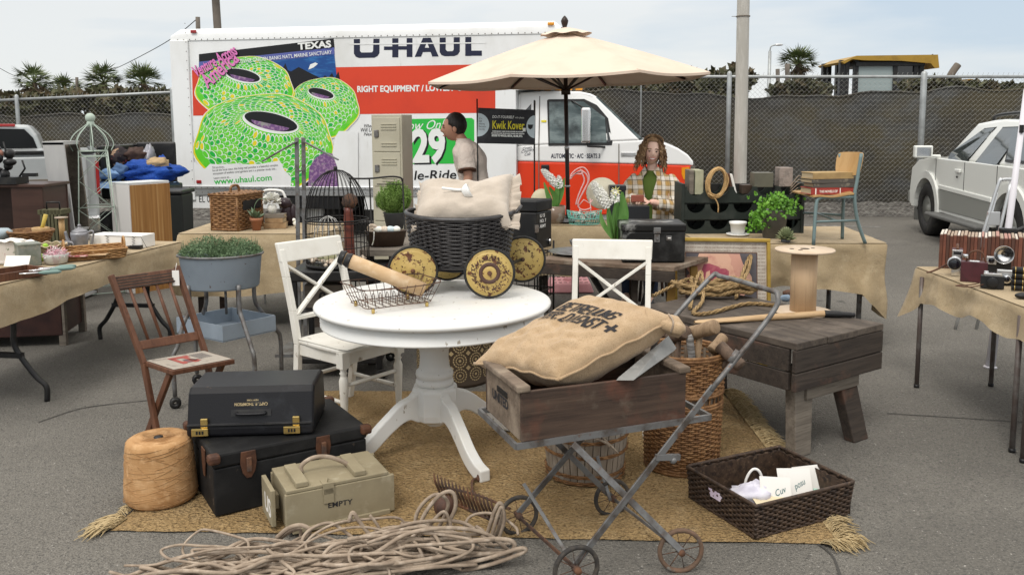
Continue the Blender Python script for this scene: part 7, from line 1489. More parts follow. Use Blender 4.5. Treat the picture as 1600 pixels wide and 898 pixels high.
for i,(x,lab) in enumerate(((-.085,'coiled striped shell at the left end of the shell trough'),(-.04,'white rounded shell second from left in the shell trough'),(.0,'cream speckled shell in the middle of the shell trough'),(.04,'bluish white shell right of the middle of the shell trough'),(.085,'pointed white shell at the right end of the shell trough'))):
    p=a+R@V((x,.05,.112)); mb=MB(p); 
    if i==0:
        for k in range(26): f=k/26; mb.ball(p+V((.03*(1-f)*math.cos(f*11),-.012*f,.03*(1-f)*math.sin(f*11)+.005)),.013*(1-f*.6),8,6)
    else: mb.ball(p,(.034,.03,.024),14,9,lambda q:1-.35*max(0,q.x)*(i==4)+.1*nz3((q.x*3,q.y*3,q.z*3+i)))
    mb.solo('shell',[m_shell,m_petal,m_shell,mat('blue_white_shell',(.55,.65,.68),.4),m_petal][i],lab,'shell','shells in the brown trough')
p=a+R@V((-.07,-.0,.1)); mb=MB(p); mb.tube(spline([p,p+V((.005,-.02,-.0)),p+V((.0,-.018,-.05)),p+V((-.012,-.012,-.085))],5),.004,5); mb.solo('ribbon',m_petal,'thin white ribbon hanging over the front of the shell trough','ribbon')
c=gp(617,357,za); t=thing('potted_herb','bushy bright green rosemary in a dark grey metal pot','plant',c); m_pot=mat('dark_zinc_pot',(.1,.105,.11),.55,.4,layers=(((.15,.155,.16),8,.5,.7),))
mb=MB(t); mb.lathe([(0,0),(.065,0),(.088,.125),(.093,.13),(.086,.13),(.08,.11),(0,.11)],24,c); mb.obj('pot',m_pot,t); random.seed(44); mb=MB(t)
for i in range(150):
    a=rnd(0,6.28);r=rnd(0,1)**.6; tip=c+V((r*.15*math.cos(a),r*.15*math.sin(a),.14+.23*(1-.55*r*r)*rnd(.75,1.08))); b=c+V((r*.05*math.cos(a),r*.05*math.sin(a),.11)); m=b.lerp(tip,.5)+V((r*.03*math.cos(a),r*.03*math.sin(a),.0)); q=spline([b,m,tip],7)
    for j,p in enumerate(q[3:]):
        for _ in range(6): mb.leaf(p,((tip-b).normalized()*.8+V((rnd(-1,1),rnd(-1,1),rnd(-.3,.6)))),(rnd(-1,1),rnd(-1,1),rnd(-1,1)),rnd(.016,.028),.0045)
    mb.tube([b,m,tip],.0015,3,caps=False)
mb.obj('foliage',mat('rosemary_leaf',(.17,.28,.06),.55,layers=(((.27,.4,.11),9,.5,.65),((.1,.17,.04),7,.55,.7))),t)
# ---------------- locker ----------------
Yl=8.2; a=at(584,350,Yl+.08);b=at(631,350,Yl);c_=at(647,350,Yl+.28); zt=at(600,179,Yl).z
lk=thing('locker','tall beige metal locker with vented doors and grey latches','locker',V((b.x,b.y,0))); m_beige=mat('locker_beige',(.47,.44,.34),.5,layers=(((.4,.37,.28),3,.45,.7),((.25,.2,.15),20,.7,.76)))
q=[V((p.x,p.y,0)) for p in (a,b,c_,a+(c_-b))]; mb=MB(lk); mb.hexa(q,[p+V((0,0,zt)) for p in q]); mb.obj('carcass',m_beige,lk,bev=.006)
d=(q[1]-q[0]).normalized(); n=V((d.y,-d.x,0)); wl=(q[1]-q[0]).length; hs=.33; k=0
z=zt-.03
while z-hs>-.1:
    zz=max(.04,z-hs+.012); mb=MB(lk); p0=q[0]+d*.02;p1=q[1]-d*.02; mb.hexa([p0+V((0,0,zz)),p1+V((0,0,zz)),p1+n*.008+V((0,0,zz)),p0+n*.008+V((0,0,zz))],[p0+V((0,0,z)),p1+V((0,0,z)),p1+n*.008+V((0,0,z)),p0+n*.008+V((0,0,z))]); dr=mb.obj('door',m_beige,lk,bev=.003)
    mb=MB(lk)
    for s in (.06,.085,.11,.24,.265): 
        if z-s>zz: mb.beam(q[0]+d*wl*.32+n*.011+V((0,0,z-s)),q[0]+d*wl*.82+n*.011+V((0,0,z-s)),.01,.007,(0,0,1))
    mb.obj('vent',m_beige,dr)
    mb=MB(lk); mb.box(q[0]+d*wl*.18+n*.014+V((0,0,z-.15)),(.045,.014,.07)); mb.obj('latch',m_irong,dr,bev=.006)
    z-=hs
# ---------------- sign board ----------------
Yk=7.9; A_=at(747,168.5,Yk);B_=at(835,172,Yk);C__=at(835,226,Yk);D_=at(746,224,Yk); sg=thing('sign_board','black board sign with yellow Kwik Kover lettering on thin wire legs','sign',V(((A_.x+B_.x)/2,Yk,0)))
mb=MB(sg); P=[D_,C__,B_,A_]; mb.hexa(P,[p+V((0,.012,0)) for p in P]); mb.obj('board',mat('sign_black',(.016,.016,.02),.45,layers=(((.045,.045,.05),5,.5,.7),)),sg)
ax=(C__-D_).normalized(); ay=(A_-D_).normalized(); wS=(C__-D_).length; hS=(A_-D_).length; fs=lambda x,y,o=-.002:D_+ax*(x*wS)+ay*(y*hS)+V((0,o,0)); m_yl=mat('sign_yellow',(.8,.7,.03),.5); m_sgw=mat('sign_pale_blue',(.6,.7,.74),.5)
mb=MB(sg); 
mb.add([fs(0,.22)]+[fs(.0+.2*math.cos(t),.52+.33*math.sin(t)) for t in [(-PI/2+PI*i/20) for i in range(21)]]+[fs(0,.85)],[tuple(range(23))]); mb.obj('side_disc',m_sgw,sg); mb=MB(sg); mb.add([fs(1,.82)]+[fs(1-.15*math.cos(t),.5+.32*math.sin(t)) for t in [(PI/2-PI*i/20) for i in range(21)]]+[fs(1,.18)],[tuple(range(23))[::-1]]); mb.obj('side_disc',m_sgw,sg)
def stx(mb,body,x,y,h,w_,bold=.0,o=-.0035,shear=0): put_text(mb,body,h*hS/.7,fs(x,y,o),ax,ay,bold,shear,fitw=w_*wS)
mb=MB(sg); stx(mb,"Kwik Kover",.25,.42,.23,.56,.0015); mb.obj('lettering',m_yl,sg)
mb=MB(sg); stx(mb,"DO-IT-YOURSELF",.25,.72,.075,.38,.0005,shear=.15); stx(mb,"with plastic",.65,.725,.05,.16); stx(mb,"EVERYBODY USES KWIK KOVER IN HOMES",.26,.335,.028,.54,.001); stx(mb,"ON WOOD AND GLASS AND CHAIRS AND SHELVES",.24,.28,.028,.58,.001); stx(mb,"STICKS TO WOOD, METAL, GLASS, ETC.",.25,.205,.05,.54,.002); mb.add([fs(.79,.36,-.004),fs(.84,.36,-.004),fs(.84,.46,-.004),fs(.79,.46,-.004)],[(0,1,2,3)]); mb.obj('lettering',m_dwhite,sg)
mb=MB(sg)
for i,s in enumerate(("It's","Self","Adhering","Decorative","Covering")): stx(mb,s,.02,.68-.075*i,.045,[.05,.05,.1,.12,.1][i])
mb.add([fs(.875,.56,-.004),fs(.97,.56,-.004),fs(.955,.46,-.004),fs(.92,.42,-.004),fs(.885,.46,-.004)],[(0,1,2,3,4)]); mb.obj('lettering',m_dblack,sg)
mb=MB(sg)
for p in (D_,C__): mb.tube([V((p.x,Yk+.006,p.z+.4)),V((p.x,Yk+.006,0))],.007,5)
mb.obj('leg',m_blackwire,sg)
# ---------------- black army chest on a wire stand ----------------
Yw=6.7; a=at(838,388,Yw-.22);b=at(862,383,Yw); zB=.645; zT_=1.03
ch=thing('black_chest','black stencilled chest with metal clasps on a tall wire stand','chest',V((a.x,a.y,zB)))
dv=V((b.x-a.x,b.y-a.y,0)); dl=V((-.46,.16,0)); q=[V((a.x,a.y,0))+dl,V((a.x,a.y,0)),V((b.x,b.y,0)),V((b.x,b.y,0))+dl]; mb=MB(ch); mb.hexa([p+V((0,0,zB+.01)) for p in q],[p+V((0,0,zT_-.09)) for p in q]); mb.obj('body',m_black,ch,bev=.008); cq=sum(q,V())/4
mb=MB(ch); mb.hexa([cq+(p-cq)*1.02+V((0,0,zT_-.085)) for p in q],[cq+(p-cq)*1.02+V((0,0,zT_)) for p in q]); mb.obj('lid',m_black,ch,bev=.01)
mb=MB(ch); n=V((dv.y,-dv.x,0)).normalized()*.004; o=q[1].lerp(q[2],.2); stn=lambda s,z,h,w_:put_text(mb,s,h,o+n+V((0,0,z)),dv.normalized(),(0,0,1),.001,fitw=w_); stn("U S",.9,.035,.08); stn("NO. 7",.86,.035,.1); stn("ARMY",.82,.035,.1); mb.obj('stencil',m_paper,ch)
mb=MB(ch); mb.box(q[1]+n+V((.0,-.004,.82)),(.03,.012,.06)); mb.tube([q[1].lerp(q[2],.8)+n*2+V((0,0,.72)),q[1].lerp(q[2],.8)+n*2+V((0,0,.68))],.01,6); mb.obj('clasp',m_chrome,ch)
ws=thing('wire_stand','tall black wire stand under the black chest','stand',V((cq.x,cq.y,0))); mb=MB(ws); cl=[cq+(p-cq)*1.05 for p in q]
for k in range(4):
    a,b=cl[k],cl[(k+1)%4]; mb.tube([a,a+V((0,0,.70))],.008,5)
    for z in (.28,.33,.62,.05): mb.tube([a+V((0,0,z)),b+V((0,0,z))],.006,5)
    for j in range(1,5): p=a.lerp(b,j/5); mb.tube([p+V((0,0,.28)),p+V((0,0,.64))],.004,4)
mb.obj('wires',m_blackwire,ws)
# ---------------- centre back burlap table with flowers, flamingo, boxes ----------------
zc3=.76; CT=[(.18,7.18),(1.14,7.13),(1.16,7.56),(.17,7.6)]
t,C4,cen=ftable('trestle_table','burlap covered table in front of the woman',CT,zc3)
for x,y in ((.28,7.28),(1.04,7.24),(1.05,7.47),(.26,7.5)): mb=MB(t); mb.box((x,y,.36),(.05,.05,.72)); mb.obj('leg',m_dwood,t)
mb=MB(cen); drape(mb,CT,zc3+.005,lambda i,t:.42,.03,11.); mb.solo('burlap_cloth',m_burlap,'burlap cloth on the table between the black chest and the woman','tablecloth')
B3=lambda px,py:gp(px,py,zc3+.008)
m_hleaf=mat('hyacinth_leaf',(.1,.24,.05),.4,layers=(((.16,.32,.09),(12,12,3),.45,.65),))
def blade(mb,b,tip,w_,bend):
    b=V(b);tip=V(tip);q=spline([b,b.lerp(tip,.5)+V(bend),tip],6);vs=[];fs=[]; s=(tip-b).cross(V((0,1,.3))).normalized()
    for i,p in enumerate(q): k=w_*(math.sin(PI*(.15+.8*i/(len(q)-1)))**.8); vs+=[p-s*k,p+V((0,.25*k,0)),p+s*k]
    for i in range(len(q)-1): fs+=[(i*3,i*3+1,i*3+4,i*3+3),(i*3+1,i*3+2,i*3+5,i*3+4)]
    mb.add(vs,fs,True)
def spike(mb,b,t,r,n,seed):
    random.seed(seed); b=V(b);t=V(t); d=(t-b).normalized(); x=d.cross(V((0,1,0))).normalized();y=x.cross(d)
    for i in range(n):
        f=(i+.5)/n; a=i*2.4; rr=r*(math.sin(PI*(.18+.8*f))**.5); p=b.lerp(t,f); o=x*math.cos(a)+y*math.sin(a); c=p+o*rr
        for k in range(6):
            g=k*PI/3; u=o.cross(d).normalized()*math.cos(g)+d*math.sin(g); mb.leaf(c-o*.008+V((0,0,rnd(-.004,.004))),(o*rnd(.3,.8)+u),o,.021,.011)
def hyacinth(root,label,pot_c,leafs,spikes,name='hyacinth',yel=None):
    t=thing(name,label,'flower',pot_c); mb=MB(t)
    for b,tp_,w_,bd in leafs: blade(mb,b,tp_,w_,bd)
    mb.obj('leaves',m_hleaf,t)
    for i,(b,tp_,r,n) in enumerate(spikes):
        mb=MB(t); spike(mb,b,tp_,r,n,i+3); mb.obj('flower_spike',m_petal,t); mb=MB(t); mb.tube([pot_c+V((0,0,.06)),b,V(b).lerp(tp_,.8)],.007,6); mb.obj('stem',m_hleaf,t)
    return t
Y1=7.3; c=B3(870,356); c=V((c.x,Y1,zc3+.008)); h1=hyacinth(None,'white hyacinth leaning left in a glass pot on the burlap table',c,[(c+V((0,0,.12)),at(850,285,Y1),.022,(.0,0,-.03)),(c+V((0,0,.12)),at(858,292,Y1-.05),.026,(.03,0,.0)),(c+V((.01,0,.12)),at(882,278,Y1),.02,(.01,0,0)),(c+V((0,0,.12)),at(872,285,Y1-.03),.024,(.0,0,0))],[(at(873,292,Y1),at(848,266,Y1),.034,80),(at(876,293,Y1),at(873,276,Y1),.024,30)])
mb=MB(h1); mb.lathe([(0,.0),(.07,0),(.09,.05),(.092,.15),(.088,.15),(.084,.05),(0,.012)],24,c); mb.obj('glass_pot',mat('glass_pot',(.2,.14,.1),.15,layers=(((.3,.27,.23),12,.5,.65),)),h1)
Y2=5.75; zB_=.72; c=gp(958,397,zB_); c=V((c.x,Y2,zB_)); h2_=hyacinth(None,'tall white hyacinth with wide green leaves behind the right chair',c,[(c+V((0,0,.1)),at(950,318,Y2),.02,(-.01,0,.0)),(c+V((.01,0,.1)),at(972,300,Y2-.04),.034,(.03,0,.0)),(c+V((0,0,.1)),at(964,310,Y2+.03),.03,(.0,0,0)),(c+V((.01,0,.1)),at(977,322,Y2),.018,(.02,0,0)),(c+V((.0,0,.1)),at(938,331,Y2),.016,(-.03,0,.02))],[(at(950,322,Y2),at(927,286,Y2),.038,100),(at(962,316,Y2-.05),at(960,297,Y2-.05),.03,18)])
mb=MB(h2_); mb.ball(c+V((0,0,.075)),(.045,.045,.04),16,10); mb.obj('bulb',mat('bulb_skin',(.3,.13,.13),.6,layers=(((.16,.06,.07),(20,20,4),.45,.6),)),h2_); mb=MB(h2_); mb.lathe([(0,0),(.045,0),(.06,.06),(.064,.065),(.057,.06),(0,.05)],20,c); mb.obj('pot',m_pot,h2_)
mb=MB(h2_); random.seed(2)
for k in range(8): p=at(962,298,Y2-.06); a=k*.8; mb.leaf(p,(math.cos(a),-.3,math.sin(a)),(0,1,0),.04,.009)
mb.obj('yellow_petals',mat('pale_yellow_petal',(.7,.66,.25),.6),h2_)
Y3=7.35; fl=thing('wire_flamingo','pale pink wire flamingo with a curved neck on the burlap table','ornament',V((at(915,350,Y3).x,Y3,zc3)))
m_pkw=mat('pale_pink_wire',(.75,.42,.4),.4)
mb=MB(fl); f=lambda P,Y=Y3:[at(x,y,Y) for x,y in P]
for dx,dy in ((0,0),(3,3),(-3,4)): mb.tube(spline(f([(891,280),(893,272),(902,264),(912,262),(919,270),(920,282),(914,294),(908,306),(903,318),(906,326),(914,328),(924,325)]),6)[int(abs(dx)):] if dx==0 else spline(f([(892+dx*.3,276+dy*.2),(903,267+dy*.5),(911-dx,266+dy),(916-dx,282),(910-dx,297),(904-dx*.6,310),(901-dx*.4,320)]),6),.0065,5)
mb.tube(spline(f([(891,280),(898,272),(908,272),(911,268),(906,265)]),5),.006,5); mb.tube(f([(922,310),(924,345)]),.005,5); mb.tube(f([(904,322),(912,312),(922,318),(926,312)]),.005,5); mb.tube(f([(906,326),(907,345)]),.005,5); mb.obj('wire_body',m_pkw,fl)
Y4=7.48; c=at(941,302,Y4); mb=MB(c); mb.lathe([(0,-.012),(.13,-.012),(.14,-.004),(.137,.006),(0,.01)],36,c,Matrix.Rotation(1.35,3,'X')@Matrix.Identity(3)); mb.solo('round_plaque',mat('cream_enamel',(.58,.54,.42),.5,layers=(((.45,.42,.33),6,.5,.65),((.2,.17,.13),24,.64,.7))),'round worn cream enamel plaque standing behind the hyacinths','plaque')
c=at(846,318,7.5); mb=MB(c); mb.ball(c,(.1,.05,.13),18,12); mb.solo('cream_melon',mat('cream_gourd',(.62,.56,.38),.5),'pale cream gourd behind the left hyacinth','gourd')
c=B3(917,355); c=V((c.x,7.24,zc3+.01)); gb=thing('wire_basket','mint green wire basket holding pale trinkets','basket',c); mb=MB(gb); m_mintw=mat('mint_wire',(.18,.5,.42),.4)
def gbf(u,v): a=2*PI*u; r=1+.18*v; return c+V((.125*r*math.cos(a),.08*r*math.sin(a),.1*v+.012*math.cos(2*a)*v))
for z in (0,.5,1.): mb.tube([gbf(i/40,z) for i in range(40)],.004,5,True)
for i in range(30): mb.tube([gbf(i/30,0),gbf(i/30,.5),gbf(i/30,1)],.003,4)
for k in range(5): mb.tube([gbf(.07+.05*k,0),gbf(.43-.05*k,0)],.003,4)
mb.obj('wires',m_mintw,gb)
random.seed(6); mb=MB(c); 
for i in range(26): mb.box(c+V((rnd(-.09,.09),rnd(-.05,.05),rnd(.02,.09))),(rnd(.02,.05),rnd(.01,.03),rnd(.01,.03)),Matrix.Rotation(rnd(0,3),3,V((rnd(-1,1),rnd(-1,1),1))))
mb.solo('trinkets',mat('pale_trinkets',(.5,.5,.45),.5,layers=(((.2,.2,.18),24,.5,.6),)),'jumble of pale trinkets inside the mint green wire basket','trinkets',kind='stuff')
c=B3(878,352); c=V((c.x+.02,7.35,zc3+.008)); mb=MB(c); mb.lathe([(0,0),(.05,.004),(.11,.012),(.125,.018),(.11,.016),(0,.008)],28,c); mb.solo('saucer',m_teapot,'flat grey metal saucer under the left hyacinth','saucer')
m_bxb=mat('black_box',(.02,.022,.026),.4)
p=at(964,312,7.44); t=thing('cash_box','small black upright box left of the woman on the burlap table','box',V((p.x,7.44,zc3+.008))); mb=MB(t); mb.box((p.x,7.44,.9),(.13,.14,.27)); mb.obj('body',m_bxb,t,bev=.006); mb=MB(t); mb.box((p.x,7.44,1.035+.022),(.14,.15,.045)); mb.obj('lid',m_bxb,t,bev=.006)
p=at(994,328,7.3); t=thing('cash_box','wide black box in front of the woman holding her wallet','box',V((p.x,7.3,zc3+.008))); mb=MB(t); mb.box((p.x,7.32,.84),(.21,.16,.15)); mb.obj('body',m_bxb,t,bev=.005)
p=at(996,312,7.35); mb=MB(p); mb.box(p+V((0,0,.01)),(.11,.03,.06),.1); mb.solo('wallet',mat('red_brown_leather',(.3,.09,.06),.5),'red brown wallet held by the woman above the wide black box','wallet',bev=.006)
# ---------------- weathered table B with the black tin trunk ----------------
TBc=[(.157,5.66),(1.0,5.28),(1.31,5.70),(.47,6.08)]; zB_=.72
t=thing('sawhorse_table','weathered brown plank table on crossed dark and yellow legs','table',V((.73,5.68,0)))
C4=[V((x,y,0)) for x,y in TBc]; m_tbw=wood('weathered_brown_plank',(.2,.14,.1),(.12,.085,.06),0,.85,1.,(((.27,.22,.17),5,.5,.7),),.002)
for k in range(3):
    f0,f1=k/3+.004,(k+1)/3-.004; q=[C4[0].lerp(C4[3],f0),C4[1].lerp(C4[2],f0),C4[1].lerp(C4[2],f1),C4[0].lerp(C4[3],f1)]; mb=MB(t); mb.hexa([p+V((0,0,zB_-.03)) for p in q],[p+V((0,0,zB_)) for p in q]); mb.obj('plank',m_tbw,t,bev=.004)
q=[C4[0],C4[1],C4[1].lerp(C4[2],.05),C4[0].lerp(C4[3],.05)]; mb=MB(t); mb.hexa([p+V((0,0,zB_-.10)) for p in q],[p+V((0,0,zB_-.032)) for p in q]); mb.obj('apron',m_dwood,t,bev=.004)
e=(C4[1]-C4[0]).normalized(); g=(C4[3]-C4[0]).normalized(); m_yw=mat('yellowed_wood',(.32,.19,.05),.7,layers=(((.24,.14,.04),(8,8,2),.45,.65),))
for (a,b,m) in ((C4[1]+g*.1-e*.05,C4[1]+g*.16-e*.12,m_yw),(C4[1]+g*.4-e*.05,C4[1]+g*.36+e*.03,m_yw),(C4[0]+g*.1+e*.3,C4[0]+g*.4+e*.55,m_black),(C4[0]+g*.1+e*.75,C4[0]+g*.3+e*.5,m_black),(C4[0]+g*.4+e*.05,C4[0]+g*.4+e*.05,m_dwood)): mb=MB(t); mb.beam(a+V((0,0,zB_-.05)),b,.05,.03); mb.obj('leg',m,t,bev=.004)
c=gp(895,396,zB_); c=V((c.x,c.y-.02,zB_)); mb=MB(c); mb.lathe([(0,.002),(.12,.002),(.19,.018),(.2,.022),(.19,.023),(.12,.008),(0,.008)],44,c+V((.03,.0,0))); mb.solo('serving_tray',mat('tarnished_silver',(.4,.4,.4),.3,.8,layers=(((.22,.2,.19),10,.45,.65),)),'round tarnished metal tray under the pewter bowl','tray')
c2=c+V((.06,.01,.01)); mb=MB(c2); mb.lathe([(.03,0),(.035,.012),(.06,.03),(.078,.06),(.084,.085),(.08,.085),(.05,.03),(0,.02)],28,c2); mb.solo('metal_bowl',mat('dark_pewter',(.2,.19,.18),.35,.8,layers=(((.1,.095,.09),10,.45,.65),)),'dark pewter bowl on the round metal tray','bowl')
a=gp(972,411,zB_);b=gp(1070,411,zB_); Wt=(b-a).length; t=thing('metal_chest','scuffed black tin trunk with a hasp on the weathered table','trunk',a,math.atan2((b-a).y,(b-a).x)); zh=at(1020,350,a.y).z-zB_
m_tint=mat('scuffed_black_tin',(.014,.014,.014),.35,.3,layers=(((.05,.05,.05),8,.5,.7),((.3,.3,.29),6,.585,.66,8)))
mb=MB(); mb.box((Wt/2,.15,(zh-.05)/2+.003),(Wt,.3,zh-.055)); mb.obj('body',m_tint,t,bev=.006); mb=MB(); mb.box((Wt/2,.15,zh-.025),(Wt+.014,.314,.05)); mb.obj('lid',m_tint,t,bev=.01)
mb=MB(); mb.box((Wt*.55,-.008,zh-.04),(.045,.01,.04)); mb.box((Wt*.55,-.006,zh-.09),(.035,.008,.05)); mb.tube([(Wt*.55,-.014,zh-.09),(Wt*.55,-.014,zh-.1)],.008,8); mb.box((Wt*.74,-.004,zh-.09),(.035,.008,.03)); mb.obj('hasp',m_irong,t,bev=.002); mb=MB(); mb.box((Wt*.745,-.009,zh-.088),(.02,.003,.007)); mb.obj('label_plate',m_paper,t)
# framed rose picture
Yf=5.72; P=[at(1052,371,Yf),at(1203,373,Yf),at(1200,500,Yf),at(1045,500,Yf)]; tl,tr2=P[0],P[1]; wF=(tr2-tl).length
fr_=thing('framed_picture','gold framed print of a pink rose with a script border leaning on the table','picture',V(((tl.x+tr2.x)/2+.0,Yf,0)),0)
hF=tl.z/math.cos(.12); oF=V((tl.x,Yf-.1,0)); axF=(tr2-tl).normalized(); ayF=V((0,math.sin(.12),math.cos(.12))); nF=V((0,-math.cos(.12),math.sin(.12)))
def FP(x,y,o=0.): return oF+axF*x+ayF*y+nF*o
def fbox(mb,x0,y0,x1,y1,o0,o1): mb.hexa([FP(x0,y0,o0),FP(x1,y0,o0),FP(x1,y1,o0),FP(x0,y1,o0)],[FP(x0,y0,o1),FP(x1,y0,o1),FP(x1,y1,o1),FP(x0,y1,o1)])
m_goldf=mat('gilt_frame',(.5,.33,.07),.35,.6,layers=(((.38,.24,.05),8,.45,.65),)); mb=MB(fr_); bw=.024
for r in ((0,0,wF,bw),(0,hF-bw,wF,hF),(0,bw,bw,hF-bw),(wF-bw,bw,wF,hF-bw)): fbox(mb,*r,-.01,.02)
mb.obj('frame',m_goldf,fr_,bev=.004)
mb=MB(fr_); fbox(mb,bw,bw,wF-bw,hF-bw,-.006,.0); mb.obj('mat_board',mat('script_paper',(.56,.51,.44),.7,layers=(((.44,.38,.32),14,.45,.65),)),fr_)
m_scr=mat('sepia_ink',(.22,.15,.11),.7); mb=MB(fr_)
for k in range(34):
    y=hF-.045-.0235*k; s="the garden was never so sweet as when the roses bloomed beside the old stone gate in june" ; put_text(mb,s[k%7:]+s[:20],.02,FP(bw+.006,y,.0006),axF,ayF,0,.4,fitw=wF-2*bw-.012)
mb.obj('script',m_scr,fr_)
x0,x1,y0,y1=.085,wF-.09,.1,hF-.1; mb=MB(fr_); fbox(mb,x0-.006,y0-.006,x1+.006,y1+.006,.0006,.0012); mb.mat(1); fbox(mb,x0,y0,x1,y1,.0013,.0018); pn_=mb.obj('print_panel',[m_chairw,mat('print_grey',(.09,.08,.09),.5,layers=(((.13,.12,.13),5,.45,.65),))],fr_)
m_ro=[mat('rose_petal_print',(.62,.33,.25),.5,layers=(((.52,.22,.18),9,.5,.65),)),mat('rose_pale_print',(.7,.42,.3),.5,layers=(((.6,.3,.23),9,.5,.65),)),mat('rose_deep_print',(.36,.07,.11),.5,layers=(((.5,.16,.17),9,.5,.65),))]
random.seed(77); cx_,cy_=(x0+x1)/2-.02,hF*.70; k=0
for (r,n,pr) in ((.12,7,.1),(.085,6,.085),(.05,5,.07),(.02,4,.05)):
    for i in range(n):
        mb=MB(fr_) if False else (mb if (r!=.12 or i) else MB(fr_)); a=2*PI*i/n+r*30; px_,py_=cx_+r*math.cos(a),cy_+r*.9*math.sin(a); mb.mat(2 if r<.03 or (r<.06 and i%2) else (i+int(r*100))%2); k+=1; pts=[]
        for j in range(14): g=2*PI*j/14; rr=pr*(1+.16*math.sin(3*g+i)+rnd(-.05,.05)); pts.append(FP(min(x1-.004,max(x0+.004,px_+rr*math.cos(g))),min(y1-.004,max(y0+.004,py_+rr*math.sin(g))),.002+.00025*k))
        mb.add(pts,[tuple(range(14))])
mb.obj('rose',m_ro,pn_)
# ---------------- right burlap table with bottle rack, ivy, school chair ----------------
RT4=[(1.32,6.02),(2.62,5.98),(2.70,6.98),(1.32,7.05)]; zr3=.76
t,C4,cen=ftable('trestle_table','table under a long burlap cloth behind the spool and workbench',RT4,zr3)
for x,y in ((1.45,6.15),(2.5,6.12),(2.55,6.85),(1.45,6.9)): mb=MB(t); mb.tube([(x,y,0),(x,y,.72)],.018,8); mb.obj('leg',m_irong,t)
mb=MB(cen); drape(mb,RT4,zr3+.005,lambda i,t:(.33+.02*math.sin(9*t)+.2*max(0,(t-.86)/.14)) if i==0 else (.53-.1*t if i==1 else .35),.055,17.,rows=12,per=340,flare=.012,cw=-.01); mb.solo('burlap_cloth',m_burlap,'burlap cloth with deep folds falling at the right table corner','tablecloth')
B4=lambda px,py:gp(px,py,zr3+.008)
Yr=6.55; rx0=at(1069,340,Yr).x; rx1=at(1251,340,Yr).x; zr0=zr3+.006; zr1=at(1130,291,Yr).z; m_rack=mat('dark_green_black_paint',(.016,.022,.018),.5,layers=(((.035,.04,.034),8,.5,.7),((.1,.09,.06),24,.7,.76)))
rk2=thing('bottle_rack','dark green wooden bottle rack with rows of half round cutouts','rack',V(((rx0+rx1)/2,Yr,zr0)))
nC=5; cw=(rx1-rx0)/nC; rr=cw*.40; hz=[zr0+.0,at(1130,361,Yr).z,at(1130,335,Yr).z,at(1130,308,Yr).z]
tz2=[at(1130,345,Yr).z,at(1130,319,Yr).z,at(1130,292,Yr).z]
def scallop(zbot,ztop,Y):
    o=[(rx0,zbot),(rx1,zbot),(rx1,ztop)]
    for c in range(nC-1,-1,-1):
        cxx=rx0+cw*(c+.5)
        for i in range(11): a=PI*i/10; o.append((cxx+rr*math.cos(a),ztop-rr*math.sin(a)*.95))
    o.append((rx0,ztop)); return o
prevz=zr0
for lvl,zt_2 in enumerate(tz2):
    zb_3=zr0 if lvl==0 else tz2[lvl-1]+.035
    mb=MB(rk2); mb.prism(scallop(zr0+.002 if lvl==0 else tz2[lvl-1]+.012,zt_2,Yr),(0,Yr,0),(1,0,0),(0,0,1),(0,.02,0)); mb.obj('front_board',m_rack,rk2)
    mb=MB(rk2); mb.prism(scallop(zr0+.002 if lvl==0 else tz2[lvl-1]+.012,zt_2,Yr),(0,Yr+.26,0),(1,0,0),(0,0,1),(0,.02,0)); mb.obj('rear_board',m_rack,rk2)
for x in (rx0-.012,rx1+.012): mb=MB(rk2); mb.box((x,Yr+.14,(zr0+zr1)/2+.01),(.024,.3,zr1-zr0+.02)); mb.obj('side_board',m_rack,rk2,bev=.003)
mb=MB(rk2); mb.box(((rx0+rx1)/2,Yr+.29,(zr0+zr1)/2),(rx1-rx0,.01,zr1-zr0)); mb.obj('back_panel',m_black,rk2)
for z in tz2[:2]: mb=MB(rk2); mb.box(((rx0+rx1)/2,Yr+.14,z+.006),(rx1-rx0,.24,.008)); mb.obj('shelf',m_rack,rk2)
zt4=tz2[2]
def stand_box(px0,px1,py0,Y,d_,m,name,lab,cat,lean=0.,z0=None):
    x0=at(px0,300,Y).x;x1=at(px1,300,Y).x;z1=at((px0+px1)/2,py0,Y).z; z0=z0 if z0 is not None else zt4-.06; o=(z1-z0)*lean; t=thing(name,lab,cat,V(((x0+x1)/2,Y,z0))); mb=MB(t); mb.hexa([V((x0,Y,z0)),V((x1,Y,z0)),V((x1,Y+d_,z0)),V((x0,Y+d_,z0))],[V((x0-o,Y,z1)),V((x1-o,Y,z1)),V((x1-o,Y+d_,z1)),V((x0-o,Y+d_,z1))]); mb.obj('body',m,t,bev=.004); return t
stand_box(1077,1084,266,Yr+.03,.18,m_greyw,'book','thin grey book standing at the left end of the bottle rack','book')
m_oliv=mat('olive_cream_cover',(.4,.39,.27),.7,layers=(((.3,.3,.2),10,.45,.65),)); t=stand_box(1086,1099,266,Yr+.02,.2,m_oliv,'book','thick cream and olive book standing second on the bottle rack','book')
stand_box(1143,1147,271,Yr+.05,.15,m_brownle,'photo_album','dark red album leaning left in the bottle rack','album',.22); stand_box(1148,1152,272,Yr+.04,.15,m_paper,'photo_album','pale edged album leaning beside the dark red one','album',.26)
m_olive=mat('olive_tin',(.12,.115,.085),.5,layers=(((.09,.085,.065),5,.45,.65),((.3,.25,.17),28,.7,.76))); stand_box(1178,1208,270,Yr+.0,.12,m_olive,'ammunition_tin','olive grey metal tin standing on the right of the bottle rack','tin',0,zt4-.005)
stand_box(1160,1178,289,Yr+.06,.1,m_brtin,'tin_dish','dark rusty tin dish in the fourth rack hollow','dish')
c=at(1120,286,Yr-.02); mb=MB(c); random.seed(3)
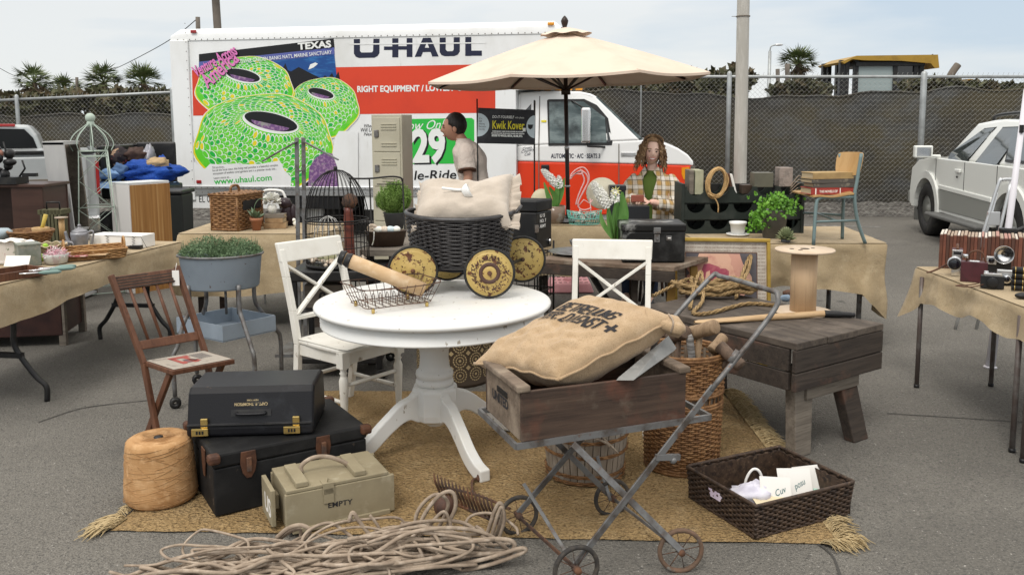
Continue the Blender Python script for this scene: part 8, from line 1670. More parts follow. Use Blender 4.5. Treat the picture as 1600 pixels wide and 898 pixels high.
for k in range(17):
    P=[]; r1_=rnd(.062,.082);r2=rnd(.095,.118); yo=rnd(-.03,.03); dx,dz=rnd(-.006,.006),rnd(-.006,.006)
    for i in range(20): a=2*PI*i/20; P.append(c+V((r1_*math.cos(a)+dx+.01*math.sin(a),yo+rnd(-.003,.003),r2*math.sin(a)+dz)))
    mb.tube(P,.0055,5,True)
mb.tube(spline([at(1110,303,Yr-.04),at(1117,310,Yr-.05),at(1122,320,Yr-.05),at(1122,332,Yr-.05)],5),.0055,5); mb.tube(spline([at(1106,302,Yr-.04),at(1113,306,Yr-.06),at(1120,308,Yr-.05)],5),.0055,5)
mb.solo('rope_coil',mat('new_manila_rope',(.5,.33,.15),.85,layers=(((.38,.23,.1),(60,60,60),.45,.6),)),'upright coil of golden rope standing on the bottle rack','rope')
pr_=stand_box(1217,1238,262,Yr+.05,.12,mat('rough_grey_stone',(.3,.25,.22),.95,layers=(((.2,.17,.15),20,.45,.65),),bump=(('noise',60,.006),)),'string_block','rough grey tapered block wound with string on the rack','block',0,zt4-.005)
c=at(1240,292,Yr+.1); mb=MB(pr_); 
for k in range(4): mb.tube(spline([c+V((-.05,-.07,-.05+.02*k)),c+V((.02,-.06,.0+.03*k)),c+V((.05,-.05,-.02+.02*k)),c+V((.01,-.06,-.05)),c+V((-.05,-.07,-.07))],5),.003,4)
mb.obj('string',m_rope,pr_)
c=B4(1157,370); t=thing('flower_pot','plain white ceramic flower pot on a white saucer','pot',c); mb=MB(t); mb.lathe([(0,0),(.06,0),(.082,.008),(.085,.016),(.08,.016),(.05,.012),(0,.012)],28,c+V((0,.08,0))); mb.obj('saucer',m_white,t); mb=MB(t); mb.lathe([(0,.013),(.046,.013),(.056,.085),(.063,.086),(.065,.105),(.059,.105),(.05,.03),(0,.03)],28,c+V((0,.08,0))); mb.obj('pot',m_white,t)
c=B4(1214,373.5)+V((0,.09,0)); t=thing('potted_plant','trailing bright green ivy in a tall grey metal pot','plant',c); mb=MB(t); hP=.2; mb.lathe([(0,0),(.075,0),(.1,hP),(.105,hP+.005),(.098,hP),(.09,hP-.03),(0,hP-.03)],28,c); mb.obj('pot',mat('dull_zinc_pot',(.13,.13,.125),.6,.4,layers=(((.2,.2,.19),7,.45,.65),)),t)
random.seed(50); mb=MB(t)
def ivy(p,n,sp):
    for i in range(n):
        q=p+V((random.gauss(0,sp),random.gauss(0,sp*.8),random.gauss(0,sp*.7))); d=V((rnd(-1,1),rnd(-1,.4),rnd(-.8,.5)))
        for k in range(3): mb.leaf(q,d.normalized()+V((rnd(-.6,.6),rnd(-.4,.2),rnd(-.5,.5))),(rnd(-.4,.4),-1,rnd(-.2,.8)),rnd(.018,.03),rnd(.016,.026))
for px,py,n,sp in ((1214,320,90,.045),(1195,316,60,.04),(1232,318,60,.035),(1210,309,30,.03),(1185,335,50,.03),(1180,345,35,.022),(1176,355,26,.018),(1190,352,26,.02),(1232,330,35,.03),(1205,332,50,.035),(1220,304,20,.015)): ivy(at(px,py,c.y-.06),n,sp)
mb.obj('foliage',m_lgreen,t)
c=B4(1229,379)+V((0,.02,0)); t=thing('succulent','small pointed grey green rosette succulent at the table edge','plant',c); mb=MB(t)
for i in range(46):
    f=i/46; a=i*2.4; e=1.35-1.2*(1-f); d=V((math.cos(a)*math.cos(e),math.sin(a)*math.cos(e),math.sin(e))); b=c+V((0,0,.015+.035*f)); l=.085-.02*f; s=d.cross(V((0,0,1))).normalized()*.016; n=s.cross(d).normalized()*.008; m=b+d*l*.55
    mb.add([b,m+s,m+n,m-s,m-n,b+d*l],[(0,1,2),(0,2,3),(0,3,4),(0,4,1),(5,2,1),(5,3,2),(5,4,3),(5,1,4)])
mb.obj('leaves',mat('succulent_leaf',(.2,.23,.12),.5,layers=(((.3,.2,.14),(8,8,8),.56,.68),)),t); mb=MB(t); mb.lathe([(0,0),(.03,0),(.035,.02),(0,.02)],12,c); mb.obj('pot',m_pot,t)
# school chair on the table
F1,F2,F3,F4=B4(1271,383),B4(1352,380.5),B4(1316,373),B4(1239,361); scc=(F1+F2+F3+F4)/4
sc2=thing('school_chair','small school chair with plywood seat and grey green tube legs on the table','chair',scc*V((1,1,1)).x*0+scc); m_ply=mat('plywood',(.47,.29,.12),.45,layers=(((.4,.23,.085),(14,14,2),.45,.65),((.25,.13,.06),40,.68,.75)),coat=.2); m_tubeg=mat('grey_green_paint',(.16,.22,.22),.45,.2)
zS=at(1290,306,6.2).z
u_=(F2-F1).normalized(); v_=(F4-F1); v_=(v_-u_*v_.dot(u_)).normalized()
S1=at(1276,310,F1.y+.05);S2=at(1333,308,F2.y+.0);S4=at(1242,302,F4.y-.08);S3=at(1318,299,F3.y-.02)
mb=MB(sc2); top2=at(1346,240,F2.y+.03); mb.tube(spline([F2,F2.lerp(S2,.5)+V((-.012,0,0)),S2+V((.01,0,0)),S2.lerp(top2,.4)+V((.005,0,0)),top2],6),.012,8); mb.obj('rear_leg',m_tubeg,sc2)
mb=MB(sc2); top3=at(1312,240,F3.y+.0); mb.tube(spline([F3,F3.lerp(S3,.5),S3,S3.lerp(top3,.4),top3],6),.012,8); mb.obj('rear_leg',m_tubeg,sc2)
mb=MB(sc2); mb.tube(spline([F1,F1.lerp(S1,.85),S1+V((.02,0,.0)),S1.lerp(S2,.3)+V((0,0,.004)),S2],6),.012,8); mb.obj('front_leg',m_tubeg,sc2)
mb=MB(sc2); mb.tube(spline([F4,F4.lerp(S4,.85),S4+V((.02,0,-.004)),S4.lerp(S3,.3),S3],6),.012,8); mb.obj('front_leg',m_tubeg,sc2)
mb=MB(sc2); mb.tube([F1.lerp(S1,.5),F2.lerp(S2,.5)+V((-.01,0,0))],.009,6); mb.tube([F4.lerp(S4,.5),F3.lerp(S3,.5)],.009,6); mb.tube([F1.lerp(S1,.5).lerp(F2.lerp(S2,.5),.5),F4.lerp(S4,.5).lerp(F3.lerp(S3,.5),.5)],.008,6); mb.obj('stretcher',m_tubeg,sc2)
def seatf(u,v,o=0.): p=(S1+V((-.03,-.02,.016))).lerp(S2+V((0,-.015,.016)),u).lerp((S4+V((-.02,.02,.016))).lerp(S3+V((0,.015,.016)),u),v); return p+V((0,0,.008*math.cos(u*PI*2)-.012*(1-u)**6+o))
mb=MB(sc2); mb.surf(lambda u,v:seatf(u,v,.005),14,10); mb.surf(lambda u,v:seatf(u,v,-.005),14,10); 
for (f,N) in ((lambda t:(t,0),14),(lambda t:(t,1),14),(lambda t:(0,t),10),(lambda t:(1,t),10)): mb.surf(lambda a,b:seatf(*f(a),-.005+.01*b),N,1)
mb.obj('seat',m_ply,sc2)
bq=[at(1305,272,F3.y-.02),at(1342,275,F2.y),at(1350,238,F2.y+.04),at(1309,237,F3.y+.02)]
def backf(u,v,o=0.):
    k=.10; uu=u; vv=v
    p=bq[0].lerp(bq[1],uu).lerp(bq[3].lerp(bq[2],uu),vv); return p+V((.022*math.sin(PI*u)+o,0,0))
def rc_(u,v): # rounded corners by pulling the border in
    x=2*u-1;y=2*v-1; s=1-.1*(abs(x)*abs(y))**3; return .5+x*s/2,.5+y*s/2
mb=MB(sc2); mb.surf(lambda u,v:backf(*rc_(u,v),-.004),14,12); mb.surf(lambda u,v:backf(*rc_(u,v),.005),14,12)
for (f,N) in ((lambda t:(t,0),14),(lambda t:(t,1),14),(lambda t:(0,t),12),(lambda t:(1,t),12)): mb.surf(lambda a,b:backf(*rc_(*f(a)),-.004+.009*b),N,1)
mb.obj('backrest',m_ply,sc2)
m_redb=mat('red_book',(.36,.05,.035),.6,layers=(((.27,.035,.03),9,.45,.65),));m_tanb=mat('tan_cloth_book',(.42,.29,.13),.8,layers=(((.33,.22,.1),10,.45,.65),));m_grb=mat('dark_grey_book',(.09,.08,.07),.7,layers=(((.25,.22,.17),20,.6,.7),))
bc0=seatf(.5,.42,.008); ang=math.atan2(u_.y,u_.x)-.05; wB2=(at(1328,300,6.2)-at(1255,300,6.2)).length; z=0
for k,(h,m,lab,tx,dx,wk,r) in enumerate(((.047,m_redb,'thick red book with a white spine title at the bottom of the chair pile','THE NOVELS OF',0,1.,.02),(.03,m_grb,'dark grey book just above the red one on the school chair',None,.01,.93,-.02),(.028,m_grb,'dark book with worn ends in the middle of the chair pile',None,-.005,.96,.03),(.045,m_tanb,'tan cloth book lying on top of the pile on the school chair',None,-.01,.92,.06))):
    book(bc0+u_*dx+V((0,-.03,z)),wB2*wk,.17,h,ang+r,m,lab,group='books piled on the school chair',txt=tx,tm=m_paper); z+=h+.001
# ---------------- right table of cameras and albums ----------------
RT=[(2.43,3.55),(3.5,3.5),(3.5,5.2),(2.47,5.22)]; zr4=.72
t,C4,cen=ftable('folding_table','long burlap covered table with thin metal legs at the right edge',RT,zr4); m_legb=mat('brown_grey_leg',(.12,.095,.085),.5,.4,layers=(((.2,.19,.18),10,.5,.7),))
for px,py in ((1432,605),(1548,603),(1581,706),(1598,722)):
    p=gp(px,py); mb=MB(t); mb.tube([p,V((p.x+.0,p.y,zr4-.04))],.0135,10); lg=mb.obj('leg',m_legb,t); mb=MB(t); mb.tube([p,p+V((0,0,.02))],.016,10); mb.obj('foot_cap',m_black,lg)
mb=MB(cen)
def hg(i,t):
    if i==3: return .165+.02*math.sin(t*9)+.02*math.sin(t*23)+.16*max(0,1-t/.09)
    if i==2: return .16+.17*max(0,(t-.9)/.1)
    return .25
drape(mb,RT,zr4+.005,hg,.02,23.,per=260); mb.solo('burlap_cloth',m_burlap,'burlap cloth with one pointed corner flap on the right edge table','tablecloth')
zq=zr4+.009; G=lambda x,y:gp(x,y,zq)
a=G(1466,418);b=G(1600,427); d=(b-a); L4=d.length; d.normalize(); n=V((-d.y,d.x,0)); n=n if n.y>0 else -n; random.seed(61)
m_alb=[mat('album_brown',(.13,.05,.03),.6,layers=(((.085,.03,.02),12,.45,.65),)),mat('album_red_brown',(.18,.065,.04),.6,layers=(((.12,.045,.03),12,.45,.65),)),mat('album_dark',(.085,.04,.028),.6)]; m_edge=[mat('album_edge',(.42,.34,.26),.85,layers=(((.3,.22,.16),(10,80,10),.45,.6),)),mat('album_edge_pale',(.6,.55,.48),.85),mat('album_edge_pink',(.4,.22,.18),.85)]
pos=0.;k=0
while pos<L4+.35:
    w_=rnd(.014,.021); h=.2+rnd(-.006,.008); ln=.05; p=a+d*pos; r=thing('record_album','brown spined record album packed in the long row on the right table','album',p,0,'albums in the row on the right table')
    q=[p,p+d*w_,p+d*w_+n*.26,p+n*.26]; sh=V((0,0,0))
    mb=MB(r); mb.hexa([v for v in q],[v+V((0,0,h)) for v in q]); mb.obj('cover',m_alb[k%3 if random.random()<.6 else 0],r,bev=.002)
    mb=MB(r); qq=[p+d*.002+n*.004,p+d*(w_-.002)+n*.004,p+d*(w_-.002)+n*.25,p+d*.002+n*.25]; mb.hexa([v+V((0,0,h-.01)) for v in qq],[v+V((0,0,h+.004)) for v in qq]); mb.obj('pages',m_edge[random.choice((0,0,1,2))],r); pos+=w_+.0015;k+=1
m_maroon=mat('maroon_leather',(.075,.02,.025),.5,layers=(((.05,.015,.018),20,.45,.65),)); m_blk=mat('camera_black',(.012,.012,.013),.45); m_lens=mat('lens_glass',(.008,.008,.012),.05,coat=.8)
def cyl(mb,p,q,r,n=18): mb.tube([V(p),V(q)],r,n)
vd=V((-.45,-.89,0)); vr=V((.89,-.45,0)) # cameras face the aisle
def cam_(name,lab,base,parts,cat='camera'):
    t=thing(name,lab,cat,base)
    for pn,m,fn in parts: mb=MB(t); fn(mb,base); mb.obj(pn,m,t,bev=.002)
    return t
def orb(mb,c,w_,d_,h): mb.box(c,(w_,d_,h),math.atan2(vr.y,vr.x))
c=G(1494,430)
cam_('movie_camera','upright silver movie camera with a big black lens and brown strap',c,[
 ('face',m_chrome,lambda mb,c:orb(mb,c+V((0,0,.075))+vd*.02,.055,.02,.15)),
 ('body',m_maroon,lambda mb,c:orb(mb,c+V((0,0,.08))-vd*.03,.055,.09,.14)),
 ('lens',m_blk,lambda mb,c:(cyl(mb,c+V((0,0,.075))-vr*.012+vd*.03,c+V((0,0,.075))-vr*.012+vd*.075,.032),)),
 ('lens_ring',m_alu,lambda mb,c:cyl(mb,c+V((0,0,.075))-vr*.012+vd*.03,c+V((0,0,.075))-vr*.012+vd*.05,.038)),
 ('lens_glass',m_lens,lambda mb,c:cyl(mb,c+V((0,0,.075))-vr*.012+vd*.07,c+V((0,0,.075))-vr*.012+vd*.0765,.026)),
 ('viewfinder',m_blk,lambda mb,c:orb(mb,c+V((0,0,.133))+vd*.031,.04,.004,.018)),
 ('top_handle',m_brownle,lambda mb,c:mb.tube(spline([c+V((0,0,.15))+vd*.01,c+V((0,0,.168))-vd*.02,c+V((0,0,.168))-vd*.06,c+V((0,0,.15))-vd*.08],4),.009,6)),
 ('strap',m_brownle,lambda mb,c:mb.tube(spline([c-vr*.04+V((0,0,.07)),c-vr*.08+V((0,0,.04)),c-vr*.13+V((0,0,.012)),c-vr*.155+V((0,0,.006))],5),.006,5))])
c=G(1521,441)
cam_('camera_case','maroon leather camera case with an arched brown carry strap',c,[
 ('case',m_maroon,lambda mb,c:orb(mb,c+V((0,0,.055))-vd*.04,.13,.07,.11)),
 ('metal_trim',m_alu,lambda mb,c:(orb(mb,c+V((0,0,.113))-vd*.03,.05,.03,.006),)),
 ('knob',m_chrome,lambda mb,c:cyl(mb,c+V((0,0,.13))-vr*.045-vd*.02,c+V((0,0,.15))-vr*.045-vd*.02,.014)),
 ('carry_strap',m_brownle,lambda mb,c:mb.tube(spline([c-vr*.04+V((0,0,.11))-vd*.04,c-vr*.02+V((0,0,.16))-vd*.04,c+vr*.03+V((0,0,.165))-vd*.04,c+vr*.06+V((0,0,.1))-vd*.04],5),.006,5))])
c=G(1560,430)
cam_('flash_camera','old camera carrying a big round silver flash reflector',c,[
 ('body',m_blk,lambda mb,c:orb(mb,c+V((0,0,.04))-vd*.02,.12,.05,.075)),
 ('shutter_plate',m_alu,lambda mb,c:orb(mb,c+V((0,0,.085))-vr*.04,.05,.03,.045)),
 ('shutter_lens',m_lens,lambda mb,c:cyl(mb,c+V((0,0,.085))-vr*.04+vd*.012,c+V((0,0,.085))-vr*.04+vd*.022,.016)),
 ('flash_bracket',m_blk,lambda mb,c:orb(mb,c+V((0,0,.085))+vr*.02-vd*.01,.03,.03,.05)),
 ('reflector',m_chrome,lambda mb,c:mb.lathe([(.0,-.022),(.025,-.018),(.045,-.004),(.052,.012),(.05,.013),(.042,-.002),(.02,-.014),(0,-.018)],30,c+V((0,0,.125))+vr*.02+vd*.03,vd.to_track_quat('Z','Y').to_matrix())),
 ('bulb',m_blk,lambda mb,c:mb.ball(c+V((0,0,.125))+vr*.028+vd*.03,.009,10,7))])
c=G(1550,451)
cam_('compact_camera','small black camera with a silver top and a looped wrist strap',c,[
 ('body',m_blk,lambda mb,c:orb(mb,c+V((0,0,.035))-vd*.02,.11,.045,.065)),
 ('top_plate',m_chrome,lambda mb,c:orb(mb,c+V((0,0,.074))-vd*.02,.085,.04,.014)),
 ('dials',m_alu,lambda mb,c:(cyl(mb,c+V((0,0,.08))-vr*.03-vd*.02,c+V((0,0,.09))-vr*.03-vd*.02,.011),)),
 ('lens',m_blk,lambda mb,c:cyl(mb,c+V((0,0,.035)),c+V((0,0,.035))+vd*.02,.026)),
 ('wrist_strap',m_brownle,lambda mb,c:mb.tube(spline([c-vr*.05+V((0,0,.03)),c-vr*.1+V((0,0,.01))-vd*.02,c-vr*.16+V((0,0,.006)),c-vr*.165+V((0,0,.006))+vd*.02,c-vr*.1+V((0,0,.005))+vd*.02,c-vr*.04+V((0,0,.02))],5),.004,5))])
c=G(1572,446)
cam_('folding_camera','black and silver camera between the compact camera and the film cans',c,[
 ('body',m_alu,lambda mb,c:orb(mb,c+V((0,0,.06))-vd*.03,.09,.035,.04)),
 ('front',m_blk,lambda mb,c:orb(mb,c+V((0,0,.025))-vd*.02,.095,.045,.05)),
 ('lens_ring',m_chrome,lambda mb,c:cyl(mb,c+V((0,0,.035))+vd*.004,c+V((0,0,.035))+vd*.016,.022)),
 ('lens',m_lens,lambda mb,c:cyl(mb,c+V((0,0,.035))+vd*.01,c+V((0,0,.035))+vd*.02,.014))])
base=G(1594,456)
for i in range(4):
    c=base+V((0,0,.018+.031*i)); t=thing('film_can',['lowest black cylinder with gold bands in the stack at the right edge','second black gold banded cylinder from the bottom of the stack','third black gold banded cylinder from the bottom of the stack','topmost black gold banded cylinder of the stack at the right edge'][i],'cylinder',c,0,'stack of banded cylinders'); p=c-vr*.04-vd*.02;q=c+vr*.12-vd*.02; mb=MB(t); cyl(mb,p,q,.016,16); mb.obj('body',m_blk,t)
    mb=MB(t)
    for f in (.08,.3,.55,.8): cyl(mb,p.lerp(q,f),p.lerp(q,f+.02),.0166,16)
    mb.obj('bands',m_brass,t)
c=G(1598,466); mb=MB(c); mb.ball(c+V((0,0,.014)),(.04,.025,.016),14,8); mb.solo('lens_cap',m_blk,'small black rounded object in front of the banded cylinders','lens cap')
# white tapered pole and step ladder behind
f0=gp(1547,574); top=at(1604,140,f0.y+.15); t=thing('white_pole','tapering white pole with a black clamp leaning behind the right table','pole',f0)
m_whp=mat('white_pole_paint',(.68,.66,.7),.4); mb=MB(t); mb.tube([f0,f0.lerp(top,.5),top],[.03,.021,.017],14); mb.obj('shaft',m_whp,t); mb=MB(t); mb.lathe([(0,0),(.04,0),(.042,.006),(.03,.012),(0,.012)],20,f0); mb.obj('foot',m_whp,t)
k=f0.lerp(top,.49); mb=MB(t); mb.box(k,(.1,.06,.055)); mb.beam(k+V((.04,0,0)),k+V((.1,-.02,.03)),.03,.03); mb.obj('clamp',m_black,t,bev=.01); k=f0.lerp(top,.86); mb=MB(t); mb.box(k+V((-.01,-.02,0)),(.02,.02,.05)); mb.obj('catch',m_black,t)
Y5=6.6; A=at(1534,372,Y5);B=at(1560,283,Y5); t=thing('step_ladder','aluminium step ladder with a curved top rail behind the row of albums','ladder',V((A.x,Y5,0)))
ext=lambda a,b:a+(a-b)*(a.z/(b.z-a.z))
F0_=ext(A,B); w_=V((.11,.02,0)); mb=MB(t); mb.tube(spline([F0_,A,B+V((0,0,-.03)),B+V((.03,0,.01)),B+w_+V((0,0,.012)),],6),.0125,8); A2=at(1559,372,Y5);B2_=at(1576,300,Y5); mb.tube([ext(A2,B2_),A2,B2_,B+w_+V((0,0,.012))],.0125,8); mb.obj('rail',m_alu,t)
for y0,y1,x in ((352,331,1552),(420,403,1540)): p=at(x,(y0+y1)/2,Y5); mb=MB(t); mb.box(p,(.095,.02,(y0-y1)/1350*Y5)); mb.obj('step',m_alu,t,bev=.003)
for dx in (.05,.2): mb=MB(t); mb.tube([B+V((dx,.1,-.1)),V((B.x+dx+.02,Y5+.5,0))],.01,6); mb.obj('rear_leg',m_alu,t)
# ---------------- people ----------------
m_skin=mat('skin',(.8,.55,.44),.5,layers=(((.82,.5,.4),9,.45,.65),)); m_skint=mat('tanned_skin',(.42,.225,.15),.5,layers=(((.46,.23,.155),9,.45,.65),)); m_teeth=mat('teeth',(.75,.72,.68),.4); m_lip=mat('lips',(.5,.2,.17),.5); m_eye=mat('dark_eye',(.03,.02,.018),.3)
m_hairb=mat('black_hair',(.012,.009,.008),.5,layers=(((.035,.026,.022),(60,60,8),.45,.65),)); m_hairc=mat('curly_brown_hair',(.23,.135,.068),.6,layers=(((.43,.29,.16),20,.5,.7),((.085,.04,.02),14,.5,.65)))
def skinmesh(J,E):
    me=bpy.data.meshes.new('s'); names=list(J); me.from_pydata([J[k][0] for k in names],[(names.index(a),names.index(b)) for a,b in E],[]); ob=bpy.data.objects.new('s',me); COL.objects.link(ob)
    sk=ob.modifiers.new('k','SKIN'); sk.use_smooth_shade=True; su=ob.modifiers.new('u','SUBSURF'); su.levels=2; su.render_levels=2
    for i,k in enumerate(names): r=J[k][1]; me.skin_vertices[0].data[i].radius=(r,r) if not isinstance(r,tuple) else r
    me.skin_vertices[0].data[0].use_root=True
    bpy.context.view_layer.update(); dg=bpy.context.evaluated_depsgraph_get(); m=bpy.data.meshes.new_from_object(ob.evaluated_get(dg)); vs=[v.co.copy() for v in m.vertices]; fs=[tuple(p.vertices) for p in m.polygons]; bpy.data.objects.remove(ob); bpy.data.meshes.remove(m); return vs,fs
def head(mb,c,s,R):
    """skull, face, nose, ears; faces local -Y"""
    def g(u,v):
        a=2*PI*u;b=PI*(v-.5); p=V((math.cos(a)*math.cos(b),math.sin(a)*math.cos(b),math.sin(b))); fr=max(0,-p.y)
        x=p.x*.078;y=p.y*.098;z=p.z*.118
        if p.z<0: x*=1-.26*(-p.z)**1.3; y*=1-.12*(-p.z); 
        y-= .012*fr*max(0,-p.z)*(1 if p.z>-.9 else .5)
        nx=math.exp(-(p.x/.16)**2); y-=.024*fr*nx*math.exp(-((p.z+.2)/.13)**2)+.014*fr*nx*math.exp(-((p.z+.02)/.16)**2)
        y+=.010*fr*math.exp(-((abs(p.x)-.38)/.16)**2)*math.exp(-((p.z-.03)/.12)**2)
        y-=.006*fr*math.exp(-((p.z-.18)/.1)**2)
        y-=.008*fr*math.exp(-(p.x/.3)**2)*math.exp(-((p.z+.55)/.1)**2); y-=.014*fr*math.exp(-(p.x/.35)**2)*math.exp(-((p.z+.88)/.14)**2)
        return c+R@V((x*s,y*s,z*s))
    mb.surf(g,40,30,cu=True)
    for sx in (-1,1): mb.ball(c+R@V((sx*.078*s,.012*s,-.012*s)),(.011*s,.02*s,.032*s),10,7,R=R)
def face(t,c,s,R,smile,body):
    mb=MB(t)
    for sx in (-1,1): mb.ball(c+R@V((sx*.032*s,-.086*s,.006*s)),(.012*s,.006*s,.006*s),10,6,R=R)
    mb.obj('eyes',m_eye,body); mb=MB(t)
    for sx in (-1,1): mb.tube([c+R@V((sx*x*s,-y*s,z*s)) for x,y,z in ((.014,.098,.026),(.032,.096,.031),(.05,.083,.026))],.004*s,5)
    mb.obj('brows',m_eye,body); mb=MB(t); mb.tube(spline([c+R@V((x*s,-y*s,z*s)) for x,y,z in ((-.028,.082,-.056),(-.014,.094,-.066),(0,.098,-.069),(.014,.094,-.066),(.028,.082,-.056))],3),.006*s,5); mb.obj('lips',m_lip,body)
    if smile: mb=MB(t); mb.tube(spline([c+R@V((x*s,-y*s,z*s)) for x,y,z in ((-.022,.09,-.056),(0,.103,-.064),(.022,.09,-.056))],4),.0055*s,5); mb.obj('teeth',m_teeth,body)
def hand(mb,w,d,n,s=1.):
    """palm from wrist w along d, n is the back-of-hand normal"""
    w=V(w);d=V(d).normalized();n=V(n).normalized();x=d.cross(n).normalized(); R=Matrix((x,d,n)).transposed()
    mb.ball(w+d*.045*s,(.04*s,.055*s,.016*s),14,9,R=R)
    for i,(o,l) in enumerate(((-.028,.068),(-.009,.078),(.01,.072),(.028,.056))):
        b=w+d*.085*s+x*o*s; mb.tube([b,b+d*l*.4*s-n*.008*s,b+d*l*.72*s-n*.025*s,b+d*l*.85*s-n*.045*s],[.0092*s,.0088*s,.008*s,.0065*s],8)
    b=w+d*.03*s-x*.034*s; mb.tube([b,b-x*.022*s+d*.025*s-n*.008*s,b-x*.026*s+d*.058*s-n*.02*s],[.012*s,.0105*s,.008*s],8)
def loft(mb,secs,a0=None,n=36,ns=22,wr=.0,seed=1.):
    """secs: (centre, rx, ry) stacked; a0(f) half opening at the front (-Y)"""
    C=spline([s_[0] for s_ in secs],6); RX=spline([V((s_[1],s_[2],0)) for s_ in secs],6); N=len(C)-1
    def f(u,v):
        i=v*N; k=min(N-1,int(i)); t=i-k; c=C[k].lerp(C[k+1],t); r=RX[k].lerp(RX[k+1],t); o=a0(v) if a0 else 0; a=-PI/2+o+(2*PI-2*o)*u
        w_=1+wr*(nz3((math.cos(a)*2.5,math.sin(a)*2.5+seed,v*5))+.5*math.sin(v*26+3*math.sin(a+seed)))
        ca,sa=math.cos(a),math.sin(a); return c+V((r.x*w_*math.copysign(abs(ca)**.85,ca),r.y*w_*math.copysign(abs(sa)**.9,sa),0))
    mb.surf(f,n,ns,cu=a0 is None)
# man, standing in profile
mp=V((at(731,300,8.1).x,8.1,0)); man=thing('person','man in a pale tee shirt with short dark hair standing in profile facing left','person',mp,-PI/2)
# local: faces -Y (world -X after the turn)
J={'pel':((0,.06,.93),.13),'sp':((0,.055,1.1),.12),'ch':((0,.0,1.3),.125),'nb':((0,-.035,1.42),.07),'nk':((0,-.07,1.49),.055),'hd':((0,-.1,1.55),.05)}
E=[('pel','sp'),('sp','ch'),('ch','nb'),('nb','nk'),('nk','hd')]
for s_,k in ((-1,'l'),(1,'r')):
    J.update({k+'sh':((s_*.15,-.01,1.365),.05),k+'el':((s_*.215,.02,1.1),.045),k+'wr':((s_*.205,-.1,.88),.03),k+'hp':((s_*.09,.06,.88),.095),k+'kn':((s_*.1,.03,.48),.062),k+'an':((s_*.1,.08,.09),.042),k+'to':((s_*.1,-.09,.05),.035)})
    E+=[('ch',k+'sh'),(k+'sh',k+'el'),(k+'el',k+'wr'),('pel',k+'hp'),(k+'hp',k+'kn'),(k+'kn',k+'an'),(k+'an',k+'to')]
vs,fs=skinmesh(J,E); mb=MB(); mb.add(vs,fs,True); hc=V((0,-.125,1.575)); Rh=Matrix.Rotation(.06,3,'X'); head(mb,hc,1.03,Rh)
for s_ in (-1,1): hand(mb,(s_*.205,-.105,.87),(0,-.25,-1),(s_,0,0))
bodym=mb.obj('body',m_skint,man); 
mb=MB(); face(man,hc,1.03,Rh,False,bodym) if False else None
for nm,m,fn in (('eyes',m_eye,lambda mb:[mb.ball(hc+Rh@V((sx*.033,-.09,.006)),(.012,.006,.006),10,6) for sx in (-1,1)]),('brows',m_eye,lambda mb:[mb.tube([hc+Rh@V((sx*x,-y,z)) for x,y,z in ((.014,.101,.028),(.033,.099,.033),(.052,.086,.028))],.0045,5) for sx in (-1,1)]),('lips',m_lip,lambda mb:mb.tube([hc+Rh@V(p) for p in ((-.024,-.09,-.066),(0,-.103,-.068),(.024,-.09,-.066))],.006,5))): mb=MB(); fn(mb); mb.obj(nm,m,bodym)
mb=MB()
def mh(u,v):
    a=2*PI*u;b=PI*(v-.5); p=V((math.cos(a)*math.cos(b),math.sin(a)*math.cos(b),math.sin(b))); k=1+.03*nz3((p.x*5,p.y*5,p.z*5)); return hc+Rh@V((p.x*.09*k,p.y*.105*k+.022,p.z*.115*k+.028))
def hairface(u,v):
    q=mh(u,v)-hc; 
    lim=-.052-.0*abs(q.x) if q.z<.075 else -.108
    if q.y<lim: q.y=lim+.004
    if q.z<.02 and q.y<-.02: q.y=max(q.y,-.005); q.x*=.9
    if q.z<-.06: q.z=-.06+(q.z+.06)*.5
    return hc+q
mb.surf(hairface,36,24,cu=True); mb.obj('hair',m_hairb,man)
m_tee=mat('pale_tee',(.6,.52,.46),.9,layers=(((.55,.46,.4),6,.45,.7),),bump=(('noise',7,.03),)); 
mb=MB(); loft(mb,[(V((0,.075,.84)),.185,.155),(V((0,.07,1.0)),.18,.145),(V((0,.045,1.15)),.185,.14),(V((0,.025,1.27)),.205,.155),(V((0,.01,1.36)),.2,.14),(V((0,-.01,1.42)),.15,.105),(V((0,-.03,1.455)),.085,.075),(V((0,-.045,1.475)),.066,.064)],wr=.05,ns=44)
for s_ in (-1,1):
    a=V((s_*.1,-.005,1.39));b=V((s_*.21,.006,1.19)); mb.tube(spline([a,a.lerp(b,.25)+V((s_*.03,0,.02)),a.lerp(b,.6)+V((s_*.018,0,.005)),b],4),[.05,.062,.07,.075,.08,.082,.083,.084,.084,.084,.083,.083,.083],18)
tee=mb.obj('tee_shirt',m_tee,man); mb=MB()
for s_ in (-1,1): b=V((s_*.21,.006,1.19)); d=V((s_*.02,.004,-.06)).normalized(); mb.tube([b+d*-.004,b+d*.012],[.0845,.0845],18)
mb.obj('cuff',m_brownle,tee)
mb=MB(); loft(mb,[(V((0,.07,.8)),.175,.14),(V((0,.065,.94)),.175,.14),(V((0,.065,.99)),.165,.13)],ns=10)
for s_ in (-1,1): mb.tube([V((s_*.085,.06,.9)),V((s_*.1,.03,.48)),V((s_*.1,.07,.08))],[.11,.085,.075],16)
mb.obj('trousers',mat('dark_trousers',(.03,.035,.05),.9),man)
mb=MB()
for s_ in (-1,1): mb.ball((s_*.1,-.02,.045),(.05,.14,.045),14,8)
mb.obj('shoes',m_black,man)
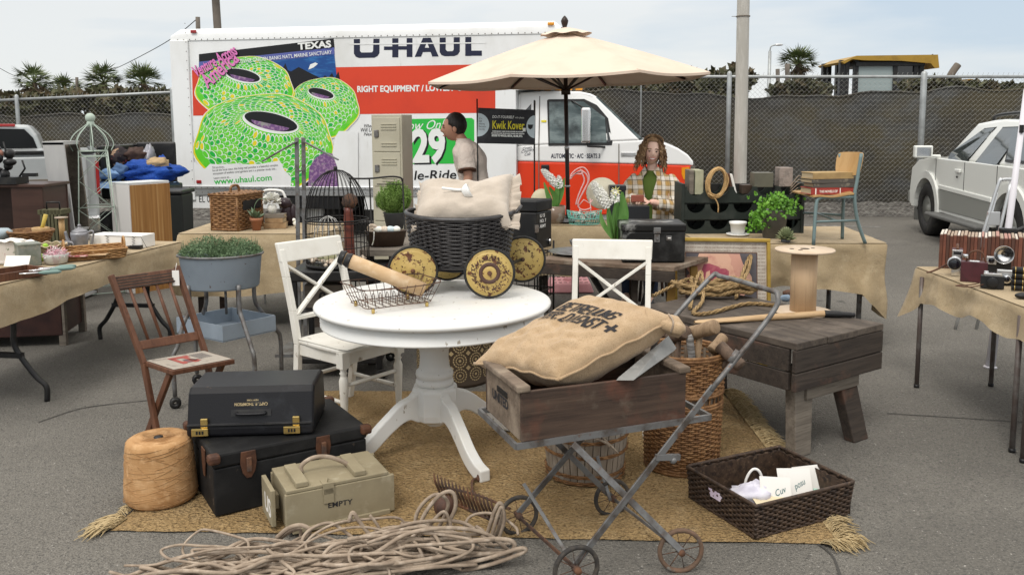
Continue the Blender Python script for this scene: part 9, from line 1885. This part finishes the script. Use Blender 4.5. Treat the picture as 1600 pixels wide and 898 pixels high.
# woman, seated behind the table
wpos=V((at(1020,300,7.85).x,7.85,0)); wo=thing('person','smiling woman with curly hair in a yellow plaid shirt seated behind the table','person',wpos,-.42)
hc=V((.0,-.045,1.352)); Rh=Matrix.Rotation(.34,3,'Z')@Matrix.Rotation(.08,3,'Y')
J={'pel':((0,.02,.68),.13),'sp':((0,.02,.85),.11),'ch':((0,.0,1.03),.115),'nb':((0,-.01,1.15),.06),'nk':((0,-.02,1.22),.047),'hd':((0,-.03,1.29),.045)}
E=[('pel','sp'),('sp','ch'),('ch','nb'),('nb','nk'),('nk','hd')]
for s_,k,wr in ((-1,'l',(-.05,-.33,.95)),(1,'r',(.06,-.34,.93))):
    J.update({k+'sh':((s_*.15,0,1.1),.055),k+'el':((s_*.235,-.1,.86),.042),k+'wr':(wr,.028),k+'hp':((s_*.09,-.02,.64),.09),k+'kn':((s_*.1,-.42,.62),.062),k+'an':((s_*.1,-.4,.12),.04),k+'to':((s_*.1,-.55,.06),.033)})
    E+=[('ch',k+'sh'),(k+'sh',k+'el'),(k+'el',k+'wr'),('pel',k+'hp'),(k+'hp',k+'kn'),(k+'kn',k+'an'),(k+'an',k+'to')]
vs,fs=skinmesh(J,E); mb=MB(); mb.add(vs,fs,True); head(mb,hc,.98,Rh); hand(mb,(-.05,-.335,.95),(.5,-.8,.1),(0,-.3,1),.9); hand(mb,(.06,-.345,.93),(-.7,-.7,.1),(0,-.3,1),.9); body=mb.obj('body',m_skin,wo)
Rr=Rh
for nm,m,fn in (('eyes',m_eye,lambda mb:[mb.ball(hc+Rr@V((sx*.031,-.086,.006)),(.011,.006,.005),10,6) for sx in (-1,1)]),('brows',m_hairc,lambda mb:[mb.tube([hc+Rr@V((sx*x,-y,z)) for x,y,z in ((.014,.096,.026),(.032,.094,.03),(.05,.081,.025))],.0035,5) for sx in (-1,1)]),('lips',m_lip,lambda mb:[mb.tube(spline([hc+Rr@V(p) for p in ((-.03,-.08,-.05),(-.015,-.092,-.067),(0,-.096,-.071),(.015,-.092,-.067),(.03,-.08,-.05))],3),.0055,5),mb.tube(spline([hc+Rr@V(p) for p in ((-.03,-.081,-.05),(0,-.099,-.053),(.03,-.081,-.05))],4),.0035,5)]),('teeth',m_teeth,lambda mb:mb.tube(spline([hc+Rr@V(p) for p in ((-.02,-.088,-.057),(0,-.101,-.062),(.02,-.088,-.057))],4),.0045,6))): mb=MB(); fn(mb); mb.obj(nm,m,body)
random.seed(90); mb=MB()
def hs(u,v):
    a=2*PI*u;b=PI*(v-.5); p=V((math.cos(a)*math.cos(b),math.sin(a)*math.cos(b),math.sin(b))); q=V((p.x*.095,p.y*.105+.02,p.z*.125+.02)); 
    if q.y<-.045 and q.z<.085: q.y=-.02
    return hc+Rr@q
mb.surf(hs,30,20,cu=True)
for k in range(430):
    a=rnd(-.30*PI,1.30*PI); th=rnd(.05,1.); st=V((math.cos(a)*.088*math.sqrt(th),math.sin(a)*.10*math.sqrt(th)+.015,.13-.1*th*th)); 
    if st.y<-.06: st.z=max(st.z,.085)
    o=V((math.cos(a),math.sin(a),0)); L_=rnd(.1,.26)*(.6+.4*th); r0=rnd(.005,.011); ph=rnd(0,6.28); P=[]
    for i in range(14):
        f=i/13; P.append(hc+Rr@(st+o*(.006+.04*math.sin(PI*.6*f)*rnd(.85,1.1)+.008*f)+V((0,0,-L_*f))+V((r0*math.cos(ph+f*14),r0*math.sin(ph+f*14),0))))
    mb.tube(P,[.0032+.0018*math.sin(PI*i/13) for i in range(14)],4,caps=False)
for k in range(80): 
    a=rnd(-.05*PI,1.05*PI); P=[hc+Rr@V((math.cos(a)*.09*math.sin(f*1.5),-.02+(math.sin(a)*.1-.03)*math.sin(f*1.5)*1.,.148-.06*f*f+.012*math.sin(f*12+k))) for f in [i/9 for i in range(10)]]; mb.tube(P,.0028,4,caps=False)
mb.obj('hair',m_hairc,wo)
mpl=bpy.data.materials.new('plaid'); mpl.use_nodes=True; T_=mpl.node_tree; bs=T_.nodes['Principled BSDF']; bs.inputs['Roughness'].default_value=.9; tcn=T_.nodes.new('ShaderNodeTexCoord'); sxx=T_.nodes.new('ShaderNodeSeparateXYZ'); T_.links.new(tcn.outputs['Object'],sxx.inputs[0])
def M_(op,a,b=None,c=None):
    n=T_.nodes.new('ShaderNodeMath'); n.operation=op
    for i,v in enumerate((a,b,c)):
        if v is None: continue
        if isinstance(v,(int,float)): n.inputs[i].default_value=v
        else: T_.links.new(v,n.inputs[i])
    return n.outputs[0]
hx=M_('FRACT',M_('MULTIPLY',M_('ADD',sxx.outputs[0],M_('MULTIPLY',sxx.outputs[1],.6)),11.5)); vz=M_('FRACT',M_('MULTIPLY',M_('ADD',sxx.outputs[2],M_('MULTIPLY',sxx.outputs[1],.15)),11.5))
def band(x,lo,hi): return M_('MULTIPLY',M_('GREATER_THAN',x,lo),M_('LESS_THAN',x,hi))
prev=None; colr=(.62,.52,.34,1)
for f,c,w_ in ((band(hx,0,.38),(.45,.24,.04),.55),(band(vz,0,.38),(.45,.24,.04),.55),(band(hx,.55,.9),(.78,.75,.7),.5),(band(vz,.55,.9),(.78,.75,.7),.5),(band(hx,.42,.5),(.06,.045,.04),.75),(band(vz,.42,.5),(.06,.045,.04),.75),(band(hx,.93,.97),(.06,.045,.04),.6),(band(vz,.93,.97),(.06,.045,.04),.6)):
    x=T_.nodes.new('ShaderNodeMix'); x.data_type='RGBA'; T_.links.new(M_('MULTIPLY',f,w_),x.inputs[0]); x.inputs[7].default_value=(*c,1)
    if prev: T_.links.new(prev,x.inputs[6])
    else: x.inputs[6].default_value=colr
    prev=x.outputs[2]
T_.links.new(prev,bs.inputs['Base Color'])
mb=MB(); loft(mb,[(V((0,.03,.64)),.19,.15),(V((0,.025,.8)),.175,.135),(V((0,.015,.95)),.18,.14),(V((0,.01,1.04)),.185,.13),(V((0,.005,1.11)),.16,.1),(V((0,-.005,1.15)),.09,.075),(V((0,-.015,1.185)),.062,.062)],wr=.02); mb.obj('undershirt',mat('olive_green_top',(.09,.14,.025),.9),wo)
mb=MB(); loft(mb,[(V((0,.03,.62)),.205,.165),(V((0,.025,.8)),.195,.155),(V((0,.015,.95)),.2,.158),(V((0,.01,1.04)),.205,.148),(V((0,.005,1.115)),.178,.115),(V((0,-.005,1.16)),.1,.088),(V((0,-.015,1.2)),.078,.078)],a0=lambda f:.12+.62*max(0,f-.35)**1.1,wr=.03,ns=40)
for s_,wr in ((-1,(-.05,-.33,.95)),(1,(.06,-.34,.93))):
    a=V((s_*.13,0,1.095));e=V((s_*.24,-.1,.86));w_=e.lerp(V(wr),.72); P=spline([a,a.lerp(e,.3)+V((s_*.03,0,.02)),a.lerp(e,.7)+V((s_*.012,0,0)),e,e.lerp(w_,.5),w_],5); N=len(P); mb.tube(P,[.07+.012*math.sin(i*1.3)*.5+.008*math.sin(i*.55)-.016*(i/N) for i in range(N)],18)
for s_ in (-1,1):
    mb.hexa([V((s_*.03,-.09,1.17)),V((s_*.085,-.1,1.1)),V((s_*.105,-.06,1.15)),V((s_*.06,-.04,1.21))],[V((s_*.03,-.1,1.178)),V((s_*.085,-.112,1.108)),V((s_*.11,-.07,1.158)),V((s_*.062,-.05,1.22))])
mb.obj('plaid_shirt',mpl,wo)
mb=MB(); 
for s_ in (-1,1): mb.tube([V((s_*.09,.02,.66)),V((s_*.1,-.4,.63)),V((s_*.1,-.42,.56)),V((s_*.1,-.4,.12))],[.11,.085,.08,.06],14)
mb.obj('jeans',mat('blue_jeans',(.04,.06,.12),.9),wo); mb=MB()
for s_ in (-1,1): mb.ball((s_*.1,-.47,.045),(.045,.12,.045),12,8)
mb.obj('shoes',m_black,wo)
sto=thing('stool','plain stool carrying the seated woman in the plaid shirt','stool',wpos); mb=MB(sto); mb.lathe([(0,.52),(.18,.52),(.185,.54),(.18,.56),(0,.56)],24,wpos); mb.obj('seat',m_dwood,sto)
for k in range(4): a=PI/4+k*PI/2; mb=MB(sto); mb.tube([wpos+V((.12*math.cos(a),.12*math.sin(a),.52)),wpos+V((.18*math.cos(a),.18*math.sin(a),0))],.014,8); mb.obj('leg',m_dwood,sto)
